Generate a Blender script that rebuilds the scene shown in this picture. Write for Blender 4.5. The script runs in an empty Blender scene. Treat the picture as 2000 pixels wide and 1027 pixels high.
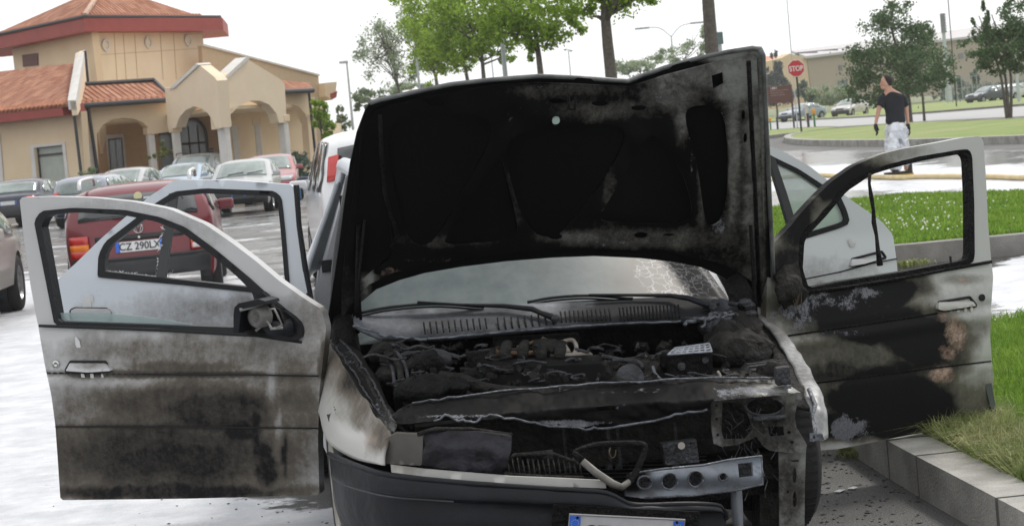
import bpy, bmesh, math, random
import numpy as np
from mathutils import Vector, Matrix, geometry
from mathutils import noise as mnoise
S = bpy.context.scene
# ------------------------------------------------------------------ camera
F = 4200.0                      # focal length in photo pixels (photo 2000 x 1027)
PITCH, ROLL = math.radians(3.54), math.radians(5.3)
EYE = Vector((0, 0, 1.5))
_H = Vector((1, 0, 0)); _U = Vector((0, math.sin(PITCH), math.cos(PITCH))); _Fw = Vector((0, math.cos(PITCH), -math.sin(PITCH)))
CX = _H*math.cos(ROLL) - _U*math.sin(ROLL)
CY = _H*math.sin(ROLL) + _U*math.cos(ROLL)
cam = bpy.data.cameras.new("camera"); camo = bpy.data.objects.new("camera", cam); S.collection.objects.link(camo)
M = Matrix((CX, CY, -_Fw)).transposed().to_4x4(); M.translation = EYE
camo.matrix_world = M
cam.sensor_width = 36; cam.lens = F*36/2000; cam.clip_end = 5000; cam.clip_start = .1
cam.dof.use_dof = True; cam.dof.focus_distance = 7.4; cam.dof.aperture_fstop = 14
S.camera = camo
# ------------------------------------------------------------------ world, sun, exposure
SUN_AZ, SUN_EL = math.radians(35), math.radians(52)   # azimuth clockwise from +Y (ahead), ahead-right of the camera
w = bpy.data.worlds.new("World"); S.world = w; w.use_nodes = True
nt = w.node_tree; bg = nt.nodes["Background"]
sky = nt.nodes.new("ShaderNodeTexSky"); sky.sky_type = 'NISHITA'; sky.sun_disc = False
sky.sun_elevation = SUN_EL; sky.sun_rotation = SUN_AZ; sky.dust_density = 4; sky.air_density = 1.2
hsv = nt.nodes.new("ShaderNodeHueSaturation"); hsv.inputs['Saturation'].default_value = .12
mxw = nt.nodes.new("ShaderNodeMix"); mxw.data_type = 'RGBA'; mxw.inputs['Factor'].default_value = .8
mxw.inputs['B'].default_value = (9.9, 10.0, 10.15, 1)          # bright, even cloud deck
nt.links.new(sky.outputs[0], hsv.inputs['Color']); nt.links.new(hsv.outputs[0], mxw.inputs['A'])
nt.links.new(mxw.outputs['Result'], bg.inputs[0]); bg.inputs[1].default_value = .13
sl = bpy.data.lights.new("sun", 'SUN'); sl.energy = 2.0; sl.angle = math.radians(9); sl.color = (1, .95, .87)
so = bpy.data.objects.new("sun", sl); S.collection.objects.link(so)
sd = Vector((math.sin(SUN_AZ)*math.cos(SUN_EL), math.cos(SUN_AZ)*math.cos(SUN_EL), math.sin(SUN_EL)))
so.rotation_euler = sd.to_track_quat('Z', 'Y').to_euler()
vs = S.view_settings; vs.view_transform = 'Standard'; vs.look = 'None'; vs.exposure = 0.0; vs.gamma = 1
S.cycles.max_bounces = 8; S.cycles.volume_bounces = 4; S.cycles.transparent_max_bounces = 12; S.cycles.caustics_reflective = False; S.cycles.caustics_refractive = False
# ------------------------------------------------------------------ pixel <-> world
def ray(x, y):
    return (CX*((x-1000)/F) + CY*((513.5-y)/F) + _Fw).normalized()
def hit(x, y, p0, n):
    d = ray(x, y); t = (Vector(p0)-EYE).dot(n)/d.dot(n); return EYE + d*t
def G(x, y, z=0.0): return hit(x, y, (0, 0, z), Vector((0, 0, 1)))
def Y(x, y, D): return hit(x, y, (0, D, 0), Vector((0, 1, 0)))
def proj(p):
    v = Vector(p)-EYE; z = v.dot(_Fw); return 1000+F*v.dot(CX)/z, 513.5-F*v.dot(CY)/z
def HZ(x): return proj((0, 0, 1.5+0))[1] if False else 193+(1640-x)*.0928
R = random.Random(7)
# ------------------------------------------------------------------ materials
MATS = {}
def N(nt, t, **kw):
    n = nt.nodes.new(t)
    for k, v in kw.items():
        if k in n.inputs: n.inputs[k].default_value = v
        else: setattr(n, k, v)
    return n
def mat(name, col, rough=.6, metal=0, var=.12, scale=6, bump=0, bscale=40, spec=.5, coat=0, alpha=1, trans=0, emit=None, col2=None):
    if name in MATS: return MATS[name]
    m = bpy.data.materials.new(name); m.use_nodes = True; nt = m.node_tree; b = nt.nodes['Principled BSDF']
    b.inputs['Roughness'].default_value = rough; b.inputs['Metallic'].default_value = metal
    b.inputs['Specular IOR Level'].default_value = spec; b.inputs['Coat Weight'].default_value = coat
    b.inputs['Coat Roughness'].default_value = .08
    b.inputs['Alpha'].default_value = alpha; b.inputs['Transmission Weight'].default_value = trans
    g = nt.nodes.new('ShaderNodeNewGeometry'); nz = N(nt, 'ShaderNodeTexNoise', Scale=scale, Detail=6, Roughness=.6)
    nt.links.new(g.outputs['Position'], nz.inputs['Vector'])
    cr = nt.nodes.new('ShaderNodeValToRGB'); e = cr.color_ramp.elements
    c2 = col2 or tuple(min(1, c*(1+var)) for c in col); c1 = tuple(c*(1-var) for c in col) if not col2 else col
    e[0].position = .3; e[1].position = .7; e[0].color = (*c1, 1); e[1].color = (*c2, 1)
    nt.links.new(nz.outputs[0], cr.inputs[0]); nt.links.new(cr.outputs[0], b.inputs['Base Color'])
    if bump:
        n2 = N(nt, 'ShaderNodeTexNoise', Scale=bscale, Detail=5); nt.links.new(g.outputs['Position'], n2.inputs['Vector'])
        bp = N(nt, 'ShaderNodeBump', Strength=bump, Distance=.02); nt.links.new(n2.outputs[0], bp.inputs['Height'])
        nt.links.new(bp.outputs[0], b.inputs['Normal'])
    if emit: b.inputs['Emission Color'].default_value = (*emit[:3], 1); b.inputs['Emission Strength'].default_value = emit[3]
    MATS[name] = m; return m
def lk(nt, a, b): nt.links.new(a, b)
def ramp(nt, fac, stops):
    cr = nt.nodes.new('ShaderNodeValToRGB'); e = cr.color_ramp.elements
    while len(e) < len(stops): e.new(.5)
    for k, (p, c) in enumerate(stops):
        e[k].position = p; e[k].color = (c, c, c, 1) if isinstance(c, (int, float)) else (*c, 1)
    lk(nt, fac, cr.inputs[0]); return cr.outputs[0]
def mixc(nt, fac, a, b):
    m = nt.nodes.new('ShaderNodeMix'); m.data_type = 'RGBA'
    for s, v in (('A', a), ('B', b)):
        if isinstance(v, tuple): m.inputs[s].default_value = (*v, 1)
        else: lk(nt, v, m.inputs[s])
    if isinstance(fac, (int, float)): m.inputs['Factor'].default_value = fac
    else: lk(nt, fac, m.inputs['Factor'])
    return m.outputs['Result']
def math_(nt, op, a, b=0.0, clamp=False):
    m = nt.nodes.new('ShaderNodeMath'); m.operation = op; m.use_clamp = clamp
    for i, v in enumerate((a, b)):
        if isinstance(v, (int, float)): m.inputs[i].default_value = v
        else: lk(nt, v, m.inputs[i])
    return m.outputs[0]
def noise(nt, vec, scale, detail=6, rough=.6, dist=0):
    n = N(nt, 'ShaderNodeTexNoise', Scale=scale, Detail=detail, Roughness=rough, Distortion=dist); lk(nt, vec, n.inputs['Vector']); return n.outputs[0]
def stretch(nt, vec, sc):
    n = nt.nodes.new('ShaderNodeMapping'); n.inputs['Scale'].default_value = sc; lk(nt, vec, n.inputs['Vector']); return n.outputs[0]

# ------------------------------------------------------------------ object helpers
WM = {}
def tag(o, label, cat, group=None, kind=None):
    o['label'] = label; o['category'] = cat
    if group: o['group'] = group
    if kind: o['kind'] = kind
    return o
def thing(name, label, cat, loc=(0, 0, 0), rz=0, group=None):
    o = bpy.data.objects.new(name, None); S.collection.objects.link(o); o.empty_display_size = .1
    o.location = loc; o.rotation_euler = (0, 0, rz); WM[o.name] = Matrix.Translation(Vector(loc)) @ Matrix.Rotation(rz, 4, 'Z')
    return tag(o, label, cat, group)
def mk(name, verts, faces, m, parent=None, smooth=False, local=False, mi=None, attrs=None, label=None):
    """verts in world space unless local"""
    me = bpy.data.meshes.new(name)
    P = WM.get(parent.name, Matrix()) if parent else Matrix()
    if parent and not local:
        I = P.inverted(); verts = [I @ Vector(v) for v in verts]
    me.from_pydata([tuple(v) for v in verts], [], faces)
    ms = m if isinstance(m, (list, tuple)) else [m]
    for x in ms: me.materials.append(x)
    if mi is not None: me.polygons.foreach_set('material_index', mi)
    if smooth: me.polygons.foreach_set('use_smooth', [True]*len(me.polygons))
    for k, v in (attrs or {}).items():
        a = me.attributes.new(k, 'FLOAT', 'POINT'); a.data.foreach_set('value', v)
    me.update()
    o = bpy.data.objects.new(name, me); S.collection.objects.link(o)
    if parent: o.parent = parent; WM[o.name] = P.copy()
    if label: o['label'] = label
    return o
def struct(o): o['kind'] = 'structure'; return o
def mkn(name, V, Fc, m, parent=None, mi=None, smooth=False):
    """numpy fast mesh: V (n,3), Fc (k,m)"""
    me = bpy.data.meshes.new(name); k = Fc.shape[1]
    me.vertices.add(len(V)); me.vertices.foreach_set('co', V.astype(np.float32).ravel())
    me.loops.add(Fc.size); me.loops.foreach_set('vertex_index', Fc.astype(np.int32).ravel())
    me.polygons.add(len(Fc)); me.polygons.foreach_set('loop_start', np.arange(len(Fc))*k)
    for x in (m if isinstance(m, (list, tuple)) else [m]): me.materials.append(x)
    if mi is not None: me.polygons.foreach_set('material_index', mi.astype(np.int32))
    if smooth: me.polygons.foreach_set('use_smooth', np.ones(len(Fc), bool))
    me.update(calc_edges=True)
    o = bpy.data.objects.new(name, me); S.collection.objects.link(o)
    if parent: o.parent = parent
    return o
class MB:
    def __init__(s, T=None): s.v = []; s.f = []; s.T = T or Matrix(); s.mk_ = []
    def add(s, vs, fs):
        n = len(s.v); s.mk_.append((n, len(s.f))); s.v += [s.T @ Vector(v) for v in vs]; s.f += [[n+i for i in f] for f in fs]
    def box(s, c, d, rot=None):
        x, y, z = (k/2 for k in d); R_ = rot or Matrix.Identity(3)
        vs = [Vector(c)+R_ @ Vector((a*x, b*y, e*z)) for a in (-1, 1) for b in (-1, 1) for e in (-1, 1)]
        s.add(vs, [(0, 1, 3, 2), (4, 6, 7, 5), (0, 4, 5, 1), (2, 3, 7, 6), (0, 2, 6, 4), (1, 5, 7, 3)])
    def tube(s, pts, r, n=8, cap=True):
        pts = [Vector(p) for p in pts]; rs = r if isinstance(r, (list, tuple)) else [r]*len(pts)
        vs = []; up = None
        for i, p in enumerate(pts):
            t = (pts[min(i+1, len(pts)-1)]-pts[max(i-1, 0)]).normalized()
            a = t.cross(Vector((0, 0, 1)) if abs(t.z) < .95 else Vector((1, 0, 0))).normalized()
            if up is not None and a.dot(up) < 0: a = -a
            up = a; b = t.cross(a)
            vs += [p+(a*math.cos(k*2*math.pi/n)+b*math.sin(k*2*math.pi/n))*rs[i] for k in range(n)]
        fs = [[i*n+k, i*n+(k+1) % n, (i+1)*n+(k+1) % n, (i+1)*n+k] for i in range(len(pts)-1) for k in range(n)]
        if cap: fs += [list(range(n))[::-1], [(len(pts)-1)*n+k for k in range(n)]]
        s.add(vs, fs)
    def cyl(s, a, b, r, r2=None, n=16): s.tube([a, b], [r, r if r2 is None else r2], n)
    def sphere(s, c, r, n=10, sc=(1, 1, 1)):
        c = Vector(c); vs = []; fs = []
        for i in range(n+1):
            th = math.pi*i/n
            for k in range(2*n):
                ph = math.pi*k/n; vs.append(c+Vector((r*sc[0]*math.sin(th)*math.cos(ph), r*sc[1]*math.sin(th)*math.sin(ph), r*sc[2]*math.cos(th))))
        for i in range(n):
            for k in range(2*n): fs.append([i*2*n+k, (i+1)*2*n+k, (i+1)*2*n+(k+1) % (2*n), i*2*n+(k+1) % (2*n)])
        s.add(vs, fs)
    def prism(s, pts, vec):
        """planar polygon pts (3d) extruded by vec"""
        n = len(pts); v = Vector(vec); ps = [Vector(p) for p in pts]
        s.add(ps+[p+v for p in ps], [list(range(n)), [n+i for i in range(n)][::-1]]+[[i, n+i, n+(i+1) % n, (i+1) % n] for i in range(n)])
    def lathe(s, prof, c, axis, n=24):
        """prof: (r, h) list along axis from c"""
        ax = Vector(axis).normalized(); a = ax.cross(Vector((0, 0, 1)) if abs(ax.z) < .9 else Vector((1, 0, 0))).normalized(); b = ax.cross(a)
        c = Vector(c); vs = []
        for r, h in prof: vs += [c+ax*h+(a*math.cos(k*2*math.pi/n)+b*math.sin(k*2*math.pi/n))*r for k in range(n)]
        s.add(vs, [[i*n+k, i*n+(k+1) % n, (i+1)*n+(k+1) % n, (i+1)*n+k] for i in range(len(prof)-1) for k in range(n)])
    def build(s, name, m, parent=None, smooth=False, local=False, bevel=0, label=None, attrs=None):
        o = mk(name, s.v, s.f, m, parent, smooth, local, label=label, attrs=attrs)
        if bevel:
            b = o.modifiers.new('b', 'BEVEL'); b.width = bevel; b.segments = 2; b.limit_method = 'ANGLE'
        return o
def build_each(mb, *a, **k):
    out = []; mk_ = mb.mk_+[(len(mb.v), len(mb.f))]
    for (n0, f0), (n1, f1) in zip(mk_[:-1], mk_[1:]):
        q = MB(); q.v = mb.v[n0:n1]; q.f = [[i-n0 for i in f] for f in mb.f[f0:f1]]; out.append(q.build(*a, **k))
    return out
def rough(pts, amp=.004, sub=6):
    P = catm([tuple(p) for p in pts], sub); return [Vector(p)+Vector([mnoise.noise(Vector(p)*38+Vector((k*11, 0, 0)))*amp+mnoise.noise(Vector(p)*120+Vector((k*11, 5, 0)))*amp*.5 for k in range(3)]) for p in P]
def inpoly(x, y, P):
    c = False; j = len(P)-1
    for i in range(len(P)):
        xi, yi = P[i]; xj, yj = P[j]
        if (yi > y) != (yj > y) and x < (xj-xi)*(y-yi)/(yj-yi)+xi: c = not c
        j = i
    return c
def dens(P, step, close=True):
    out = []
    n = len(P)
    for i in range(n if close else n-1):
        a = P[i]; b = P[(i+1) % n]; L = math.dist(a, b); k = max(1, int(round(L/step)))
        for j in range(k): out.append(tuple(a[q]+(b[q]-a[q])*j/k for q in range(len(a))))
    if not close: out.append(tuple(P[-1]))
    return out
def chaikin(P, it=1, close=True):
    for _ in range(it):
        Q = []; n = len(P)
        rng = range(n) if close else range(n-1)
        if not close: Q.append(P[0])
        for i in rng:
            a, b = P[i], P[(i+1) % n]
            Q.append(tuple(a[k]*.75+b[k]*.25 for k in range(len(a)))); Q.append(tuple(a[k]*.25+b[k]*.75 for k in range(len(a))))
        if not close: Q.append(P[-1])
        P = Q
    return P
def tri2d(outer, holes=(), step=None):
    """constrained triangulation with interior points. returns pts2d, tris, boundary loops (lists of indices)"""
    loops = [list(outer)]+[list(h) for h in holes]
    if step: loops = [dens(l, step) for l in loops]
    vs = []; es = []; ids = []
    for l in loops:
        b = len(vs); vs += [Vector(p[:2]) for p in l]; es += [(b+i, b+(i+1) % len(l)) for i in range(len(l))]; ids.append(list(range(b, len(vs))))
    if step:
        xs = [p[0] for p in loops[0]]; ys = [p[1] for p in loops[0]]
        L = [np.array(l) for l in loops]
        A = np.concatenate(L)
        x = min(xs)+step*.5; r = 0
        while x < max(xs):
            y = min(ys)+step*(.5 if r % 2 else .1)
            while y < max(ys):
                if inpoly(x, y, loops[0]) and not any(inpoly(x, y, h) for h in loops[1:]):
                    if np.min((A[:, 0]-x)**2+(A[:, 1]-y)**2) > (step*.45)**2: vs.append(Vector((x, y)))
                y += step
            x += step; r += 1
    nb = len(vs)
    out = geometry.delaunay_2d_cdt(vs, es, [], 0, 1e-6)
    pv, _, pf, ov = out[0], out[1], out[2], out[3]
    tr = []
    for t in pf:
        cx = sum(pv[i][0] for i in t)/3; cy = sum(pv[i][1] for i in t)/3
        if inpoly(cx, cy, loops[0]) and not any(inpoly(cx, cy, h) for h in loops[1:]): tr.append(list(t))
    return [tuple(p) for p in pv], tr
def panel(name, outer, holes, f3, thick, m, parent=None, step=None, attrs=None, smooth=True, label=None, back=None):
    """outer / holes in 2-D (pixels or plan); f3(x,y)->Vector; thick: Vector offset of the back face"""
    pv, tr = tri2d(outer, holes, step)
    fr = [f3(*p) for p in pv]; n = len(fr)
    V = list(fr); Fc = [list(t) for t in tr]
    from collections import Counter
    ec = {}
    for t in tr:
        for k in range(3):
            a, b = t[k], t[(k+1) % 3]; ec.setdefault((min(a, b), max(a, b)), []).append((a, b))
    if thick is not None:
        th = thick if callable(thick) else (lambda p, t=Vector(thick): t)
        V += [p+th(p) for p in fr]
        Fc += [[n+i for i in t[::-1]] for t in tr]
        for k, l in ec.items():
            if len(l) == 1:
                a, b = l[0]; 
                nn = len(V); V += [V[a], V[b], V[n+b], V[n+a]]; Fc.append([nn+1, nn, nn+3, nn+2])
    P2 = list(pv)+(list(pv) if thick is not None else [])
    at = None
    if attrs:
        base = [attrs(*p) for p in pv]
        at = {}
        for k in base[0]:
            col = [b[k] for b in base]
            full = col+(col if thick is not None else [])
            idx = {tuple(round(c, 6) for c in V[i]): full[i] for i in range(len(full))}
            for i in range(len(full), len(V)): full.append(idx.get(tuple(round(c, 6) for c in V[i]), 0))
            at[k] = full
    # orient front towards camera
    if tr:
        a, b, c = (V[i] for i in Fc[0]); 
        if (b-a).cross(c-a).dot(EYE-a) < 0: Fc = [q[::-1] for q in Fc]
    return mk(name, V, Fc, m, parent, smooth, attrs=at, label=label)
def catm(pts, sub):
    """catmull-rom through list of tuples"""
    if len(pts) < 3 or sub < 2:
        return dens([tuple(p) for p in pts], 1e9, False) if sub < 2 else [tuple(np.array(pts[i])+(np.array(pts[i+1])-np.array(pts[i]))*k/sub) for i in range(len(pts)-1) for k in range(sub)]+[tuple(pts[-1])]
    P = [np.array(p, float) for p in pts]; P = [2*P[0]-P[1]]+P+[2*P[-1]-P[-2]]; out = []
    for i in range(1, len(P)-2):
        for k in range(sub):
            t = k/sub
            out.append(tuple(.5*((2*P[i])+(-P[i-1]+P[i+1])*t+(2*P[i-1]-5*P[i]+4*P[i+1]-P[i+2])*t*t+(-P[i-1]+3*P[i]-3*P[i+1]+P[i+2])*t**3)))
    out.append(tuple(P[-2])); return out
def grid_surf(name, rows, f3, m, parent=None, su=4, sv=4, thick=None, attrs=None, smooth=True, label=None, jit=0):
    """rows: lists of (px,py,u) with equal counts"""
    rr = [catm(r, su) for r in rows]; nc = len(rr[0])
    cols = [catm([r[j] for r in rr], sv) for j in range(nc)]; nr = len(cols[0])
    V = []; px = []
    for i in range(nr):
        for j in range(nc):
            p = cols[j][i]; q = f3(*p)
            if jit: q = q+Vector([mnoise.noise(q*17+Vector((k*9, 0, 0)))*jit for k in range(3)])
            V.append(q); px.append(p)
    Fc = [[i*nc+j, (i+1)*nc+j, (i+1)*nc+j+1, i*nc+j+1] for i in range(nr-1) for j in range(nc-1)]
    a, b, c, d = (V[k] for k in Fc[len(Fc)//2])
    if (b-a).cross(c-a).dot(EYE-a) < 0: Fc = [q[::-1] for q in Fc]
    at = None
    if attrs:
        base = [attrs(p[0], p[1]) for p in px]; at = {k: [b[k] for b in base] for k in base[0]}
    o = mk(name, V, Fc, m, parent, smooth, attrs=at, label=label)
    if thick:
        s = o.modifiers.new('s', 'SOLIDIFY'); s.thickness = thick; s.offset = -1
    return o
def text(body, size, mtx, m, parent=None, name='lettering', sx=1, ext=.002, align='CENTER', bold=0):
    c = bpy.data.curves.new(name, 'FONT'); c.body = body; c.size = size; c.align_x = align; c.align_y = 'CENTER'; c.extrude = ext; c.offset = bold
    o = bpy.data.objects.new('tmp', c); S.collection.objects.link(o)
    bpy.context.view_layer.update()
    me = bpy.data.meshes.new_from_object(o.evaluated_get(bpy.context.evaluated_depsgraph_get()))
    bpy.data.objects.remove(o); bpy.data.curves.remove(c)
    T = mtx @ Matrix.Diagonal((sx, 1, 1, 1))
    P = WM.get(parent.name, Matrix()) if parent else Matrix()
    me.transform(P.inverted() @ T); me.materials.clear(); me.materials.append(m)
    q = bpy.data.objects.new(name, me); me.name = name; S.collection.objects.link(q)
    if parent: q.parent = parent; WM[q.name] = P.copy()
    return q
def frame(o, x, y):
    """matrix with origin o, x axis, y axis"""
    x = Vector(x).normalized(); z = x.cross(Vector(y)).normalized(); y = z.cross(x)
    m_ = Matrix((x, y, z)).transposed().to_4x4(); m_.translation = o; return m_
# ================================================================== GROUND
def inv_noise(): pass
def m_ground():
    m = bpy.data.materials.new('asphalt'); m.use_nodes = True; nt = m.node_tree; b = nt.nodes['Principled BSDF']
    g = nt.nodes.new('ShaderNodeNewGeometry'); P = g.outputs['Position']
    at = nt.nodes.new('ShaderNodeAttribute'); at.attribute_name = 'foam'; fo = at.outputs['Fac']
    aw = nt.nodes.new('ShaderNodeAttribute'); aw.attribute_name = 'wet'
    n1 = noise(nt, stretch(nt, P, (.55, 1, 1)), .8, 7, .62, .6); n2 = noise(nt, P, 9, 6, .65); n3 = noise(nt, P, 70, 3); n4 = noise(nt, P, 150, 3, .7)
    s = math_(nt, 'ADD', fo, math_(nt, 'MULTIPLY', math_(nt, 'SUBTRACT', n1, .5), 1.5)); s = math_(nt, 'ADD', s, math_(nt, 'MULTIPLY', math_(nt, 'SUBTRACT', n2, .5), .5))
    fm = ramp(nt, s, [(.47, 0), (.57, 1)])
    base = ramp(nt, n4, [(.36, (.022, .022, .024)), (.52, (.075, .074, .072)), (.68, (.22, .215, .205))])
    big = ramp(nt, noise(nt, P, .35, 5), [(.35, .75), (.65, 1.25)])
    bm = nt.nodes.new('ShaderNodeMix'); bm.data_type = 'RGBA'; bm.blend_type = 'MULTIPLY'; bm.inputs['Factor'].default_value = 1; lk(nt, base, bm.inputs['A']); lk(nt, big, bm.inputs['B'])
    spots = ramp(nt, noise(nt, P, 16, 5, .75), [(.29, (.28, .27, .27)), (.34, (.72, .73, .76))])
    foamc = mixc(nt, ramp(nt, noise(nt, P, 3.0, 6, .7), [(.38, 0), (.68, 1)]), (.46, .48, .52), (.74, .75, .78))
    f2 = nt.nodes.new('ShaderNodeMix'); f2.data_type = 'RGBA'; f2.blend_type = 'DARKEN'; f2.inputs['Factor'].default_value = 1; lk(nt, foamc, f2.inputs['A']); 
    sp2 = ramp(nt, noise(nt, P, 20, 5, .8), [(.345, .25), (.385, 1)]); lk(nt, sp2, f2.inputs['B'])
    wetm = ramp(nt, math_(nt, 'ADD', aw.outputs['Fac'], math_(nt, 'SUBTRACT', n1, .5)), [(.4, 0), (.6, 1)])
    drk = mixc(nt, math_(nt, 'MULTIPLY', wetm, .45), bm.outputs['Result'], (.03, .03, .03))
    lk(nt, mixc(nt, fm, drk, f2.outputs['Result']), b.inputs['Base Color'])
    rw = mixc(nt, wetm, (.75,)*3, (.12,)*3); rf = mixc(nt, fm, rw, (.35,)*3); lk(nt, rf, b.inputs['Roughness'])
    bp = N(nt, 'ShaderNodeBump', Strength=.5, Distance=.006)
    hh = math_(nt, 'ADD', math_(nt, 'MULTIPLY', n4, math_(nt, 'SUBTRACT', 1.0, math_(nt, 'MULTIPLY', wetm, .8))), math_(nt, 'MULTIPLY', fm, 1.2))
    hh = math_(nt, 'ADD', hh, math_(nt, 'MULTIPLY', n3, math_(nt, 'MULTIPLY', fm, 2.0)))
    lk(nt, hh, bp.inputs['Height']); lk(nt, bp.outputs[0], b.inputs['Normal'])
    return m
def pxblob(x, y, L):
    v = 0
    for (x0, x1, y0, y1, s, f) in L:
        dx = max(x0-x, 0, x-x1); dy = max(y0-y, 0, y-y1)
        k = max(0, 1-math.hypot(dx, dy*2)/f); v = max(v, s*k) if s > 0 else v
    return v
FO = [(-400, 640, 650, 1400, 1.0, 50), (-300, 620, 545, 650, .72, 40), (-300, 640, 430, 560, .36, 60), (1440, 2300, 326, 372, .78, 14), (1905, 2300, 500, 606, 1.05, 30), (1500, 1760, 520, 660, .75, 30),
      (1450, 1700, 690, 720, .9, 30), (1625, 1690, 868, 880, .8, 14), (560, 640, 900, 1200, .9, 40), (-300, 300, 400, 432, .45, 20), (1440, 2300, 296, 325, .32, 16)]
WE = [(-400, 700, 400, 760, .55, 60), (1400, 2300, 300, 620, .75, 30), (1380, 1560, 690, 1300, .3, 60), (300, 700, 380, 430, .42, 40), (700, 1500, 500, 1400, .6, 50)]
xs = sorted(set([-400, -200, -120, -80, -60]+[round(-44+i*.9, 3) for i in range(98)]+[60, 80, 120, 200, 400])); ys = sorted(set([-40, -20, -5, 0, 2]+[round(3+i*.33, 3) for i in range(60)]+[round(23+i*1.2, 3) for i in range(60)]+[100, 110, 130, 160]))
V = np.array([(x, y, 0) for y in ys for x in xs], float); nx = len(xs)
Fc = np.array([(j*nx+i, j*nx+i+1, (j+1)*nx+i+1, (j+1)*nx+i) for j in range(len(ys)-1) for i in range(nx-1)])
road = mkn('asphalt_lot', V, Fc, m_ground()); struct(road)
fa = []; wa = []
for v in V:
    if v[1] < 2: fa.append(.5 if v[0] < 0 else .1); wa.append(.4); continue
    x, y = proj(v); fa.append(pxblob(x, y, FO)); wa.append(pxblob(x, y, WE))
for k, d in (('foam', fa), ('wet', wa)):
    a = road.data.attributes.new(k, 'FLOAT', 'POINT'); a.data.foreach_set('value', np.array(d, np.float32))
m_land = mat('land', (.10, .13, .05), .9, scale=.05, col2=(.19, .2, .1))
V = np.array([(-900, 159, -.02), (900, 159, -.02), (900, 920, -.02), (-900, 920, -.02), (-900, -55, -.03), (900, -55, -.03), (900, 159.01, -.03), (-900, 159.01, -.03)], float)
struct(mkn('ground', V, np.array([(0, 1, 2, 3), (4, 5, 6, 7)]), m_land))
# grass
def m_grass(name, a, b, c):
    m = bpy.data.materials.new(name); m.use_nodes = True; nt = m.node_tree; bs = nt.nodes['Principled BSDF']
    g = nt.nodes.new('ShaderNodeNewGeometry'); P = g.outputs['Position']
    c1 = mixc(nt, ramp(nt, noise(nt, P, .9, 5), [(.35, 0), (.65, 1)]), a, b)
    c2 = mixc(nt, ramp(nt, noise(nt, P, .25, 6, .7), [(.45, 0), (.62, 1)]), c1, c)
    lk(nt, c2, bs.inputs['Base Color']); bs.inputs['Roughness'].default_value = .75; bs.inputs['Specular IOR Level'].default_value = .25
    bp = N(nt, 'ShaderNodeBump', Strength=.8, Distance=.03); lk(nt, noise(nt, P, 60, 3), bp.inputs['Height']); lk(nt, bp.outputs[0], bs.inputs['Normal'])
    return m
MG = m_grass('turf', (.14, .22, .03), (.2, .28, .05), (.25, .3, .09))
MGF = m_grass('turf_far', (.17, .24, .05), (.22, .29, .08), (.28, .30, .13))
MKB = mat('kerb_concrete', (.21, .205, .19), .85, scale=3.5, col2=(.44, .43, .40), bump=.4, bscale=90)
MKD = mat('kerb_dark', (.15, .145, .135), .85, scale=4, col2=(.27, .26, .24), bump=.3, bscale=60)
def inset(P, d):
    n = len(P); out = []
    A = sum(P[i][0]*P[(i+1) % n][1]-P[(i+1) % n][0]*P[i][1] for i in range(n)); s = 1 if A > 0 else -1
    for i in range(n):
        a = Vector(P[i-1]); b = Vector(P[i]); c = Vector(P[(i+1) % n]); u = (b-a).normalized(); v = (c-b).normalized()
        nn = Vector((-(u+v).y, (u+v).x)); nn = nn.normalized()*s; k = max(.5, abs(Vector((-u.y, u.x)).dot(nn))); out.append(tuple(b+nn*d/k))
    return out
def island(name, px, h, wk, grassm, kerbm=None, rnd=2, yb=0):
    P = [tuple(G(x, y, h if y < yb else 0).xy) for x, y in px]; P = chaikin(P, rnd)
    I = inset(P, wk)
    pv, tr = tri2d(P, [I]); n = len(P)
    mb = MB()
    mb.add([(p[0], p[1], h) for p in pv], tr)
    mb.add([(x, y, h) for x, y in P]+[(x, y, -.02) for x, y in P], [(i, n+i, n+(i+1) % n, (i+1) % n) for i in range(n)])
    k = mb.build(name+'_kerb', kerbm or MKB); struct(k)
    pv, tr = tri2d(I); g = mk(name+'_grass_bed', [(p[0], p[1], h-.012) for p in pv], tr, grassm); struct(g)
    # make faces point up
    for o in (k, g):
        bm = bmesh.new(); bm.from_mesh(o.data); bmesh.ops.remove_doubles(bm, verts=bm.verts, dist=1e-5); bmesh.ops.recalc_face_normals(bm, faces=bm.faces)
        if sum(f.normal.z for f in bm.faces) < 0: bmesh.ops.reverse_faces(bm, faces=bm.faces)
        bm.to_mesh(o.data); bm.free()
    return P, I
near_px = [(1625, 862), (1686, 903), (1745, 940), (1793, 969), (1873, 1015), (2100, 1150), (2700, 1300), (2900, 560), (2300, 570), (2000, 606), (1940, 618), (1800, 640), (1690, 690), (1630, 780)]
mid_px = [(2500, 452), (2000, 497), (1754, 520), (1600, 532), (1480, 530), (1400, 490), (1400, 440), (1500, 400), (1600, 392), (1684, 388), (1762, 376), (2000, 374), (2500, 335)]
PN, IN = island('near', near_px, .155, .17, MG, rnd=1, yb=700)
PM, IM = island('mid', mid_px, .18, .2, MG, MKD, yb=445)
PF, IF = island('far', [(1524, 284), (1727, 288), (2000, 281), (2500, 246), (2500, 190), (2000, 231), (1880, 234), (1790, 238), (1664, 247), (1540, 268)], .2, .3, MGF, yb=255)
PS, IS = island('sign', [(1350, 288), (1499, 272), (1560, 264), (1661, 250), (1625, 245), (1499, 254), (1350, 268)], .15, .3, MGF, MKD, yb=256)
PB, IB = island('building_front', [(380, 384), (545, 366), (640, 357), (700, 348), (690, 341), (560, 349), (380, 372)], .14, .3, MGF)
PF2, IF2 = island('field', [(1300, 262), (1499, 239), (1700, 230), (1820, 221), (2000, 207), (2400, 169), (2300, 162), (2000, 187), (1820, 203), (1700, 214), (1400, 240), (1300, 252)], .12, .4, MGF, MKD)
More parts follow.
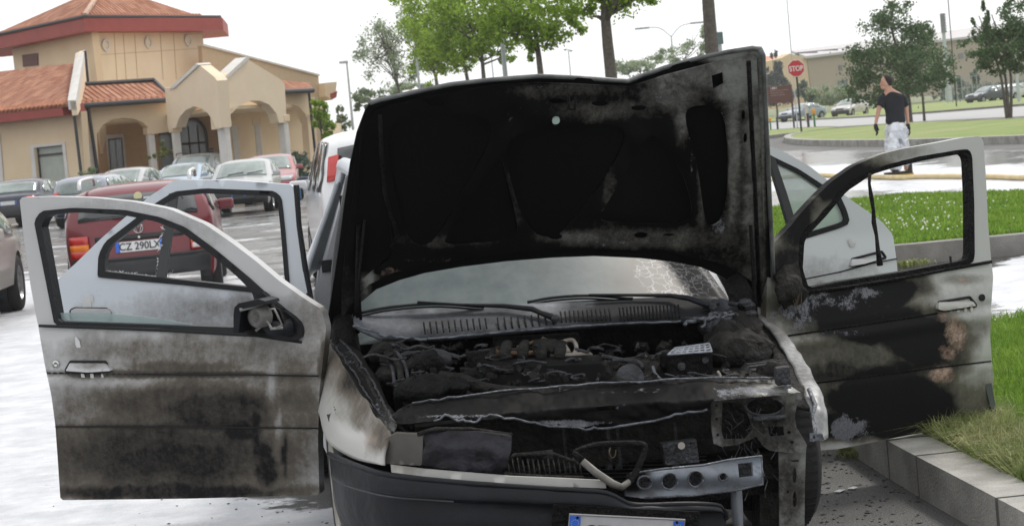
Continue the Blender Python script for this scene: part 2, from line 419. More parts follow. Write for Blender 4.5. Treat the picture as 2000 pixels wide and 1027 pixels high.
# light road strip markings are worn away: only a pale far road
struct(mk('far_road', [G(x, y, .006) for x, y in [(1300, 265), (1499, 256), (1660, 246), (1880, 233), (2300, 212), (2300, 182), (2000, 208), (1820, 222), (1499, 240), (1300, 255)]], [list(range(10))], mat('pale_road', (.3, .3, .3), .5, var=.1)))
struct(mk('far_parking_road', [G(x, y, .006) for x, y in [(1840, 203.5), (2000, 193), (2200, 175), (2200, 169), (2000, 185), (1840, 198)]], [list(range(6))], mat('pale_road', (.3, .3, .3))))
# kerb stone joints of the near kerb and grime at the foot
mb = MB()
P = [Vector((x, y, 0)) for x, y in [tuple(G(*q).xy) for q in [(1625, 862), (1686, 903), (1873, 1015), (2100, 1150)]]]
o = P[1]; d = (P[2]-P[1]).normalized(); nrm = Vector((d.y, -d.x, 0))
if nrm.dot(EYE-o) < 0: nrm = -nrm
for px in (1660, 1741, 1796, 1945):
    q = hit(px, 940, o, nrm); s = (q-o).dot(d); c = o+d*s
    mb.box(c-nrm*.082+Vector((0, 0, .0785)), (.006, .178, .160), Matrix((d, nrm, Vector((0, 0, 1)))).transposed())
struct(mb.build('kerb_joint', mat('joint', (.12, .115, .105), .9)))
def blades(name, poly, n, z, hh, wd, m, clip=None, lean=.5, seed=1, power=None):
    rg = np.random.default_rng(seed); A = np.array(poly); lo, hi = A.min(0), A.max(0); out = []
    if clip: lo = np.maximum(lo, clip[:2]); hi = np.minimum(hi, clip[2:])
    while len(out) < n:
        c = rg.uniform(lo, hi, (n, 2)); x, y = c[:, 0], c[:, 1]; ins = np.zeros(n, bool); j = len(A)-1
        for i in range(len(A)):
            xi, yi = A[i]; xj, yj = A[j]
            with np.errstate(divide='ignore', invalid='ignore'): cond = ((yi > y) != (yj > y)) & (x < (xj-xi)*(y-yi)/(yj-yi)+xi)
            ins ^= cond; j = i
        out += list(c[ins])
    c = np.array(out[:n]); th = rg.uniform(0, 2*np.pi, n); h = hh*rg.uniform(.4, 1.3, n); w_ = wd*rg.uniform(.6, 1.2, n)
    ln = rg.normal(0, lean, (n, 2))*h[:, None]
    d = np.stack([np.cos(th), np.sin(th)], 1)*w_[:, None]/2
    b0 = np.column_stack([c-d, np.full(n, z)]); b1 = np.column_stack([c+d, np.full(n, z)])
    m0 = np.column_stack([c-d*.7+ln*.35, z+h*.6]); m1 = np.column_stack([c+d*.7+ln*.35, z+h*.6]); t = np.column_stack([c+ln, z+h*(1-.25*np.abs(ln).sum(1)/h)])
    V = np.stack([b0, b1, m1, m0, t], 1).reshape(-1, 3); k = np.arange(n)*5
    F3 = np.concatenate([np.stack([k, k+1, k+2], 1), np.stack([k, k+2, k+3], 1), np.stack([k+3, k+2, k+4], 1)])
    return mkn(name, V, F3, m)
def m_blade(name, a, b, tr=.35, sc=3):
    m = bpy.data.materials.new(name); m.use_nodes = True; nt = m.node_tree; bs = nt.nodes['Principled BSDF']; out = nt.nodes['Material Output']
    g = nt.nodes.new('ShaderNodeNewGeometry'); c = mixc(nt, ramp(nt, noise(nt, g.outputs['Position'], sc, 4, .7), [(.35, 0), (.65, 1)]), a, b)
    rp = nt.nodes.new('ShaderNodeHueSaturation'); lk(nt, c, rp.inputs['Color'])
    lk(nt, math_(nt, 'ADD', .65, math_(nt, 'MULTIPLY', g.outputs['Random Per Island'], .7)), rp.inputs['Value'])
    lk(nt, rp.outputs[0], bs.inputs['Base Color']); bs.inputs['Roughness'].default_value = .6; bs.inputs['Specular IOR Level'].default_value = .2
    t = nt.nodes.new('ShaderNodeBsdfTranslucent'); lk(nt, rp.outputs[0], t.inputs[0]); mx = nt.nodes.new('ShaderNodeMixShader'); mx.inputs[0].default_value = tr
    lk(nt, bs.outputs[0], mx.inputs[1]); lk(nt, t.outputs[0], mx.inputs[2]); lk(nt, mx.outputs[0], out.inputs[0]); return m
MBL = m_blade('blade', (.13, .25, .03), (.24, .36, .06)); MBD = m_blade('blade_dry', (.18, .24, .07), (.36, .36, .18))
g_ = blades('near_grass', IN, 60000, .14, .075, .006, MBL, clip=(1.4, 6, 4.2, 16), seed=3); g_['kind'] = 'stuff'; tag(g_, 'green grass blades covering the island behind the near kerb', 'grass'); 
strip = [tuple(G(x, y, .14).xy) for x, y in [(1800, 850), (1880, 885), (2010, 952), (2060, 930), (1990, 850), (1900, 800), (1800, 800)]]
g_ = blades('dry_grass', strip, 9000, .14, .11, .005, MBD, lean=.8, seed=5); g_['kind'] = 'stuff'; tag(g_, 'pale straggly grass hanging over the near kerb beside the burnt door', 'grass')
g_ = blades('mid_grass', IM, 60000, .165, .06, .02, MBL, clip=(2.5, 17, 9, 33), seed=4); g_['kind'] = 'stuff'; tag(g_, 'bright green grass on the middle island seen through the right doors', 'grass')
# clover flowers on the mid island
rg = random.Random(5); mb = MB()
for _ in range(140):
    q = G(rg.gauss(1790, 75), rg.uniform(385, 450), .27)
    if inpoly(q.x, q.y, IM): mb.sphere(q, rg.uniform(.005, .011), 3)
g_ = mb.build('clover_flowers', mat('clover', (.75, .74, .68), .8)); g_['kind'] = 'stuff'; tag(g_, 'white clover flowers scattered in the middle island grass', 'flowers')
# weeds at kerb foot
wd = []
for cx_, cy_, n, s in ((1668, 888, 160, .035), (1690, 893, 120, .03), (1770, 522, 90, .05), (1800, 519, 60, .05), (1945, 499, 50, .045)):
    q = G(cx_, cy_); wd += [(q.x+rg.gauss(0, s*1.2), q.y+rg.gauss(0, s), rg.uniform(.4, 1.2)*s) for _ in range(n)]
mb = MB()
for x, y, s in wd:
    a = rg.uniform(0, 6.28); dx, dy = math.cos(a)*s, math.sin(a)*s; mb.add([(x, y, 0), (x+dx*.4-dy*.2, y+dy*.4+dx*.2, s), (x+dx, y+dy, s*1.2), (x+dx*.4+dy*.2, y+dy*.4-dx*.2, s*.8)], [(0, 1, 2, 3)])
g_ = mb.build('weeds', MBD); g_['kind'] = 'stuff'; tag(g_, 'small weeds growing along the foot of the kerbs', 'weeds')
# fire hose
pts = [G(1440, 372), G(1520, 352), G(1600, 347), G(1640, 348.5), G(1700, 350), G(1760, 352), G(1800, 350), G(1880, 350), G(1950, 351), G(2010, 353), G(2150, 350), G(2300, 362)]
mb = MB(); mb.tube([Vector((*q[:2], .045)) for q in catm([tuple(p) for p in pts], 6)], .042, 8)
tag(mb.build('fire_hose', mat('hose', (.55, .42, .2), .7, col2=(.68, .56, .33)), smooth=True), 'yellow canvas fire hose lying across the foamy road behind the walking man', 'hose')
# small debris by the wheel
for q, s in (((1638, 958), .02), ((1665, 952), .018)):
    p = G(*q, .006); mb = MB(); mb.add([p+Vector((-s, 0, 0)), p+Vector((0, -s*1.5, 0)), p+Vector((s*1.3, -s*.2, .004)), p+Vector((.2*s, s, .002))], [(0, 1, 2, 3)])
    tag(mb.build('paint_flake', mat('flake', (.8, .8, .8), .5)), 'white flake on the asphalt between tyre and kerb, '+('nearer the tyre' if s > .019 else 'nearer the kerb'), 'debris', 'paint flakes on the asphalt')

# ================================================================== TREES
def leafcloud(ells, n, size, rg, cl=15, spread=.16):
    tot = sum(e[3]*e[5] for e in ells); C = []
    for e in ells:
        k = int(n*e[3]*e[5]/tot); nc = max(4, k//cl//6)
        v = rg.normal(size=(nc, 3)); v /= np.linalg.norm(v, axis=1)[:, None]; r = rg.uniform(.15, 1, nc)**.45
        cc = v*r[:, None]
        idx = rg.integers(0, nc, k); p = cc[idx]+rg.normal(0, spread, (k, 3)); C.append(p*np.array(e[3:6])+np.array(e[:3]))
    c = np.concatenate(C); k = len(c)
    a = rg.normal(size=(k, 3)); a /= np.linalg.norm(a, axis=1)[:, None]; b = np.cross(a, rg.normal(size=(k, 3))); b /= np.linalg.norm(b, axis=1)[:, None]
    s = size*rg.uniform(.6, 1.4, k)[:, None]
    V = np.stack([c-a*s, c+b*s*.6, c+a*s, c-b*s*.6], 1).reshape(-1, 3); i = np.arange(k)*4
    return V, np.stack([i, i+1, i+2, i+3], 1)
MTR = mat('bark', (.07, .06, .05), .9, scale=12, col2=(.15, .13, .11), bump=.6, bscale=30)
MTRH = mat('bark_far', (.10, .10, .10), .9)
LV = {'bright': m_blade('leaf_bright', (.18, .30, .03), (.32, .46, .07), .45, 1.2), 'dark': m_blade('leaf_dark', (.055, .11, .04), (.11, .18, .07), .25, .8),
      'grey': m_blade('leaf_grey', (.16, .22, .12), (.25, .31, .18), .4, .8), 'pale': m_blade('leaf_pale', (.25, .32, .2), (.36, .42, .28), .4, .5),
      'teal': m_blade('leaf_teal', (.07, .12, .10), (.12, .18, .14), .2, .5), 'conifer': m_blade('leaf_conifer', (.08, .10, .11), (.13, .15, .16), .15, .5), 'olive': m_blade('leaf_olive', (.15, .17, .05), (.26, .27, .1), .3)}
def tree(name, label, base, D, tw, crowns, n, leafpx, lv, group=None, topy=None, stems=None, spread=.14, limbs=10, seed=0, cat='tree', flat=1.0, far=False):
    """base px at trunk foot (ground), crowns [(cx,cy,rx,ry)] in photo px at distance D"""
    ppm = F/D; b = Vector(Y(base, 400, D)); b = Vector((b.x, D, 0))
    for _ in range(3): # put base so that trunk passes at column 'base' near crown bottom
        z = Y(base, topy or 180, D); b = Vector((z.x, D, 0))
    rg = np.random.default_rng(seed+int(base)); t = thing(name, label, cat, tuple(b), group=group)
    E_ = []
    for cx_, cy_, rx, ry in crowns:
        c = Y(cx_, cy_, D); rx *= 1.12; ry *= 1.12; E_.append((c.x, c.y+rg.uniform(-.3, .3)*rx/ppm, c.z, rx/ppm, rx/ppm*flat, ry/ppm))
    V, Q = leafcloud(E_, int(n*1.3), leafpx/ppm/2, rg, spread=spread)
    o = mkn('crown', V-np.array(b), Q, LV[lv], t); 
    mb = MB(); topc = max(E_, key=lambda e: e[2]); r0 = tw/ppm/2
    rr = random.Random(seed+3)
    for k, sx in enumerate(stems or [0]):
        low = min(e[2]-e[5]*.5 for e in E_); tip = Vector((topc[0]+sx/ppm, topc[1], topc[2])); mid = Vector((b.x+sx/ppm*.8, b.y+rr.uniform(-.1, .1), max(.3, low)))
        foot = b+Vector((sx/ppm*.25, 0, -.05))
        mb.tube(catm([tuple(foot), tuple(foot.lerp(mid, .5)+Vector((rr.uniform(-.04, .04), 0, 0))), tuple(mid), tuple(mid.lerp(tip, .5)), tuple(tip)], 3), [r0*1.15*(1-.8*i/12)+.004 for i in range(13)], 7)
    for k in range(limbs):
        e = E_[k % len(E_)]; z0 = rr.uniform(.4, .95); q0 = b.lerp(Vector(topc[:3]), 0)+Vector((0, 0, 0))
        low = min(e2[2]-e2[5]*.5 for e2 in E_); h0 = low+(topc[2]-low)*rr.uniform(-.1, .7); f = max(0, (h0-low)/max(.1, topc[2]-low))
        st = Vector((b.x+(topc[0]-b.x)*f, b.y+(topc[1]-b.y)*f, max(.2, h0)))
        en = Vector((e[0]+rr.uniform(-.7, .7)*e[3], e[1]+rr.uniform(-.7, .7)*e[4], e[2]+rr.uniform(-.3, .8)*e[5]))
        md = st.lerp(en, .5)+Vector((0, 0, rr.uniform(-.1, .25)*e[5])); mb.tube(catm([tuple(st), tuple(md), tuple(en)], 3), [r0*.45, r0*.4, r0*.34, r0*.28, r0*.2, r0*.15, .006], 5)
    mb.build('trunk', MTRH if far else MTR, t, smooth=True)
    return t
RG_ = 'maple trees in the row beyond the open bonnet'
tree('maple_tree', 'thick bare trunk of the maple rising behind the upturned corner of the bonnet', 1390, 38, 29, [(1395, -190, 150, 95), (1330, -130, 60, 40), (1470, -150, 70, 40)], 5000, 8, 'bright', RG_, 60, seed=1)
tree('maple_tree', 'maple with a thick leaning trunk and low bright leaves right of the bonnet centre', 1190, 43, 27, [(1175, -40, 115, 65), (1105, 8, 62, 34), (1165, 22, 34, 28), (1250, -8, 45, 22), (1190, -100, 140, 70)], 7500, 8.5, 'bright', RG_, 120, seed=2)
tree('maple_tree', 'mid row maple whose trunk rises above the middle of the bonnet edge', 1052, 60, 15, [(1035, -10, 95, 60), (1050, 50, 45, 40), (1100, 50, 38, 25), (985, 60, 45, 40), (1045, 95, 16, 22)], 7500, 7.5, 'bright', RG_, 110, seed=3)
tree('maple_tree', 'bright green maple with a slim dark trunk left of the grey mast', 943, 80, 10, [(925, 0, 100, 60), (890, 50, 70, 50), (960, 70, 45, 45), (985, 100, 28, 20), (900, 105, 45, 32)], 8500, 7, 'bright', RG_, 130, seed=4)
tree('maple_tree', 'bright green maple with its crown overlapping the leafy grey tree', 909, 92, 9, [(835, 30, 60, 60), (870, 90, 55, 45), (905, 118, 30, 22), (850, 110, 40, 25)], 6000, 6.5, 'bright', RG_, 140, seed=5)
tree('maple_tree', 'darkest small maple at the far left end of the row', 852, 110, 9, [(845, 130, 38, 35), (820, 60, 45, 55), (812, 100, 40, 40), (800, 20, 40, 40)], 2600, 6, 'bright', RG_, 160, seed=6)
tree('leafy_tree', 'loose grey-green tree with thin branches left of the bright maples', 778, 125, 6, [(755, 110, 55, 62), (725, 120, 34, 42), (790, 90, 42, 55), (745, 62, 35, 32), (790, 150, 38, 30)], 3000, 5, 'pale', None, 170, limbs=44, spread=.13, seed=7)
tree('shrub', 'grey-green shrub low beside the top left corner of the bonnet', 722, 120, 3, [(722, 192, 30, 18), (700, 205, 18, 12)], 1500, 5, 'grey', None, 200, cat='shrub', seed=8)
for i, (px, D, cr, lb) in enumerate(((1250, 150, [(1250, 128, 46, 22), (1215, 138, 30, 14)], 'pale hazy tree left of the thick maple trunk above the bonnet dip'), (1330, 145, [(1335, 105, 44, 30), (1290, 122, 34, 20), (1368, 80, 22, 30)], 'pale hazy tree just left of the bare maple trunk'), (760, 170, [(790, 175, 40, 10)], 'pale hedge-like tree peeping over the left half of the bonnet'))):
    tree('hazy_tree', lb, px, D, 3, cr, 1700, 5, 'pale', None, 130, limbs=14, spread=.12, seed=20+i, far=True)  # distance haze on these trees is put into the pale leaf colour
tree('broadleaf_tree', 'big dark green tree behind the walking man', 1776, 104, 7, [(1740, 130, 80, 55), (1745, 70, 52, 50), (1690, 130, 50, 38), (1735, 30, 42, 30), (1735, 180, 58, 26), (1690, 170, 40, 25), (1780, 100, 38, 50)], 9500, 5.5, 'dark', None, 200, seed=30, spread=.15)
tree('broadleaf_tree', 'dark tree with a thin trunk just right of the walking man', 1803, 108, 5, [(1815, 130, 45, 42), (1840, 150, 26, 22), (1800, 165, 35, 22), (1790, 70, 28, 30)], 4200, 5.5, 'dark', None, 205, seed=31)
tree('multi_stem_tree', 'dark multi-stemmed tree at the right edge of the picture', 1968, 86, 6, [(1955, 85, 62, 42), (1990, 40, 40, 55), (1925, 30, 11, 36), (1925, 90, 40, 26), (1958, 125, 38, 22), (2020, 90, 50, 50), (1900, 55, 8, 20)], 8500, 6, 'dark', None, 200, stems=[-14, -2, 11], seed=32)
tree('conifer', 'grey-blue conifer beside the brown board', 1515, 230, 4, [(1512, 118, 7, 14), (1513, 138, 16, 18), (1514, 160, 24, 20), (1515, 185, 30, 22)], 4200, 5, 'conifer', None, 190, cat='conifer', seed=33, far=True)
for i, (px, cr, lb) in enumerate(((1906, [(1906, 148, 9, 16), (1908, 160, 7, 12)], 'small teal cypress left of the multi-stemmed tree'), (1874, [(1874, 164, 9, 12)], 'small teal cypress beside the thin dark pole'))):
    tree('cypress', lb, px, 215, 2, cr, 900, 4, 'teal', None, 180, seed=40+i, cat='conifer', far=True, limbs=0)
for i, (px, cy, rx, ry, lv, lb) in enumerate(((1572, 182, 16, 20, 'teal', 'teal bush right of the stop sign pole'), (1600, 185, 26, 18, 'pale', 'pale bush before the far yellow building'), (1640, 184, 26, 16, 'pale', 'pale green bush above the beige parked saloon'), (1672, 196, 24, 10, 'teal', 'teal bush right of the beige parked saloon'))):
    tree('bush', lb, px, 225, 2, [(px, cy, rx, ry), (px+8, cy+8, rx*.9, ry*.7)], 1500, 5, lv, 'bushes before the far yellow building', 190, seed=50+i, cat='bush', far=True, limbs=2)
tree('young_tree', 'young bright green tree at the right end of the villa', 628, 78, 4, [(624, 215, 15, 20), (630, 245, 18, 24), (640, 270, 12, 14)], 2200, 5, 'bright', None, 260, seed=60)
tree('young_tree', 'slender pale green tree right of the villa and beyond it', 664, 110, 3, [(664, 225, 8, 14), (665, 248, 16, 18)], 1500, 5, 'grey', None, 255, seed=61)
tree('bush', 'dark bluish bush before the right end of the villa', 590, 83, 3, [(588, 322, 24, 22), (600, 335, 26, 15), (575, 335, 16, 14)], 2600, 5, 'teal', None, 330, seed=62, cat='bush', limbs=3)
tree('bush', 'yellow-green bush between the dark bush and the white van', 628, 84, 3, [(628, 315, 16, 16)], 900, 5, 'grey', None, 330, seed=63, cat='bush', limbs=3)
tree('bush', 'autumn-coloured shrub before the second column of the villa', 312, 80, 2.5, [(316, 300, 18, 12), (300, 308, 10, 8), (322, 285, 9, 10)], 700, 5, 'olive', None, 320, seed=64, cat='bush', limbs=6)
tree('bush', 'small green plant at the foot of the villa downpipe', 180, 79, 2, [(178, 338, 18, 8)], 600, 4, 'grey', None, 335, seed=65, cat='bush', limbs=3)
# hedge behind the far cars
mb = MB(); rgn = np.random.default_rng(3)
a, b_ = G(1835, 199), G(2080, 181)
ps = [Vector(a).lerp(Vector(b_), t) for t in np.linspace(0, 1, 50)]
V, Q = leafcloud([(p.x, p.y, .85, .8, .8, .9) for p in ps], 6000, .12, rgn); h = mkn('hedge', V, Q, LV['teal']); tag(h, 'long clipped hedge behind the far row of cars', 'hedge')
a, b_ = Vector(Y(1560, 205, 240)), Vector(Y(1760, 190, 240))

mb = MB(); rg = random.Random(9)
for k in range(300):
    if k < 260: x, y = rg.uniform(1600, 1800), rg.uniform(880, 1060)
    else: x, y = rg.uniform(90, 640), rg.uniform(970, 1060)
    p = G(x, y); p2 = Vector((p.x, p.y))
    if inpoly(p.x, p.y, PN): continue
    sz = rg.uniform(.002, .009)*(1 if k < 260 else .7); mb.sphere((p.x, p.y, sz*.4), sz, 2, (rg.uniform(.8, 2), 1, .5))
g_ = mb.build('burnt_crumbs', mat('crumb', (.02, .02, .02), .8, col2=(.12, .11, .10), scale=60)); g_['kind'] = 'stuff'; tag(g_, 'dark burnt crumbs strewn on the ground around the burnt car', 'debris')
# ================================================================== VILLA
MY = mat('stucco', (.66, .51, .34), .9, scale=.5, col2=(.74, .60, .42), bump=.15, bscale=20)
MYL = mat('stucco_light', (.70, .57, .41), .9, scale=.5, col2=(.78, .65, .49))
MW = mat('white_stone', (.62, .60, .57), .8, scale=3, var=.08)
MRED = mat('red_fascia', (.30, .055, .045), .6, scale=2, var=.1)
MGUT = mat('gutter', (.035, .035, .04), .5)
MDARK = mat('dark_frame', (.04, .03, .028), .5)
MGL = mat('window_glass', (.05, .06, .06), .08, spec=.8)
MBLIND = mat('blind', (.35, .38, .34), .5, scale=2)
def m_tiles():
    m = bpy.data.materials.new('roof_tiles'); m.use_nodes = True; nt = m.node_tree; b = nt.nodes['Principled BSDF']
    at = nt.nodes.new('ShaderNodeUVMap'); g = nt.nodes.new('ShaderNodeNewGeometry')
    sp = nt.nodes.new('ShaderNodeSeparateXYZ'); lk(nt, at.outputs[0], sp.inputs[0])
    w1 = math_(nt, 'SINE', math_(nt, 'MULTIPLY', sp.outputs[0], 2*math.pi/.24)); fr = math_(nt, 'FRACT', math_(nt, 'DIVIDE', sp.outputs[1], .36))
    br = nt.nodes.new('ShaderNodeTexBrick'); br.offset = 0; lk(nt, at.outputs[0], br.inputs['Vector']); br.inputs['Scale'].default_value = 1; br.inputs['Mortar Size'].default_value = .0
    br.inputs['Brick Width'].default_value = .24; br.inputs['Row Height'].default_value = .36; br.inputs['Color1'].default_value = (.36, .12, .055, 1); br.inputs['Color2'].default_value = (.62, .30, .18, 1)
    c = mixc(nt, ramp(nt, noise(nt, g.outputs['Position'], 2, 5), [(.35, 0), (.7, .6)]), br.outputs[0], (.33, .14, .09))
    lk(nt, c, b.inputs['Base Color']); b.inputs['Roughness'].default_value = .85
    bp = N(nt, 'ShaderNodeBump', Strength=1.0, Distance=.09); lk(nt, math_(nt, 'ADD', w1, math_(nt, 'MULTIPLY', fr, -1.2)), bp.inputs['Height']); lk(nt, bp.outputs[0], b.inputs['Normal'])
    return m
MT = m_tiles()
def roofplane(name, corners, parent, thick=.12):
    """corners: eave-left, eave-right, top-right, top-left (3 or 4)"""
    C_ = [Vector(c) for c in corners]; u = (C_[1]-C_[0]).normalized(); n = u.cross(C_[2]-C_[0]).normalized(); v = n.cross(u)
    if n.z < 0: n = -n
    k = len(C_); V = C_+[c-n*thick for c in C_]
    Fc = [list(range(k)), list(range(k, 2*k))[::-1]]+[[i, k+i, k+(i+1) % k, (i+1) % k] for i in range(k)]
    # real tile ribs: half round ridges running up the slope
    uv = [((c-C_[0]).dot(u), (c-C_[0]).dot(v)) for c in C_]*2
    mb = MB(); 
    o = mk(name, V, Fc, MT, parent)
    L = o.data.uv_layers.new(name='UVMap')
    for p in o.data.polygons:
        for li in p.loop_indices: L.data[li].uv = uv[o.data.loops[li].vertex_index]
    # eave tile ends
    w_ = (C_[1]-C_[0]).length
    for i in range(int(w_/.24)):
        s = C_[0]+u*(.12+i*.24); mb.cyl(s-v*.05+n*.0, s+v*.3+n*.015, .07, .06, 6)
    q = mb.build('tile_end', mat('tile_end', (.45, .19, .11), .85, scale=4, var=.3), parent); q['kind'] = 'stuff' if False else 'thing'
    del q['kind']
    return o
class Fa:
    """a facade plane through two photo columns at given distances"""
    def __init__(s, x0, y0, D0, x1, y1, D1):
        a = Y(x0, y0, D0); b = Y(x1, y1, D1); s.a = Vector((a.x, a.y, 0)); s.b = Vector((b.x, b.y, 0)); s.u = (s.b-s.a).normalized(); n = Vector((s.u.y, -s.u.x, 0)); s.n = n if n.dot(EYE-s.a) > 0 else -n
    def __call__(s, x, y, off=0): return hit(x, y, s.a+s.n*off, s.n)
    def at(s, x, y, off=0): return s(x, y)+s.n*off      # moved straight out of the wall
    def wall(s, name, outer, holes, parent, m, th=.3, off=0):
        return panel(name, outer, holes, lambda x, y: s(x, y, 0)+s.n*off, -s.n*th, m, parent, None, smooth=False)
    def px_ground(s, x):
        lo, hi = HZ(x), 600
        for _ in range(30):
            mid = (lo+hi)/2
            if s(x, mid).z > 0: lo = mid
            else: hi = mid
        return lo
vb = Y(300, 330, 88); villa = thing('villa', 'yellow stucco villa with red tiled roofs, arches and white columns', 'building', (vb.x, vb.y, 0))
# --- tower
Tl = Fa(28, 110, 93, 178, 110, 87); Tr = Fa(178, 110, 87, 396, 100, 94)
gl = lambda f, x: (x+ (0), f.px_ground(x))
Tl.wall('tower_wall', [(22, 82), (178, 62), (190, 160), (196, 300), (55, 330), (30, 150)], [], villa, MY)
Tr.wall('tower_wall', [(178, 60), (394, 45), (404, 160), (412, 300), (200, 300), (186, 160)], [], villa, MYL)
for i, (x, y) in enumerate(((205, 89), (288, 84), (366, 80))):
    c = Tr.at(x, y, .02); mb = MB(); mb.lathe([(.17, 0), (.17, .06), (.25, .06), (.25, 0)], c, Tr.n, 20); mb.build('round_window_trim', MW, villa, smooth=False)
    mb = MB(); mb.lathe([(0, .012), (.17, .012)], c, Tr.n, 20); mb.build('round_window', MYL, villa)
mb = MB(); mb.prism([Tl.at(x, y, .03) for x, y in [(45, 108), (75, 104), (76, 128), (47, 131)]], Tl.n*.02); mb.build('tower_window', mat('louvre', (.12, .04, .03), .6), villa)
mb = MB()
for a, c in (((186, 110), (394, 97)), ((186, 135), (396, 130))): pass
for x in (222, 240, 262, 312, 338): mb.prism([Tr.at(x, 66, .006), Tr.at(x+1, 66, .006), Tr.at(x+7, 156, .006), Tr.at(x+6, 156, .006)], Tr.n*.005)
mb.prism([Tr.at(182, 108, .006), Tr.at(398, 94, .006), Tr.at(398, 95, .006), Tr.at(182, 109, .006)], Tr.n*.005)
mb.build('wall_joint', mat('stucco_joint', (.5, .36, .22), .9), villa)
# tower eave + roof (overhanging box ring)
C0 = Vector(Tl.b); L0 = Vector(Tl.a)-Tl.u*.2; R0 = Vector(Tr.b)
zt = Y(170, 62, 86).z; ze = zt+.50
ov = .95
cL = L0+Tl.n*ov-Tl.u*ov; cC = C0+(Tl.n+Tr.n).normalized()*ov*1.15; cR = R0+Tr.n*ov+Tr.u*.35
back = (-(Tl.n+Tr.n)).normalized()*6.5
ring = [cL, cC, cR, cR+back*.8, cL+back*.8]
mb = MB(); mb.prism([Vector((p.x, p.y, zt)) for p in ring], (0, 0, .55)); mb.build('tower_eave', MRED, villa)
apex = Vector(Y(205, -28, 91)); apex = Vector((apex.x, apex.y, apex.z))
z2 = zt+.60
def lift(p, k=.25, z=z2):
    c = (cL+cR)/2+back*.3; q = p+(c-p).normalized()*k; return Vector((q.x, q.y, z))
lC, cCc, rC = lift(cL), lift(cC, .3), lift(cR, .75)
roofplane('tower_roof', [lC, cCc, apex], villa); roofplane('tower_roof', [cCc, rC, apex], villa); roofplane('tower_roof', [rC, rC+back*.7, apex], villa)
mb = MB(); mb.tube([cCc+Vector((0, 0, .06)), apex+Vector((0, 0, .05))], .11, 8); mb.build('ridge_tiles', mat('ridge', (.5, .33, .25), .85, scale=5, var=.35), villa)
mb = MB(); mb.tube([lift(cL, -.05, zt+.6), lift(cC, -.05, zt+.6), lift(cR, .1, zt+.6)], .07, 6); mb.build('gutter', MGUT, villa)
# --- lower left block
Lb = Fa(-80, 300, 84, 152, 300, 80)
Lb.wall('wall', [(-80, 238), (158, 218), (168, 372), (-80, 392)], [[(68, 287), (122, 281), (130, 353), (74, 358)]], villa, MY)
mb = MB()
for q in ([(60, 284), (122, 278), (122, 283), (67, 289)], [(60, 284), (67, 289), (74, 358), (66, 362)], [(122, 278), (128, 277.5), (136, 356), (130, 353)], [(66, 362), (74, 357), (130, 352), (136, 357)]):
    mb.prism([Lb.at(x, y, .04) for x, y in q], -Lb.n*.2)
wn = mb.build('window_trim', MW, villa)
mb = MB(); mb.prism([Lb.at(x, y, -.16) for x, y in [(67, 286), (124, 280), (132, 355), (73, 359)]], -Lb.n*.02); mb.build('window_pane', MBLIND, villa)
mb = MB()
for q in ([(67, 287), (123, 281), (123, 284), (67, 290)], [(67, 303), (126, 297), (126, 301), (68, 307)], [(67, 287), (69, 287), (76, 358), (73.5, 358)], [(120.5, 282), (123, 282), (131, 353), (128.5, 354)]): mb.prism([Lb.at(x, y, -.1) for x, y in q], -Lb.n*.05)
mb.build('window_frame', MDARK, villa)
mb = MB(); mb.prism([Lb.at(x, y, .02) for x, y in [(-80, 250), (1, 262), (10, 372), (-80, 380)]], Lb.n*.03); mb.build('window_trim', MW, villa)
fas = [(-80, 229), (150, 204), (154, 224), (-80, 250)]
mb = MB(); mb.prism([Lb.at(x, y, .75) for x, y in fas], -Lb.n*1.1); mb.build('fascia', MRED, villa)
e0, e1 = Lb.at(-90, 226, .8), Lb.at(140, 203, .8); up0, up1 = Lb.at(-90, 118, -2.6), Lb.at(146, 122, -2.6)
e0, e1 = Lb(-90, 226, .8), Lb(134, 203, .8); up0, up1 = Lb(-90, 150, -3), Lb(142, 124, -3)
roofplane('side_roof', [e0, e1, up1, up0], villa)
# parapet wall end (white coping, slanted)
mb = MB(); A = [Lb(x, y, o_) for x, y, o_ in [(132, 196, .85), (148, 196, .85), (165, 98, -3), (148, 104, -3)]]
mb.prism(A, (0, 0, -.35)); mb.build('coping', MW, villa)
mb = MB(); B = [Lb(x, y, o_) for x, y, o_ in [(148, 197, .85), (165, 99, -3), (172, 180, -3), (152, 225, .85)]]; mb.prism(B, -Lb.u*.3); mb.build('parapet_wall', MYL, villa)
# --- arcade right of it
Ar = Fa(160, 300, 81, 335, 300, 83)
arch = lambda cx_, cy_, rx, ry, x0, y0, x1, y1, n=14: [(x0, y0)]+[(cx_-rx*math.cos(math.pi*k/n)+0.0, cy_-ry*math.sin(math.pi*k/n)+(-(rx*math.cos(math.pi*k/n)))*.06*-1) for k in range(n+1)]+[(x1, y1)]
Ar.wall('arcade_wall', [(160, 208), (335, 196), (340, 256), (300, 262), (296, 262), (291, 250), (280, 240), (262, 232), (240, 230), (218, 234), (200, 245), (189, 262), (194, 345), (166, 350)], [], villa, MY, .45)
mb = MB(); mb.prism([Ar.at(x, y, .02) for x, y in [(166, 276), (184, 274), (192, 345), (170, 350)]], Ar.n*.05); mb.build('corner_base', MW, villa)
roofplane('arcade_roof', [Ar(158, 204, .6), Ar(336, 192, .6), Ar(300, 159, -1.6), Ar(168, 166, -1.6)], villa)
mb = MB(); mb.tube([Ar(158, 207, .65), Ar(338, 195, .65)], .1, 8); mb.tube([Ar(338, 195, .65), Ar(301, 158, -1.6)], .09, 6); mb.tube([Ar(301, 156, -1.55), Ar(168, 164, -1.55)], .08, 6); mb.build('gutter', MGUT, villa)
Bk = Fa(160, 300, 87, 470, 300, 88)
Bk.wall('back_wall', [(180, 200), (470, 190), (480, 345), (190, 352)], [], villa, mat('stucco_back_shaded', (.50, .33, .19), .9, var=.06))  # shade behind the arches put into a darker stucco colour
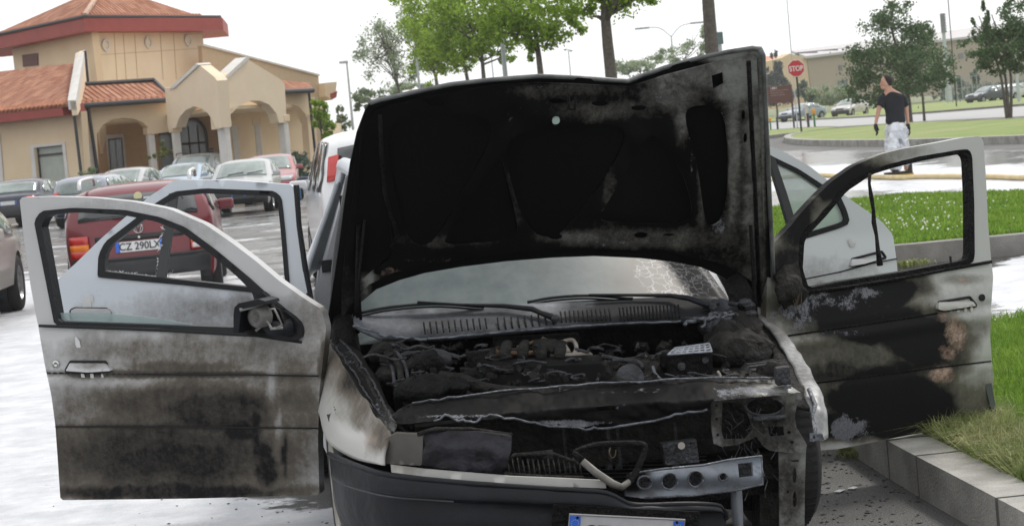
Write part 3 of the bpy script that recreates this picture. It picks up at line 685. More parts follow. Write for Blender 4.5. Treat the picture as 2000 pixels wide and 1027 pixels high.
mb = MB()
for x0, x1, y0, y1 in ((209, 244, 268, 340),): mb.prism([Bk.at(x, y, .02) for x, y in [(x0-3, y0-4), (x1-3, y0-6), (x1+5, y1), (x0+4, y1+2)]], Bk.n*.04)
mb.build('door_trim', MW, villa)
mb = MB(); mb.prism([Bk.at(x, y, .07) for x, y in [(211, 272), (238, 269), (244, 340), (217, 342)]], Bk.n*.03); dr = mb.build('door', MGL, villa)
mb = MB()
for q in ([(211, 272), (238, 269), (238, 272), (211, 275)], [(211, 272), (213, 272), (219, 341), (216, 342)], [(236, 270), (238, 269), (244, 340), (241, 340)], [(224, 271), (225.5, 271), (231, 341), (229.5, 341)]): mb.prism([Bk.at(x, y, .1) for x, y in q], Bk.n*.04)
mb.build('frame', MDARK, dr)
# arched glass door
def archpoly(x0, x1, yt, yb, sl=.1, pts=12):
    h = (x1-x0)/2; xc = (x0+x1)/2; sp = yt+h*1.15
    P = [(xc-h+(yb-sp)*sl, yb)]+[(xc-h*math.cos(math.pi*k/pts)+sl*(sp-h*1.15*math.sin(math.pi*k/pts)-sp), sp-h*1.15*math.sin(math.pi*k/pts)) for k in range(pts+1)]+[(xc+h+(yb-sp)*sl, yb)]
    return P
mb = MB(); mb.prism([Bk.at(x, y, .03) for x, y in archpoly(350, 402, 232, 340)], Bk.n*.03); ag = mb.build('arched_window', MGL, villa)
mb = MB()
AP = archpoly(350, 402, 232, 340)
mb.tube([Bk.at(x, y, .08) for x, y in AP], .07, 6)
for x in (367, 385): mb.tube([Bk.at(x, 246, .08), Bk.at(x+9, 340, .08)], .035, 5)
mb.tube([Bk.at(353, 282, .08), Bk.at(405, 278, .08)], .05, 5); mb.build('frame', MDARK, ag)
mb = MB(); mb.prism([Bk.at(x, y, .03) for x, y in archpoly(310, 338, 245, 335)], Bk.n*.03); mb.build('arched_window', MGL, villa)
# --- portico : left gable face and front gable face
Pl = Fa(325, 300, 82, 425, 300, 77); Pr = Fa(425, 300, 77, 556, 300, 81)
Pl.wall('portico_wall', [(322, 172), (336, 172), (388, 126), (418, 150), (424, 158), (431, 250), (421, 250), (416, 236), (406, 222), (392, 211), (378, 208), (362, 216), (350, 230), (343, 250), (328, 252)], [], villa, MYL, .4)
Pr.wall('portico_wall', [(424, 160), (480, 114), (546, 154), (556, 164), (560, 240), (545, 240), (540, 222), (526, 205), (508, 197), (490, 197), (468, 206), (450, 224), (445, 250), (431, 252)], [], villa, MYL, .4)
for Pf, q in ((Pl, [(332, 174), (386, 124), (391, 127), (342, 173)]), (Pr, [(424, 162), (479, 112), (486, 114), (434, 161)])):
    mb = MB(); mb.prism([Pf.at(x, y, .06) for x, y in q], -Pf.n*.5); mb.build('coping', MW, villa)
# right side arch bay
Rr = Fa(552, 300, 84, 614, 300, 86)
Rr.wall('bay_wall', [(550, 176), (606, 174), (612, 240), (604, 240), (596, 222), (583, 208), (568, 204), (556, 206), (553, 230)], [], villa, MY, .4)
Rr.wall('corner_pier', [(600, 225), (612, 223), (619, 330), (608, 332)], [], villa, MY, .3)
roofplane('bay_roof', [Rr(548, 178, .5), Rr(610, 176, .5), Rr(606, 162, -.6), Rr(550, 157, -.6)], villa)
mb = MB(); mb.tube([Rr(548, 180, .55), Rr(611, 177, .55)], .1, 8); mb.tube([Rr(603, 178, .45), Rr(617, 310, .3)], .06, 6); mb.build('gutter', MGUT, villa)
mb = MB(); mb.prism([Vector((q.x, q.y, 3.15)) for q in (Ar.a-Ar.n*.5, Ar.b-Ar.n*.5, Pl.b-Pl.n*.3, Pr.b-Pr.n*.5, Rr.b-Rr.n*.5, Vector((Rr.b.x, 92, 0)), Vector((Ar.a.x, 88, 0)))], (0, 0, .12)); mb.build('arcade_ceiling', MY, villa)
Rb = Fa(440, 300, 87, 620, 300, 90)
Rb.wall('back_wall', [(440, 190), (615, 190), (622, 330), (450, 340)], [], villa, MY)
# long wall with the falling roofline
Lw = Fa(396, 300, 92, 628, 300, 96)
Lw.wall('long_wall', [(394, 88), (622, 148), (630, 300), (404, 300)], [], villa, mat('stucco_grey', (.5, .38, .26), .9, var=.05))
mb = MB(); mb.prism([Lw.at(x, y, .1) for x, y in [(393, 86), (622, 146), (622, 149), (394, 90)]], -Lw.n*.5); mb.build('coping', MW, villa)
mb = MB(); mb.prism([Lw.at(x, y, .5) for x, y in [(622, 164), (645, 162), (643, 182), (634, 196), (624, 190)]], -Lw.n*1.5); mb.build('side_block', MY, villa)
mb = MB(); mb.prism([Lw.at(x, y, .55) for x, y in [(632, 185), (645, 180), (643, 192), (634, 197)]], -Lw.n*1.5); mb.build('side_eave', MRED, villa)
Lw.wall('end_wall', [(618, 190), (634, 190), (641, 310), (628, 310)], [], villa, MY)
# columns
def column(Pf, x, y0, y1, w_, off=-.2):
    a = Pf(x, y0, off); b = Pf(x+(y1-y0)*.1, y1, off); r = w_*(a-EYE).length/F/2*.74
    a = Vector((b.x, b.y, a.z)); mb = MB(); rot = Matrix((Pf.u, Pf.n, Vector((0, 0, 1)))).transposed()
    h = a.z-b.z
    mb.box((a+b)/2-Vector((0, 0, .0)), (2*r, 2*r, h), rot); mb.build('column', MW, villa, bevel=.03)
    mb = MB(); mb.box(a+Vector((0, 0, .12)), (2*r+.12, 2*r+.12, .26), rot); mb.build('capital', MY, villa, bevel=.02)
column(Ar, 293, 262, 335, 18); column(Pl, 343, 258, 322, 19); column(Pr, 436, 248, 318, 24, -.05); column(Bk, 457, 245, 320, 17, 1.5); column(Bk, 502, 243, 312, 16, 1.5); column(Pr, 552, 238, 312, 21, -.2); column(Rr, 604, 232, 300, 15, -.2)
mb = MB(); mb.prism([Bk.at(x, y, .7) for x, y in [(408, 290), (416, 290), (417, 300), (409, 300)]], Bk.n*.05)
mb.build('plaque', MDARK, villa)
mb = MB()
mb.tube([Tr(181, 64, .1), Tr(190, 160, .1)], .07, 6); mb.tube([Ar(172, 210, .3), Ar(192, 345, .2)], .07, 6); mb.tube([Lb(145, 226, .2), Lb(160, 352, .2)], .06, 6); mb.tube([Lb(166, 100, -2.9), Lb(172, 165, -2.9)], .06, 6)
build_each(mb, 'downpipe', MGUT, villa)
mb = MB(); q = Bk(320, 350, .0); mb.prism([Vector((Ar.a.x-1, Ar.a.y, .0)), Vector((Pr.a.x, Pr.a.y-.4, 0)), Vector((Rr.b.x+1, Rr.b.y, 0)), Vector((Bk.b.x+3, 95, 0)), Vector((Ar.a.x-1, 95, 0))], (0, 0, .15)); mb.build('plinth', MW, villa)
# body mass behind facade so other views close
mb = MB(); mb.prism([Vector((Bk.a.x, Bk.a.y+.4, 0)), Vector((Bk.b.x, Bk.b.y+.4, 0)), Vector((Lw.b.x, Lw.b.y+.3, 0)), Vector((Lw.b.x, 110, 0)), Vector((Lb.a.x, 110, 0)), Vector((Lb.a.x, Lb.a.y+.4, 0)), Vector((Lb.b.x, Lb.b.y+.4, 0))], (0, 0, 2.6)); mb.build('rear_block', MY, villa)
mb = MB(); mb.box((Y(632, 180, 99).x, 99, 1.5), (.08, .08, 7)); 
# ================================================================== FAR YELLOW BUILDING
Q1 = Fa(1490, 170, 250, 1578, 170, 262); Q2 = Fa(1578, 170, 262, 2200, 150, 330)
fb = thing('warehouse', 'long beige warehouse with a pale roof far behind the stop sign and trees', 'building', tuple(Q1.b))
MH1 = mat('far_wall_lit', (.58, .45, .29), .9, var=.03); MH2 = mat('far_wall', (.36, .31, .24), .9, var=.03); MHR = mat('far_roof', (.5, .48, .49), .8, var=.03)  # gable coloured lighter as lit, side wall darker as shaded
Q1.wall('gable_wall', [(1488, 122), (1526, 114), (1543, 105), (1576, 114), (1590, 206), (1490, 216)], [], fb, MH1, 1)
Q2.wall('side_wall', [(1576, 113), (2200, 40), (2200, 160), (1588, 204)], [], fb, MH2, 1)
mb = MB(); mb.prism([Q2(1574, 115, .5), Q2(2200, 38, .5), Q2(2200, 20, -8), Q2(1545, 104, -8)], (0, 0, .3)); mb.build('roof', MHR, fb)
mb = MB()
for x in (1575, 1615, 1656, 1835): p = Q2(x, 106-(x-1575)*.098, -3.0); mb.box(p, (2.6, 1.5, .6))
mb.build('roof_light', mat('far_dark', (.2, .2, .22), .6), fb)
for x, y, w_, h in ((1852, 112, 8, 10), (1875, 110, 9, 10), (1893, 108, 10, 9), (1645, 165, 18, 14), (1885, 165, 12, 8), (1640, 133, 6, 10)):
    mb = MB(); mb.prism([Q2.at(x+a, y+b, .05) for a, b in ((-w_/2, -h/2), (w_/2, -h/2-1), (w_/2+1, h/2-1), (-w_/2+1, h/2))], Q2.n*.05); mb.build('window', mat('far_win', (.1, .12, .14), .3), fb)
hs = Fa(1380, 150, 300, 1512, 150, 300); hr = thing('farmhouse', 'hazy house with an orange tiled roof behind the grey-blue conifer', 'building', tuple(hs.a))
hs.wall('wall', [(1380, 142), (1520, 130), (1524, 206), (1380, 220)], [], hr, MH1, 3)
mb = MB(); mb.prism([hs(1376, 142, .6), hs(1522, 130, .6), hs(1518, 112, -4), hs(1380, 124, -4)], (0, 0, .25)); mb.build('roof', mat('orange_roof', (.6, .25, .16), .8), hr)
hs = Fa(760, 200, 140, 830, 200, 140); hr = thing('low_house', 'low house roof just showing over the left edge of the bonnet', 'building', tuple(hs.a))
hs.wall('wall', [(790, 196), (860, 190), (862, 270), (795, 275)], [], hr, MY, 4); mb = MB(); mb.prism([hs(785, 196, .6), hs(865, 189, .6), hs(850, 180, -3), hs(800, 184, -3)], (0, 0, .25)); mb.build('roof', mat('orange_roof', (.6, .25, .16)), hr)
# fence line before the warehouse
mb = MB(); a, b_ = Vector(Y(1850, 190, 212)), Vector(Y(2060, 180, 212)); a.z = b_.z = 0
for k in range(22): q = a.lerp(b_, k/21); mb.box((q.x, q.y, 1.3), (.07, .07, 2.6))
for z in (.3, 1.4, 2.5): mb.tube([a+Vector((0, 0, z)), b_+Vector((0, 0, z))], .03, 5)
tag(mb.build('fence', mat('fence_metal', (.3, .31, .32), .6)), 'thin grey wire fence before the far warehouse', 'fence')

# ================================================================== SIGNS AND POLES
MPOLE = mat('pole_grey', (.42, .46, .47), .5, var=.05); MBLK = mat('pole_black', (.02, .022, .025), .5)
def vpole(mb, x, ytop, ybot, D, r, r2=None):
    b = Y(x, ybot, D); a = Y(x, ytop, D); z = a.z
    mb.tube([Vector((b.x, D, max(0, b.z) if ybot < 1e3 else 0)), Vector((b.x, D, z))], [r, r if r2 is None else r2], 10)
    return Vector((b.x, D, z))
g0 = G(1566, 265); D = g0.y
st = thing('stop_sign', 'red octagonal stop sign on a dark pole beside the brown board', 'sign', tuple(g0))
c = Y(1554.5, 134, D); r = 17.5*D/F
mb = MB(); mb.tube([g0, Vector((g0.x, g0.y+.05, c.z+.1))], .045, 8); mb.build('pole', MBLK, st)
c = Vector((g0.x, D-.05, c.z))
cxx = Y(1554, 134, D).x; c.x = (cxx+g0.x)/2 if abs(cxx-g0.x) < .3 else g0.x
mb = MB(); octa = lambda rr, yo: [c+Vector((rr*math.cos(math.pi/8+k*math.pi/4), yo, rr*math.sin(math.pi/8+k*math.pi/4))) for k in range(8)]
mb.prism(octa(r, 0), (0, .03, 0)); mb.build('rim', mat('sign_white', (.75, .75, .75), .5), st)
mb = MB(); mb.prism(octa(r*.94, -.012), (0, .01, 0)); mb.build('face', mat('sign_red', (.52, .02, .035), .4, var=.05), st)
text('STOP', r*.80, frame(c+Vector((0, -.03, -.02)), (1, 0, 0), (0, 0, 1)), mat('sign_white', (.75,)*3), st, 'lettering', sx=.80, bold=.006)
bd = thing('notice_board', 'brown notice board on two posts with faint pale lines of writing', 'sign', tuple(G(1530, 252)))
D = G(1530, 252).y; MBR = mat('board_brown', (.10, .035, .025), .6, var=.06)
mb = MB(); mb.prism([Y(x, y, D) for x, y in [(1498.5, 171), (1546, 165.5), (1549, 199), (1502, 203.5)]], (0, .06, 0)); mb.build('board', MBR, bd)
for xx, yb in ((1505, 255), (1551, 250)):
    q = G(xx, yb); mb = MB(); mb.tube([Vector((q.x, D+.08, 0)), Vector((q.x+0, D+.08, Y(xx-4, 168, D).z))], .06, 8); mb.build('post', mat('post_brown', (.07, .05, .045), .6), bd)
MPW = mat('pale_letter', (.6, .5, .47), .6)
def btxt(s, x, y, size, w_):
    p = Y(x, y, D-.02); text(s, size, frame(p, (1, 0, 0), (0, 0, 1)), MPW, bd, 'lettering', sx=w_, align='LEFT', bold=.004)
btxt('1881', 1504, 173.5, .19, 1.15)
for k, (wd_, dx) in enumerate(((1.0, 0), (.74, 1), (.8, 2))):
    mb = MB(); p0 = Y(1504+dx*.7, 178.5+k*4.4, D-.02); xx = 0; rr = random.Random(k)
    while xx < wd_:
        l = rr.uniform(.05, .16); mb.box(p0+Vector((xx+l/2, 0, 0)), (l, .01, .045)); xx += l+.03
    mb.build('line_of_writing', mat('faint_letter', (.3, .2, .18), .6), bd)
for i, (x0, yb, yt, rr, m_, lb) in enumerate(((1519.5, 256, 229, .06, MBLK, 'dark bollard under the brown board'), (1579.5, 250, 221, .075, MBLK, 'dark bollard right of the stop sign pole'))):
    q = G(x0, yb); mb = MB(); z = Y(x0, yt, q.y).z; mb.lathe([(rr, 0), (rr, z*.9), (rr*1.15, z*.9), (rr*1.15, z*.95), (rr*.8, z), (0, z)], Vector((q.x, q.y, 0)), (0, 0, 1), 12)
    tag(mb.build('bollard', m_), lb, 'bollard', 'dark bollards on the sign island')
for x0, yb, yt, lb in ((1592, 253, 212, 'green post with an orange cap right of the dark bollard'), (1505.5, 254, 231, 'short green and yellow post left of the dark bollard')):
    q = G(x0, yb); z = Y(x0, yt, q.y).z; t = thing('marker_post', lb, 'post', (q.x, q.y, 0), group='green marker posts')
    mb = MB(); mb.cyl((q.x, q.y, 0), (q.x, q.y, z*.72), .055); mb.build('post', mat('post_green', (.07, .2, .1), .5), t)
    mb = MB(); mb.lathe([(.055, z*.72), (.09, z*.75), (.1, z*.9), (.07, z), (0, z)], (q.x, q.y, 0), (0, 0, 1), 12); mb.build('cap', mat('cap_orange', (.75, .33, .03), .5), t)
q = G(1577, 238); mb = MB(); mb.box((q.x, q.y, .6), (.22, .2, 1.2)); mb.box((q.x, q.y, 1.22), (.28, .26, .06)); tag(mb.build('utility_box', mat('box_beige', (.5, .45, .35), .7), bevel=.02), 'beige utility pillar behind the right dark bollard', 'utility box')
def lamp(name, label, x, yb, yt, D, r, arms, m_=MPOLE, cat='street lamp', head=.45):
    a = Y(x, yt, D); t = thing(name, label, cat, (a.x, D, 0)); mb = MB(); mb.tube([Vector((a.x, D, 0)), Vector((a.x, D, a.z))], [r*1.3, r*.7], 8); mb.build('pole', m_, t)
    for ax, ay in arms:
        e = Y(ax, ay, D); top = Vector((a.x, D, a.z)); md = top.lerp(e, .4)+Vector((0, 0, .18*abs(e.x-top.x)))
        mb = MB(); mb.tube(catm([tuple(top), tuple(md), tuple(e)], 5), r*.5, 6); mb.build('arm', m_, t)
        mb = MB(); mb.box(e+Vector((0, 0, -.03)), (head, .25, .12)); mb.build('lamp_head', mat('lamp_head', (.35, .38, .4), .4), t, bevel=.03)
lamp('street_lamp', 'tall slim street lamp right of the villa with one short arm', 677, 0, 121, 110, .06, [(671, 121)])
lamp('street_lamp', 'double-armed street lamp between the two thickest maple trunks', 1311, 0, 72, 150, .06, [(1254, 55), (1362, 44)], head=1.0)
lamp('street_lamp', 'small distant lamp with a crossbar right of the middle maple', 1110, 0, 98, 170, .05, [(1104, 97), (1115, 99)], head=.25)
lamp('street_lamp', 'thin pale pole between the bright maples over the bonnet', 955, 0, 60, 140, .04, [(952, 60)], head=.2)
for x, yt, D, r, lb, m_ in ((990, 20, 62, .095, 'thick grey mast standing among the maple leaves', MPOLE), (820, 120, 88, .075, 'grey mast left of the row between grey tree and maples', MPOLE), (1552, -60, 130, .035, 'very thin tall pole rising behind the stop sign', MPOLE), (1866, -80, 165, .05, 'thin dark tall pole right of the big dark tree', MBLK), (1989, 90, 150, .12, 'pale pole by the far cars at the right edge', MPOLE), (683, 200, 125, .03, 'short thin pole beside the slim street lamp', MPOLE)):
    a = Y(x, yt, D); mb = MB(); mb.lathe([(r*1.6, 0), (r*1.6, .12), (r, .15), (r*.6, a.z), (0, a.z)], (Y(x, 180, D).x, D, 0), (0, 0, 1), 10)
    tag(mb.build('mast', m_), lb, 'pole')
D = 230; a = Y(1843, 65, D); t = thing('floodlight_mast', 'tall sports floodlight mast with a narrow stack of lamps above the warehouse', 'floodlight', (a.x, D, 0))
mb = MB(); mb.tube([(a.x, D, 0), (a.x, D, a.z)], [.35, .18], 10); mb.build('mast', MPOLE, t)
tp = Y(1838, 27, D); mb = MB(); mb.box((a.x, D, (a.z+tp.z)/2), (.45, .3, tp.z-a.z)); 
for k in range(7): mb.box((a.x, D-.25, a.z+(tp.z-a.z)*(k+.5)/7), (.55, .3, .2))
mb.build('lamp_rack', mat('flood', (.22, .23, .26), .5), t)
D = 60; a = Y(1405, 75, D); t = thing('floodlight', 'greenish square floodlight just right of the bare maple trunk', 'floodlight', (a.x, D, 0))
mb = MB(); mb.tube([(a.x-.02, D, 0), (a.x, D, a.z)], .05, 8); mb.build('pole', MPOLE, t); mb = MB(); mb.box(a, (.2, .12, .34)); mb.build('lamp_head', mat('flood_green', (.1, .16, .16), .4), t, bevel=.02)
# ================================================================== PARKED CARS
MTY = mat('tyre', (.018, .018, .019), .8, bump=.3, bscale=60); MRIM = mat('rim', (.35, .36, .37), .35, metal=.6)
MGC = mat('car_glass', (.13, .16, .155), .05, spec=1.0, scale=2, col2=(.28, .34, .32)); MGD = mat('car_glass_dark', (.02, .025, .027), .05, spec=1.0)
MPL = mat('black_plastic', (.025, .026, .028), .55, var=.2); MLH = mat('head_lamp', (.5, .53, .55), .1, spec=1); MLR = mat('tail_lamp', (.5, .015, .01), .15, spec=1, emit=(.5, .02, .01, .0)); MLO = mat('tail_amber', (.75, .2, .02), .15)
MPW2 = mat('plate_white', (.72, .72, .72), .4, var=.03); MPB = mat('plate_blue', (.03, .13, .6), .4, var=.03); MCH = mat('chrome', (.6, .6, .6), .2, metal=1)
def paint(name, c, metal=.3): return mat('paint_'+name, c, .3, metal=metal, var=.04, scale=1, coat=.6)
KINDS = {  # (x fraction from rear, z, tag of the segment that follows)
 'hatch': [(.0, .28, 'b'), (-.002, .55, 'b'), (.01, .62, 'b'), (.025, .92, 'r'), (.12, 1.33, 'b'), (.22, 1.41, 'b'), (.40, 1.43, 'b'), (.50, 1.38, 'w'), (.71, .97, 'b'), (.80, .90, 'b'), (.93, .78, 'b'), (.985, .66, 'b'), (1.0, .5, 'b'), (.99, .26, 'b')],
 'wagon': [(.0, .28, 'b'), (-.002, .55, 'b'), (.01, .64, 'b'), (.014, .98, 'r'), (.07, 1.35, 'b'), (.12, 1.42, 'b'), (.42, 1.44, 'b'), (.52, 1.38, 'w'), (.70, .98, 'b'), (.78, .92, 'b'), (.93, .80, 'b'), (.985, .68, 'b'), (1.0, .5, 'b'), (.99, .26, 'b')],
 'suv': [(.0, .38, 'b'), (-.002, .62, 'b'), (.01, .75, 'b'), (.02, 1.05, 'r'), (.08, 1.58, 'b'), (.14, 1.66, 'b'), (.45, 1.68, 'b'), (.53, 1.62, 'w'), (.68, 1.12, 'b'), (.76, 1.08, 'b'), (.94, .98, 'b'), (.99, .85, 'b'), (1.0, .6, 'b'), (.99, .36, 'b')],
 'mpv': [(.0, .28, 'b'), (-.002, .55, 'b'), (.01, .7, 'b'), (.018, 1.0, 'r'), (.08, 1.54, 'b'), (.13, 1.62, 'b'), (.42, 1.66, 'b'), (.54, 1.58, 'w'), (.76, 1.05, 'b'), (.83, .97, 'b'), (.95, .82, 'b'), (.99, .68, 'b'), (1.0, .5, 'b'), (.99, .26, 'b')],
 'sedan': [(.0, .28, 'b'), (-.002, .55, 'b'), (.01, .7, 'b'), (.02, .93, 'b'), (.06, .97, 'b'), (.15, .99, 'r'), (.27, 1.34, 'b'), (.34, 1.40, 'b'), (.46, 1.41, 'b'), (.53, 1.36, 'w'), (.69, .96, 'b'), (.77, .91, 'b'), (.94, .78, 'b'), (.99, .66, 'b'), (1.0, .5, 'b'), (.99, .26, 'b')],
}
class Car:
    def __init__(s, name, label, kind, px, py, D, yaw, L, W, H, pm, group=None, glass=None, lower=None, plate=None, rails=False, cat='car', detail=True, lowerz=.5, grill=True):
        """px,py: photo column of the near end's centre on the ground at distance D; yaw: heading of the nose (deg, 0 = away from camera, 90 = to the right)"""
        g = Y(px, py, D); s.h = math.radians(yaw)
        fw = Vector((math.sin(s.h), math.cos(s.h), 0)); near = 1 if fw.y < 0 else -1
        if abs(fw.y) < .35: near = 0
        ctr = Vector((g.x, D, 0)) - fw*(near*L/2)
        s.t = thing(name, label, cat, tuple(ctr), math.pi/2-s.h, group=group)     # local x = forward, y = left
        s.L, s.W, s.H = L, W, H; K = KINDS[kind]; zs = H/max(k[1] for k in K)
        out = [((k[0]-.5)*L, k[1]*(zs if k[1] > .7 else 1), k[2]) for k in K]; s.out = out; s.glass = glass or MGC; s.wr = .31 if kind != 'suv' else .35
        s.belt = out[3][1] if kind != 'sedan' else out[3][1]; s.roof = H
        P = []
        for i in range(len(out)-1):
            a, b = out[i], out[i+1]; n = max(1, int(math.dist(a[:2], b[:2])/.09))
            for k in range(n): P.append((a[0]+(b[0]-a[0])*k/n, a[1]+(b[1]-a[1])*k/n))
        P.append(out[-1][:2])
        for _ in range(2): P = [P[0]]+[tuple((P[i-1][q]+2*P[i][q]+P[i+1][q])/4 for q in (0, 1)) for i in range(1, len(P)-1)]+[P[-1]]
        s.P = P; s.pm = pm
        xf, xr = L*(.5-.175), -L*(.5-.19); s.axles = (xf, xr); bz = out[0][1]-.06
        bot = [(L*.47, bz)]
        for ax in (xf, xr):
            ar = s.wr+.05; bot += [(ax+ar*math.cos(math.pi*k/10), max(bz, s.wr+ar*math.sin(math.pi*k/10))) for k in range(11)]
        bot += [(-L*.47, bz)]
        side = P+bot; s.top = P
        pv, tr = tri2d(side, (), .14)
        A = np.array(P)
        Vs = []; Fs = []
        for sg in (1, -1):
            n0 = len(Vs)
            for x, z in pv:
                Vs.append(s.S(x, z, sg))
            Fs += [[n0+i for i in (t if sg < 0 else t[::-1])] for t in tr]
        s.body = mk('body', Vs, Fs, pm, s.t, smooth=True, local=True)
        # strips
        ny = 12; V = []; Fc = []
        for x, z in P:
            for j in range(ny+1): V.append(s.T(x, z, -1+2*j/ny))
        Fc = [[i*(ny+1)+j, i*(ny+1)+j+1, (i+1)*(ny+1)+j+1, (i+1)*(ny+1)+j] for i in range(len(P)-1) for j in range(ny)]
        bm = bmesh.new(); bm.from_mesh(s.body.data); vs = [bm.verts.new(v) for v in V]
        for f in Fc:
            q = bm.faces.new([vs[i] for i in f]); q.smooth = True
        # floor pan
        fl = [bm.verts.new(v) for v in ((L*.46, -W*.42, bz+.1), (L*.46, W*.42, bz+.1), (-L*.46, W*.42, bz+.1), (-L*.46, -W*.42, bz+.1))]; bm.faces.new(fl)
        bm.to_mesh(s.body.data); bm.free()
        if detail: s.glassparts(kind)
        s.wheels(detail)
    def f(s, x, z):
        b = s.belt; w_ = 1-.05*max(0, (.7-z)/.5)**2
        if z > b: w_ *= 1-.19*((z-b)/(s.roof-b))**1.2
        return s.W/2*w_*(1-.10*abs(2*x/s.L)**6)
    def disp(s, x, z, yf):
        """plan curvature of ends and crown of top"""
        e = abs(2*x/s.L); k = max(0, (e-.72)/.28)
        dx = -math.copysign(1, x)*.20*k*abs(yf)**3.2; dz = -.07*abs(yf)**3.5*(1-k*.7) if z > s.belt*.9 else 0
        return dx, dz
    def T(s, x, z, yf, off=0):
        dx, dz = s.disp(x, z, yf); return Vector((x+dx, s.f(x, z)*yf*(.985 if abs(yf) == 1 else 1), z+dz))
    def S(s, x, z, sg, off=0):
        A = np.array(s.P); d = np.hypot(A[:, 0]-x, A[:, 1]-z).min(); k = max(0, 1-d/.16)**2
        dx, dz = s.disp(x, z, 1); return Vector((x+dx*max(0, 1-d/.35), sg*(s.f(x, z)*(1-.015*k)+off), z+dz*k))
    def norm(s, i):
        a = Vector(s.P[max(i-1, 0)]); b = Vector(s.P[min(i+1, len(s.P)-1)]); d = (b-a).normalized(); return Vector((-d.y, 0, d.x))
    def strip(s, name, i0, i1, y0, y1, m, off=.006, parent=None, n=8, y0b=None, y1b=None, label=None):
        """patch lying on the over-the-car strip between outline indices (floats)"""
        V = []; st = max(2, int(i1-i0)+1)
        y0b = y0 if y0b is None else y0b; y1b = y1 if y1b is None else y1b
        for a in range(st+1):
            q = a/st; u = i0+(i1-i0)*q; i = min(int(u), len(s.P)-2); fr = u-i
            x = s.P[i][0]*(1-fr)+s.P[i+1][0]*fr; z = s.P[i][1]*(1-fr)+s.P[i+1][1]*fr; nn = s.norm(i+int(fr > .5))
            for j in range(n+1):
                yf = (y0+(y0b-y0)*q)+((y1+(y1b-y1)*q)-(y0+(y0b-y0)*q))*j/n; V.append(s.T(x, z, yf)+nn*off)
        Fc = [[i*(n+1)+j, i*(n+1)+j+1, (i+1)*(n+1)+j+1, (i+1)*(n+1)+j] for i in range(st) for j in range(n)]
        o = mk(name, V, Fc, m, parent or s.t, smooth=True, local=True, label=label); so_ = o.modifiers.new('s', 'SOLIDIFY'); so_.thickness = off+.012; so_.offset = 0
        return o
    def idx(s, x=None, z=None, rear=True):
        """outline index at height z on the rear or front end"""
        r = range(len(s.P)-1) if rear else range(len(s.P)-2, -1, -1)
        for i in r:
            a, b = s.P[i], s.P[i+1]
            lo, hi = (a, b) if rear else (b, a)
            if lo[1] <= z <= hi[1]:
                fr = (z-a[1])/(b[1]-a[1]+1e-9); return i+fr
        return 0 if rear else len(s.P)-2
    def segr(s, t):
        k = [i for i, o in enumerate(s.out) if o[2] == t][0]; a, b = s.out[k], s.out[k+1]
        d = lambda p: min(range(len(s.P)), key=lambda i: math.dist(s.P[i], p[:2])); return d(a), d(b)
    def glassparts(s, kind):
        i0, i1 = s.segr('r'); s.rg = s.strip('rear_window', i0+.6, i1-.4, -.84, .84, s.glass, y0b=-.86, y1b=.86)
        i0, i1 = s.segr('w'); s.ws = s.strip('windshield', i0+.3, i1-.4, -.82, .82, s.glass, y0b=-.82, y1b=.82)
        # side windows
        b = s.belt; rz = s.roof-.09; wf = s.out[[i for i, o in enumerate(s.out) if o[2] == 'w'][0]]; wb = s.out[[i for i, o in enumerate(s.out) if o[2] == 'w'][0]+1]; rr = s.out[[i for i, o in enumerate(s.out) if o[2] == 'r'][0]]; rt = s.out[[i for i, o in enumerate(s.out) if o[2] == 'r'][0]+1]
        x0, x1 = rr[0]+.16, wb[0]-.12; t0, t1 = rt[0]+.12, wf[0]-.02; bz = b+.03
        cuts = [0, .46, 1] if kind in ('hatch', 'sedan') else [0, .27, .62, 1]
        for sg in (1, -1):
            for a, c in zip(cuts[:-1], cuts[1:]):
                lerp = lambda p, q, t: p+(q-p)*t
                e = .03
                poly = [(lerp(x0, x1, a)+e, bz), (lerp(x0, x1, c)-e, bz), (lerp(t0, t1, c)-e, rz), (lerp(t0, t1, a)+e, rz)]
                pv, tr = tri2d(chaikin(poly, 1), (), .15); o = mk('side_window', [s.S(x, z, sg, .007) for x, z in pv], tr, s.glass, s.t, smooth=True, local=True)
                m_ = o.modifiers.new('s', 'SOLIDIFY'); m_.thickness = .012; m_.offset = 0
            mb = MB(); q = s.S(x1-.05, b+.06, sg); mb.box(q+Vector((0, sg*.10, .03)), (.10, .20, .13)); mb.build('mirror', s.pm, s.t, local=True, bevel=.03)
    def wheels(s, detail=True):
        for ax in s.axles:
            for sg in (1, -1):
                y = sg*(s.W/2-.10); r = s.wr; mb = MB()
                mb.lathe([(r*.62, -.09), (r*.93, -.095), (r, -.07), (r, .07), (r*.93, .095), (r*.62, .09)], (ax, y, r), (0, 1, 0), 28); w_ = mb.build('wheel', MTY, s.t, smooth=True, local=True)
                mb = MB(); mb.lathe([(0, .06*sg), (r*.2, .065*sg), (r*.25, .03*sg), (r*.55, .05*sg), (r*.62, .088*sg), (r*.66, .09*sg)], (ax, y, r), (0, 1, 0), 28)
                for k in range(7 if detail else 0): a = k*2*math.pi/7; mb.box((ax+r*.38*math.cos(a), y+sg*.055, r+r*.38*math.sin(a)), (r*.5, .025, .05), Matrix.Rotation(-a, 3, 'Y'))
                mb.build('rim', MRIM, w_, local=True); mb = MB(); mb.cyl((ax, y-sg*.14, r), (ax, y-sg*.02, r), r+.045, n=20); mb.build('wheel_arch', MBLK, s.t, local=True)
    def rearlights(s, z0, z1, y0, y1, m=None):
        a, b = s.idx(z=z0), s.idx(z=z1)
        for sg in (1, -1): s.strip('tail_light', a, b, sg*y0, sg*y1, m or MLR, off=.012, n=4)
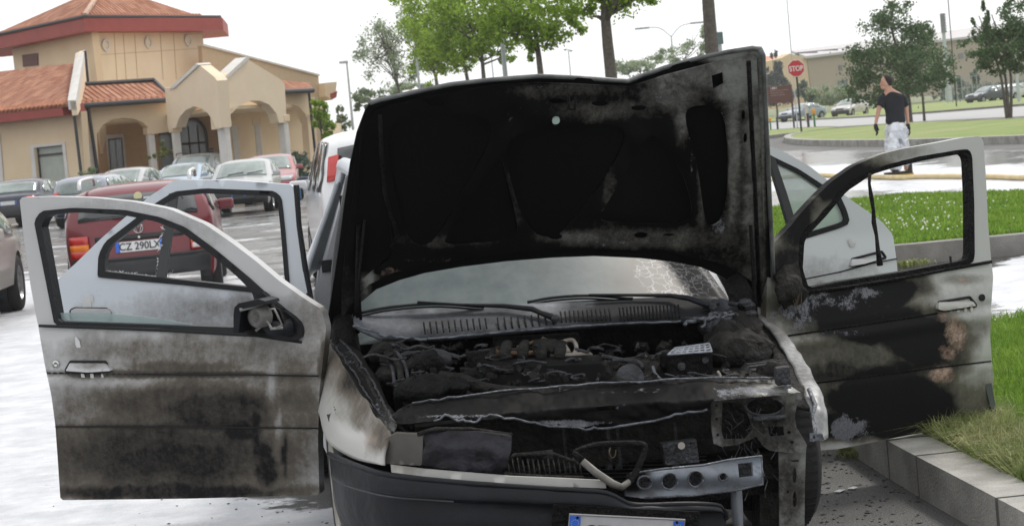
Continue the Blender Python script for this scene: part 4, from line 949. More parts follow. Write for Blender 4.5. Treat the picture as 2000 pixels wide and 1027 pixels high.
    def headlights(s, z0, z1, y0, y1):
        a, b = s.idx(z=z1, rear=False), s.idx(z=z0, rear=False)
        for sg in (1, -1): s.strip('headlight', a, b, sg*y0, sg*y1, MLH, off=.012, n=4)
    def bumper(s, rear, z0, z1, m=None, off=.03):
        a, b = s.idx(z=z0, rear=rear), s.idx(z=z1, rear=rear)
        s.strip('bumper', min(a, b), max(a, b), -1, 1, m or MPL, off=off)
    def plate(s, rear, z, txt=None, w_=.52, h=.11, y=0):
        i = s.idx(z=z, rear=rear); x = s.P[int(round(i))][0]+(-.035 if rear else .035); sg = -1 if rear else 1
        mb = MB(); mb.box((x, y, z), (.012, w_, h)); p = mb.build('license_plate', MPW2, s.t, local=True)
        mb = MB()
        for q in (-1, 1): mb.box((x+sg*.005, y+q*(w_/2-.023), z), (.008, .046, h*.98))
        mb.build('blue_band', MPB, p, local=True)
        if txt:
            Mw = WM[s.t.name]; o = Mw @ Vector((x+sg*.012, y, z-.002)); xx = (Mw.to_3x3() @ Vector((0, -1 if rear else 1, 0)))
            text(txt, h*1.02, frame(o, xx, (0, 0, 1)), mat('plate_ink', (.04, .04, .045), .5), p, 'lettering', sx=.92, bold=.0015, ext=.001)
RW = 'cars parked in front of the villa'
def rear_std(c, l=(.72, .95, .62, .93), pl=.6, bz=(.3, .58), m=None):
    c.rearlights(l[0], l[1], l[2], l[3]); c.plate(True, pl, 'CE 416 DT' if False else None); c.bumper(True, bz[0], bz[1], m)
def front_std(c, hz=(.62, .75), hy=(.45, .9), bz=(.28, .52), pl=.42, bm=None, gr=True):
    c.headlights(hz[0], hz[1], hy[0], hy[1]); c.bumper(False, bz[0], bz[1], bm); c.plate(False, pl, w_=.36)
    if gr: c.strip('grille', c.idx(z=hz[1]-.01, rear=False), c.idx(z=hz[0], rear=False), -hy[0]+.04, hy[0]-.04, MPL, off=.01)
# the red estate, seen from behind
c = Car("estate_car", "dark red estate car with silver roof rails seen from behind through the left doors", "wagon", 283, 575, 23.4, -6.5, 4.34, 1.69, 1.30, paint("red", (.15, .010, .018), .1), RW, glass=MGD, cat="car")
golf = c
c.bumper(True, .21, .49); c.strip('bumper_trim', c.idx(z=.475), c.idx(z=.50), -.98, .98, MPL, off=.034)
for sg in (1, -1):
    for z0, z1, y0, y1, m_ in ((.52, .60, .72, .985, MLR), (.60, .67, .72, .985, MLO), (.67, .76, .72, .985, MLR)):
        c.strip('tail_light', c.idx(z=z0), c.idx(z=z1), sg*y0, sg*y1, m_, off=.014, n=4)
    if sg < 0: c.strip('reversing_light', c.idx(z=.535), c.idx(z=.59), sg*.74, sg*.92, mat('lamp_clear', (.7, .66, .64), .2), off=.02, n=3)
c.strip('plate_recess', c.idx(z=.685), c.idx(z=.74), -.62, .62, MPL, off=.008)
c.plate(True, .615, 'CZ 290LX')
mb = MB(); i = int(c.idx(z=.80)); x = c.P[i][0]-.022; zc = .805
mb.tube([(x, .05*math.cos(k*math.pi/10), zc+.05*math.sin(k*math.pi/10)) for k in range(21)], .006, 5)
for pts in ([(-.02, .04), (0, .006), (.02, .04)], [(-.038, .028), (-.016, -.038), (0, -.004), (.016, -.038), (.038, .028)]): mb.tube([(x, -y, zc+z) for y, z in pts], .006, 5)
mb.build('badge', MCH, c.t, local=True)
mb = MB(); mb.cyl((x-.01, 0, .71), (x+.02, 0, .71), .014); mb.build('lock', MCH, c.t, local=True)
for sg in (1, -1):
    mb = MB(); y = sg*.60; mb.tube(catm([(-1.95, y, 1.26), (-1.9, y, 1.34), (-1.6, y, 1.37), (-.4, y, 1.38), (.1, y, 1.37), (.2, y, 1.30)], 4), .022, 8); mb.build('roof_rail', mat('rail_silver', (.6, .61, .62), .35, metal=.5), c.t, smooth=True, local=True)
mb = MB(); i = int(c.idx(z=.93)); mb.tube([(c.P[i][0]-.03, .0, .92), (c.P[i+1][0]-.05, .28, .96)], .008, 5); mb.build('wiper', MPL, c.t, local=True)
q = c.P[int(c.idx(z=1.15))]; mb = MB(); mb.cyl((q[0]-.03, -.02, 1.15), (q[0]-.018, -.02, 1.152), .045); mb.build('sticker', mat('sticker', (.65, .6, .35), .5), c.t, local=True)
for y_ in (-.13, .42):
    mb = MB(); mb.box((q[0]-.028, y_, 1.12), (.006, .1, .04)); mb.build('sticker', mat('sticker_white', (.6, .62, .62), .5), c.t, local=True)
# dark saloon at the left edge
c = Car('saloon_car', 'dark navy car with a pale roof cut by the left edge of the picture', 'sedan', 20, 445, 62, 4, 4.3, 1.66, 1.38, paint('navy', (.018, .022, .045)), RW)
rear_std(c, (.68, .88, .68, .95), .72)
c = Car('estate_car', 'silver and navy people carrier seen from behind beyond the red estate', 'mpv', 155, 440, 56, 8, 4.0, 1.62, 1.34, paint('silver_blue', (.33, .35, .42)), RW)
rear_std(c, (.6, .95, .72, .97), .75, (.3, .74), paint('navy2', (.02, .028, .06)))
c = Car('hatchback', 'silver hatchback half hidden behind the people carrier', 'hatch', 212, 430, 66, 188, 3.9, 1.62, 1.42, paint('silver', (.45, .46, .46)), RW); front_std(c)
c = Car('hatchback', 'small light blue hatchback directly behind the red estate roof', 'hatch', 337, 420, 70, 186, 3.7, 1.60, 1.40, paint('light_blue', (.38, .47, .58)), RW); front_std(c)
c = Car('off_roader', 'silver off-roader with roof rails behind the light blue hatchback', 'suv', 360, 420, 76, 187, 4.4, 1.75, 1.68, paint('silver2', (.40, .42, .45)), RW); front_std(c, (.8, .93))
mb = MB()
for sg in (1, -1): mb.tube(catm([(-1.2, sg*.62, 1.66), (-1.1, sg*.62, 1.73), (.1, sg*.62, 1.73), (.2, sg*.62, 1.66)], 3), .02, 6)
mb.build('roof_rails', MBLK, c.t, local=True)
c = Car('hatchback', 'silver car with a black bumper facing the camera before the villa columns', 'hatch', 470, 425, 54, 179, 3.9, 1.62, 1.37, paint('silver3', (.42, .43, .43)), RW)
front_std(c, (.60, .74), (.55, .93), (.27, .60), .44); c.strip('lower_grille', c.idx(z=.44, rear=False), c.idx(z=.36, rear=False), -.55, .55, MBLK, off=.04)
mb = MB(); i0, i1 = c.segr('w')
for y in (-.35, .15): p, q = c.P[i1-1], c.P[i1-2]; mb.tube([(p[0]+.0, y, p[1]+.03), (q[0]+.02, y+.4, q[1]+.03)], .012, 5)
mb.build('wiper', MBLK, c.t, local=True)
c = Car('hatchback', 'red and white hatchback mostly hidden behind the silver car before the columns', 'hatch', 532, 420, 63, 176, 3.9, 1.62, 1.42, paint('pale_red', (.35, .10, .11)), RW); front_std(c)
# white van-like car by the bonnet
c = Car('people_carrier', 'white people carrier with a tall red tail light beside the open bonnet', 'mpv', 803, 530, 22, -8.5, 3.6, 1.68, 1.66, paint('white', (.72, .73, .74), 0), None, glass=MGD)
c.rearlights(1.16, 1.42, .84, .985); c.bumper(True, .3, .6, paint('white', (.72, .73, .74), 0)); c.plate(True, .75)
mb = MB(); mb.box((.62, .99, 1.0), (.10, .22, .15)); mo = mb.build('mirror', MBLK, c.t, local=True, bevel=.04); mb = MB(); mb.box((.565, 1.0, 1.0), (.006, .18, .12)); mb.build('mirror_glass', mat('mirror_reflection', (.05, .12, .22), .1), mo, local=True, bevel=.02)  # blue reflection put into the mirror glass colour
c = Car('hatchback', 'silver car ahead of the white people carrier with a dark blue mirror', 'hatch', 762, 480, 30, -8, 3.9, 1.6, 1.40, paint('silver4', (.4, .4, .4)), None); rear_std(c)
mb = MB(); mb.box((.7, .95, 1.0), (.12, .26, .16)); mb.build('mirror', mat('mirror_navy', (.015, .02, .06), .3), c.t, local=True, bevel=.04)
# car cut by the left edge, nearest
c = Car('saloon_car', 'champagne silver car with a dark wheel cut by the left edge beside the white door', 'sedan', -243, 600, 20.5, 176, 4.3, 1.70, 1.28, paint('champagne', (.36, .33, .30)), None); front_std(c, (.6, .74), (.5, .95))
# far cars on the right
FG = 'cars parked far away on the right'
c = Car('saloon_car', 'silver-blue car parked sideways behind the brown board', 'sedan', 1530, 230, 176, 232, 4.5, 1.75, 1.42, paint('blue_grey', (.30, .35, .42)), FG); front_std(c)
c = Car('saloon_car', 'beige saloon facing the camera alone on the far grass', 'sedan', 1640, 228, 172, 212, 4.5, 1.75, 1.42, paint('beige', (.5, .47, .45)), FG); front_std(c, (.6, .73), (.45, .9), (.26, .56))
for i, (px, pc, lb, D) in enumerate(((1895, (.05, .06, .09), 'dark blue saloon at the left end of the far row', 186), (1916, (.5, .52, .56), 'silver saloon second in the far row beside the dark blue one', 188), (1938, (.6, .6, .6), 'whitish saloon third in the far row left of the tree stems', 190), (1962, (.06, .07, .1), 'dark saloon behind the stems of the multi-stemmed tree', 193), (1986, (.5, .52, .55), 'silver saloon by the pale pole at the right edge', 196), (2010, (.1, .12, .2), 'blue saloon cut by the right edge in the far row', 199))):
    c = Car('saloon_car', lb, 'sedan', px, 200, D, 235, 4.4, 1.72, 1.40, paint('far%d' % i, pc), FG); front_std(c)
# ================================================================== THE BURNT CAR
YAW = math.radians(8.3); CO = Vector((.103, 8.0, 0))
CF = Vector((math.sin(YAW), -math.cos(YAW), 0)); CL = Vector((math.cos(YAW), math.sin(YAW), 0)); UP = Vector((0, 0, 1))
def C(u, v, w_): return CO+CF*u+CL*v+UP*w_
def PU(x, y, u): return hit(x, y, CO+CF*u, CF)
def PV(x, y, v): return hit(x, y, CO+CL*v, CL)
def PW(x, y, w_): return G(x, y, w_)
class VP:
    """vertical plane through two ground points"""
    def __init__(s, a, b):
        s.a = Vector((*a, 0)); s.u = (Vector((*b, 0))-s.a).normalized(); n = Vector((s.u.y, -s.u.x, 0)); s.n = n if n.dot(EYE-s.a) > 0 else -n
    def __call__(s, x, y, off=0): return hit(x, y, s.a+s.n*off, s.n)
def soft(P, st=12): return chaikin(dens(P, st), 1)
car = thing('burnt_car', 'burnt-out silver hatchback with its bonnet and four doors open', 'car', tuple(C(-1, 0, 0)))
def m_burnt(name, paintc=(.47, .475, .48), film=(.105, .093, .077), sootc=(.012, .012, .013), amp=1.0):
    m = bpy.data.materials.new(name); m.use_nodes = True; nt = m.node_tree; b = nt.nodes['Principled BSDF']
    g = nt.nodes.new('ShaderNodeNewGeometry'); P = g.outputs['Position']
    def A(n):
        a = nt.nodes.new('ShaderNodeAttribute'); a.attribute_name = n; return a.outputs['Fac']
    n1 = noise(nt, P, 7, 8, .65, .3); n2 = noise(nt, P, 45, 6, .75); n3 = noise(nt, P, 180, 3, .7); ns = noise(nt, stretch(nt, P, (30, 30, 2.2)), 1.0, 5, .6)
    s = math_(nt, 'ADD', A('soot'), math_(nt, 'MULTIPLY', math_(nt, 'SUBTRACT', n1, .5), .24*amp)); gate = math_(nt, 'MULTIPLY', A('soot'), 1.0)
    s = math_(nt, 'ADD', s, math_(nt, 'MULTIPLY', math_(nt, 'SUBTRACT', n2, .5), .30*amp)); s = math_(nt, 'ADD', s, math_(nt, 'MULTIPLY', math_(nt, 'SUBTRACT', ns, .5), .14))
    s = math_(nt, 'MULTIPLY', s, ramp(nt, gate, [(.0, 0), (.12, 1)]))
    cA = mixc(nt, ramp(nt, s, [(.08, 0), (.5, 1)]), paintc, film); cA = mixc(nt, ramp(nt, s, [(.5, 0), (.80, 1)]), cA, sootc)
    tn = math_(nt, 'ADD', A('tan'), math_(nt, 'MULTIPLY', math_(nt, 'SUBTRACT', n2, .5), .7))
    cB = mixc(nt, ramp(nt, tn, [(.35, 0), (.75, 1)]), cA, mixc(nt, ramp(nt, n2, [(.35, 0), (.65, 1)]), (.16, .10, .07), (.42, .32, .26)))
    ah = math_(nt, 'ADD', A('ash'), math_(nt, 'MULTIPLY', math_(nt, 'SUBTRACT', n2, .5), .95)); ah = math_(nt, 'ADD', ah, math_(nt, 'MULTIPLY', math_(nt, 'SUBTRACT', n1, .5), .8))
    am = ramp(nt, ah, [(.58, 0), (.72, 1)])
    cC = mixc(nt, am, cB, mixc(nt, ramp(nt, n3, [(.35, 0), (.65, 1)]), (.10, .105, .12), (.21, .215, .235)))
    lk(nt, cC, b.inputs['Base Color'])
    r = ramp(nt, s, [(.1, .3), (.5, .5), (.8, .62)]); lk(nt, mixc(nt, am, r, (.8,)*3), b.inputs['Roughness']); lk(nt, ramp(nt, s, [(.2, .42), (.72, .07)]), b.inputs['Specular IOR Level'])
    bp = N(nt, 'ShaderNodeBump', Strength=.35, Distance=.003); lk(nt, math_(nt, 'ADD', math_(nt, 'MULTIPLY', n2, ramp(nt, s, [(.4, 0), (.8, 1)])), math_(nt, 'MULTIPLY', am, .6)), bp.inputs['Height']); lk(nt, bp.outputs[0], b.inputs['Normal'])
    return m
MBU = m_burnt('burnt_paint'); MBW = m_burnt('burnt_white', (.46, .46, .44), (.13, .112, .09))
MUN = m_burnt('burnt_underside', (.24, .25, .235), (.055, .053, .048), (.004, .004, .0045), amp=2.6)
MUNR = mat('sooty_rim', (.004, .004, .0045), .65, spec=.15, col2=(.035, .034, .032), scale=7)
MSEAL = mat('rubber_seal', (.008, .009, .011), .5, spec=.3, bump=.2, bscale=80)
MCHAR = mat('char', (.003, .003, .0033), .65, spec=.12, col2=(.013, .013, .014), scale=14, bump=.9, bscale=70)
MCHR2 = mat('char_rough', (.004, .004, .004), .75, spec=.18, col2=(.030, .028, .026), scale=22, bump=1, bscale=45)
MASH = mat('ash_metal', (.03, .033, .038), .5, metal=.35, col2=(.22, .235, .265), scale=30, bump=.6, bscale=90)
MASHD = mat('dark_ash_metal', (.005, .005, .0062), .55, metal=.2, col2=(.065, .068, .078), scale=22, bump=.8, bscale=80)
MMELT = mat('melted_plastic', (.007, .0078, .010), .45, spec=.22, col2=(.015, .0165, .021), scale=5, bump=.15, bscale=30)
def blobs(L):
    """L: (kind,x,y,rx,ry,strength[,power]) in photo px -> attribute function; strongest wins, negative subtracts"""
    def f(x, y):
        o = {'soot': 0.0, 'tan': 0.0, 'ash': 0.0}; sub = {'soot': 0.0, 'tan': 0.0, 'ash': 0.0}
        v3 = Vector((x*.022, y*.022, 0)); v4 = Vector((x*.07, y*.07, 5)); wx = 26*mnoise.noise(v3)+9*mnoise.noise(v4); wy = 22*mnoise.noise(v3+Vector((7, 3, 1)))+8*mnoise.noise(v4+Vector((3, 9, 2)))
        x0_, y0_ = x, y
        for k, cx_, cy_, rx, ry, s in L:
            g_ = min(1, min(rx, ry)/45); x, y = x0_+wx*g_, y0_+wy*g_
            d = math.hypot((x-cx_)/rx, (y-cy_)/ry); v = abs(s)*max(0, min(1, (1.5-d)))
            if s > 0: o[k] = max(o[k], v)
            else: sub[k] = max(sub[k], v)
        return {k: max(0, o[k]-sub[k]) for k in o}
    return f
# ---------------------------------------------------------------- generic door
def door(name, plane, outline, opening, seal, blob, skin_off, th=.045, step=11, parent=car, label=None):
    """outline & opening in px; the metal of the frame and skin is one pressed panel"""
    f3 = lambda x, y: plane(x, y, skin_off(x, y))
    d = panel('door', outline, [opening] if opening else [], f3, -plane.n*th, MBU, parent, step, blob, label=label)
    return d
def gauss(x, c, s): return math.exp(-((x-c)/s)**2)
# left front door --------------------------------------------------
LF = VP((-.775, 7.80), (-1.80, 8.18))
lf_out = soft([(38, 386), (100, 384), (180, 386), (260, 394), (330, 408), (400, 438), (450, 472), (500, 510), (545, 548), (590, 580), (628, 604), (637, 640), (632, 690), (624, 760), (621, 860), (624, 966), (370, 973), (118, 976), (113, 900), (108, 830), (100, 770), (88, 715), (76, 645), (60, 560), (47, 470)], 20)
lf_hole = soft([(66, 432), (80, 412), (140, 406), (240, 410), (310, 424), (360, 444), (420, 488), (490, 546), (540, 592), (577, 622), (590, 645), (588, 664), (560, 665), (530, 661), (500, 653), (300, 640), (106, 634)], 20)
def lf_off(x, y):
    o = 0.0
    if y > 640:
        t = (y-640)/335; o = .05*math.sin(min(1, t*1.15)*math.pi)*.9
        yc = 728+(x-100)*.012
        if y > yc: o -= .012*gauss(y, yc+1, 14)
        o += .011*gauss(y, yc+24, 17)
        o -= .006*gauss(y, 833, 4)
    else: o = -.05*max(0, (640-y)/255)
    return o
lf_blob = blobs([('soot', 330, 890, 330, 110, .70), ('soot', 380, 790, 300, 60, .64), ('soot', 420, 800, 170, 50, .74), ('soot', 370, 690, 330, 46, .44), ('soot', 360, 716, 150, 20, .58), ('soot', 300, 668, 260, 20, .3), ('soot', 340, 900, 190, 60, .76),
                 ('soot', 560, 800, 100, 170, .50), ('soot', 520, 900, 30, 60, .80), ('soot', 500, 850, 14, 80, .78), ('soot', 470, 840, 50, 30, .80), ('soot', 556, 890, 8, 60, .78), ('soot', 610, 620, 45, 60, .36), ('soot', 450, 440, 170, 40, .18), ('soot', 250, 400, 150, 20, .14), ('soot', 330, 960, 330, 22, .78), ('soot', 330, 730, 300, 10, .62), ('soot', 330, 834, 330, 8, .70), ('soot', 630, 700, 12, 60, .6), ('soot', 100, 700, 26, 90, -.10), ('soot', 530, 760, 8, 50, -.22), ('soot', 543, 820, 6, 50, -.16)])  # thin row along the crease is its shadow line, the rest soot
lfd = door('door', LF, lf_out, lf_hole, None, lf_blob, lf_off, step=6)
lf_open = soft([(80, 440), (93, 420), (150, 415), (240, 420), (305, 433), (352, 452), (412, 496), (465, 542), (492, 570), (498, 592), (496, 634), (455, 639), (300, 634), (114, 628)], 20)
panel('window_seal', lf_hole, [lf_open], lambda x, y: LF(x, y, .008+lf_off(x, y)), -LF.n*.05, MSEAL, lfd, 14)
panel('window_glass', [(112, 611), (170, 610), (240, 614), (310, 622), (370, 633), (396, 640), (300, 636), (115, 630)], [], lambda x, y: LF(x, y, -.02), -LF.n*.004, mat('pale_glass', (.35, .45, .45), .1, alpha=.55), lfd)
# trims and crease shade lines on the skin
def strip_on(plane, pts, w_, off, name, m, parent, r=None):
    mb = MB(); mb.tube([plane(x, y, off(x, y) if callable(off) else off) for x, y in pts], w_, 6); return mb.build(name, m, parent, smooth=True)
strip_on(LF, [(77, 636), (200, 640), (330, 645), (500, 655), (590, 668)], .006, lambda x, y: .012, 'belt_trim', MSEAL, lfd)
strip_on(LF, [(92, 728), (250, 730), (450, 731), (622, 734)], .0032, lambda x, y: lf_off(x, y)+.005, 'crease_shade', MSEAL, lfd)  # dark tube drawn along the crease as its shadow line
strip_on(LF, [(108, 833), (250, 833), (450, 834), (621, 836)], .0026, lambda x, y: lf_off(x, y)+.005, 'lower_gap', MSEAL, lfd)
def handle(plane, q, off, parent, m=MBU, attr=None):
    hp = panel('handle', q, [], lambda x, y: plane(x, y, off(x, y)+.022-.00008*(y-q[0][1])**2), -plane.n*.02, m, parent, 8, attr); 
    mb = MB(); mb.tube([plane(x, y, off(x, y)+.003) for x, y in q+[q[0]]], .006, 6); mb.build('handle_recess', MSEAL, hp); return hp
handle(LF, soft([(128, 724), (138, 706), (205, 706), (216, 724), (170, 727)], 5), lf_off, lfd, attr=blobs([('soot', 190, 710, 50, 10, .4)]))
mb = MB(); c = LF(110, 711, lf_off(110, 711)); mb.lathe([(.011, -.005), (.016, .004), (.013, .007), (.005, .004), (0, .004)], c, LF.n, 16); mb.build('lock', MCH, lfd, smooth=True)
mb = MB()
for q, s in (((152, 672), (.011, .03)), ((162, 735), (.008, .018)), ((180, 736), (.008, .03)), ((200, 735), (.005, .014))):
    p = LF(*q, lf_off(*q)+.003); k = 9; mb.add([p+LF.u*(s[0]*math.cos(a*6.283/k)*(1, .8, 1.2, .7, 1.1, .9, .6, 1.2, .9)[a]+s[0]*.5*math.sin(a*6.283/k))+UP*(s[1]*math.sin(a*6.283/k)) for a in range(k)], [list(range(k))])
mb.build('foam_splash', mat('splash', (.6, .6, .6), .5), lfd)
# broken mirror
mir = panel('mirror_bracket', chaikin([(500, 560), (545, 600), (580, 625), (590, 645), (588, 663), (560, 664), (528, 660), (505, 640)], 1), [], lambda x, y: LF(x, y, .028), -LF.n*.03, MSEAL, lfd, 12)
mb = MB()
def PL_(x, y, o): return LF(x, y, o)
shell = [(458, 600), (466, 592), (505, 584), (518, 588), (520, 594), (475, 603), (470, 610), (466, 650), (456, 650), (456, 615)]
mh = panel('mirror_housing', shell, [], lambda x, y: LF(x, y, .17), -LF.n*.11, MMELT, lfd)
panel('housing_back', [(470, 603), (518, 592), (545, 605), (555, 630), (535, 650), (470, 650)], [], lambda x, y: LF(x, y, .085+.03*math.sin(x*.09)), -LF.n*.05, MCHAR, mh, 8, smooth=False)
mb = MB(); c = LF(505, 618, .125); mb.lathe([(.0, .01), (.016, .01), (.02, .02), (.034, .022), (.04, .01), (.042, -.03)], c, (LF.n*.9-LF.u*-.3).normalized(), 20)
mb.build('mirror_motor', mat('motor_grey', (.10, .10, .095), .5, col2=(.17, .165, .155), scale=30), mh, smooth=True)
mb = MB()
mb.tube([LF(520, 603, .12), LF(536, 603, .13), LF(545, 622, .11), LF(551, 634, .10), LF(538, 641, .11)], .004, 6); mb.tube([LF(500, 645, .12), LF(522, 626, .13), LF(530, 642, .12), LF(552, 640, .09)], .006, 6)
mb.tube([LF(468, 605, .17), LF(490, 600, .15), LF(518, 591, .13)], .007, 6)
mb.build('mirror_frame', mat('motor_edge', (.25, .25, .24), .4), mh, smooth=True)
mb = MB(); mb.tube([LF(505, 632, .10), LF(540, 642, .07), LF(566, 640, .03)], [.02, .03, .035], 10); mb.build('mirror_arm', MMELT, mh, smooth=True)
# left rear door ---------------------------------------------------
LR = VP((-.87, 8.88), (-1.94, 9.0))
lr_out = soft([(342, 351), (450, 352), (572, 361), (577, 400), (582, 460), (592, 530), (606, 600), (612, 700), (606, 900), (160, 930), (120, 800), (104, 640), (97, 575), (108, 550), (150, 512), (195, 468), (240, 428), (290, 385)], 20)
lr_hole = soft([(190, 540), (192, 498), (205, 472), (255, 434), (300, 399), (340, 374), (400, 368), (536, 373), (550, 386), (557, 450), (566, 560), (566, 584), (500, 572), (350, 556), (195, 542)], 20)
lr_blob = blobs([('soot', 400, 620, 200, 60, .30), ('soot', 470, 600, 120, 30, .4), ('soot', 240, 620, 120, 60, .14)])
lr_off = lambda x, y: .035*math.sin(min(1, max(0, (y-540)/380))*math.pi) if y > 540 else -.10*(540-y)/190
lrd = panel('door', lr_out, [lr_hole], lambda x, y: LR(x, y, lr_off(x, y)), -LR.n*.045, m_burnt('burnt_paint_rear', (.56, .60, .65)), car, 14, lr_blob)
lr_open = soft([(204, 528), (205, 500), (216, 480), (262, 444), (305, 410), (345, 384), (400, 378), (530, 383), (542, 392), (548, 450), (557, 560), (557, 572), (500, 562), (350, 546), (206, 530)], 20)
panel('window_seal', lr_hole, [lr_open], lambda x, y: LR(x, y, lr_off(x, y)+.006), -LR.n*.05, MSEAL, lrd, 14)
panel('window_divider', [(330, 378), (346, 378), (322, 545), (304, 545), (322, 430)], [], lambda x, y: LR(x, y, lr_off(x, y)+.004), -LR.n*.03, mat('divider', (.035, .037, .04), .5), lrd)
panel('edge_seal', [(573, 362), (579, 362), (584, 440), (596, 520), (610, 600), (602, 600), (590, 520), (579, 440)], [], lambda x, y: LR(x, y, lr_off(x, y)+.002), -LR.n*.055, MSEAL, lrd)
rr_ = random.Random(2)
def shards(plane, P, n, off, size, parent, name='broken_glass'):
    mb = MB()
    for k in range(n):
        t = rr_.random(); i = int(t*(len(P)-1)); f_ = t*(len(P)-1)-i; x = P[i][0]*(1-f_)+P[i+1][0]*f_; y = P[i][1]*(1-f_)+P[i+1][1]*f_
        p = plane(x, y, off); s = size*rr_.uniform(.4, 1.2); q = [p+plane.u*(rr_.uniform(-1, 1)*s)+UP*(rr_.uniform(-1, 1)*s) for _ in range(4)]; mb.add(q, [(0, 1, 2), (0, 2, 3)])
    return mb.build(name, mat('glass_shard', (.62, .66, .66), .25), parent)
shards(LR, [(305, 540), (312, 490), (318, 440)], 26, -.02, .012, lrd); shards(LR, [(206, 528), (250, 534), (300, 541)], 22, -.02, .010, lrd); shards(LR, [(325, 545), (335, 530)], 6, -.02, .012, lrd); shards(LR, [(554, 530), (556, 565)], 10, -.02, .009, lrd)
hd = handle(LR, soft([(138, 606), (146, 602), (208, 603), (216, 612), (216, 632), (140, 632)], 5), lr_off, lrd)
mb = MB()
for q, s in (((176, 585), .016), ((170, 593), .02), ((166, 602), .014)):
    p = LR(*q, lr_off(*q)+.004); mb.add([p+LR.u*(s*math.cos(a*.9))+UP*(s*1.3*math.sin(a*.9)) for a in range(7)], [list(range(7))])
mb.build('foam_splash', mat('splash', (.6,)*3), lrd)
# right front door -------------------------------------------------
RF = VP((.925, 8.13), (1.83, 8.50))
rf_out = soft([(1915, 266), (1880, 269), (1840, 277), (1762, 291), (1719, 302), (1668, 324), (1625, 354), (1596, 382), (1567, 413), (1540, 446), (1512, 474), (1500, 500), (1496, 640), (1520, 720), (1560, 800), (1590, 880), (1640, 876), (1760, 852), (1935, 818), (1940, 740), (1934, 660), (1936, 600), (1940, 540), (1936, 508), (1930, 440), (1926, 350), (1921, 276)], 20)
rf_hole = soft([(1893, 292), (1878, 292), (1795, 306), (1740, 320), (1699, 333), (1649, 366), (1604, 418), (1568, 456), (1562, 470), (1560, 528), (1574, 574), (1645, 560), (1762, 541), (1863, 521), (1900, 514), (1904, 500), (1903, 396), (1899, 305)], 20)
def rf_off(x, y):
    b = 510+(1935-x)*.17; o = 0
    if y > b:
        t = (y-b)/310; o = .045*math.sin(min(1, t)*math.pi); yc = 612+(1830-x)*.15
        o += .012*gauss(y, yc+18, 12)-.010*gauss(y, yc, 6); yc = 705+(1935-x)*.122; o -= .008*gauss(y, yc, 4)
    else: o = -.05*(b-y)/250
    return o
rf_blob = blobs([('soot', 1640, 350, 110, 60, .95), ('soot', 1560, 440, 60, 70, .8), ('soot', 1540, 520, 40, 60, .8), ('soot', 1760, 300, 60, 18, .35), ('tan', 1770, 296, 50, 10, .35),
                 ('soot', 1640, 600, 170, 60, .85), ('soot', 1740, 570, 60, 40, 1.0), ('soot', 1790, 560, 40, 30, .7), ('soot', 1720, 640, 180, 34, .92), ('soot', 1660, 690, 150, 44, .62), ('soot', 1760, 640, 60, 60, .9), ('soot', 1600, 560, 60, 30, .8), ('soot', 1700, 830, 140, 30, 1.1), ('soot', 1800, 670, 90, 70, 1.0), ('soot', 1850, 700, 50, 60, .7), ('soot', 1640, 730, 120, 30, .75), ('soot', 1740, 780, 140, 70, 1.2), ('soot', 1800, 800, 90, 50, 1.1), ('soot', 1640, 760, 70, 60, .62), ('soot', 1880, 610, 80, 60, .20), ('soot', 1890, 780, 60, 60, .5), ('soot', 1840, 640, 60, 40, .75), ('soot', 1880, 545, 50, 10, .4),
                 ('tan', 1868, 650, 22, 44, .68), ('tan', 1850, 690, 20, 20, .6), ('tan', 1840, 730, 26, 16, .75), ('tan', 1880, 548, 18, 8, .6), ('tan', 1845, 610, 14, 26, .55),
                 ('ash', 1600, 590, 120, 30, .66), ('ash', 1550, 620, 70, 50, .62), ('ash', 1690, 570, 40, 16, .6), ('ash', 1640, 650, 90, 12, .5), ('ash', 1655, 835, 40, 34, .82), ('ash', 1700, 850, 40, 12, .6), ('ash', 1560, 420, 40, 50, .35), ('ash', 1800, 560, 22, 20, .35), ('ash', 1650, 720, 80, 10, .35), ('ash', 1540, 560, 30, 30, .6)])
rfd = panel('door', rf_out, [rf_hole], lambda x, y: RF(x, y, rf_off(x, y)), -RF.n*.045, m_burnt('burnt_paint_right', (.43, .44, .42), (.12, .115, .093)), car, 8, rf_blob, label='heavily scorched door with peeling paint')
rf_open = soft([(1884, 301), (1876, 301), (1797, 315), (1742, 329), (1703, 341), (1654, 374), (1612, 424), (1577, 461), (1571, 474), (1568, 526), (1580, 562), (1645, 549), (1762, 531), (1863, 512), (1891, 507), (1895, 498), (1895, 396), (1891, 310)], 20)
panel('window_seal', rf_hole, [rf_open], lambda x, y: RF(x, y, rf_off(x, y)+.006+.004*math.sin(x*.2)), -RF.n*.05, MCHAR, rfd, 12)
mb = MB(); mb.tube([RF(x, y, .02+.004*math.sin(y*.3)) for x, y in [(1699, 338), (1698, 360), (1702, 385), (1706, 410), (1707, 435), (1712, 460), (1715, 490), (1719, 518)]], [.007, .006, .009, .007, .010, .007, .009, .013], 7); mb.build('hanging_seal', MCHR2, rfd, smooth=True)
strip_on(RF, [(1578, 571), (1645, 562), (1762, 543), (1863, 524), (1936, 511)], .007, lambda x, y: .012, 'belt_trim', MCHAR, rfd)
strip_on(RF, [(1530, 657), (1640, 640), (1760, 622), (1830, 612)], .0035, lambda x, y: rf_off(x, y)+.005, 'crease_shade', MCHAR, rfd)  # crease shading drawn as a dark tube
strip_on(RF, [(1590, 748), (1700, 734), (1800, 721), (1936, 705)], .003, lambda x, y: rf_off(x, y)+.005, 'lower_gap', MCHAR, rfd)
handle(RF, soft([(1833, 604), (1834, 590), (1894, 580), (1907, 597), (1845, 607)], 5), rf_off, rfd, mat('handle_grey', (.4, .4, .37), .5))
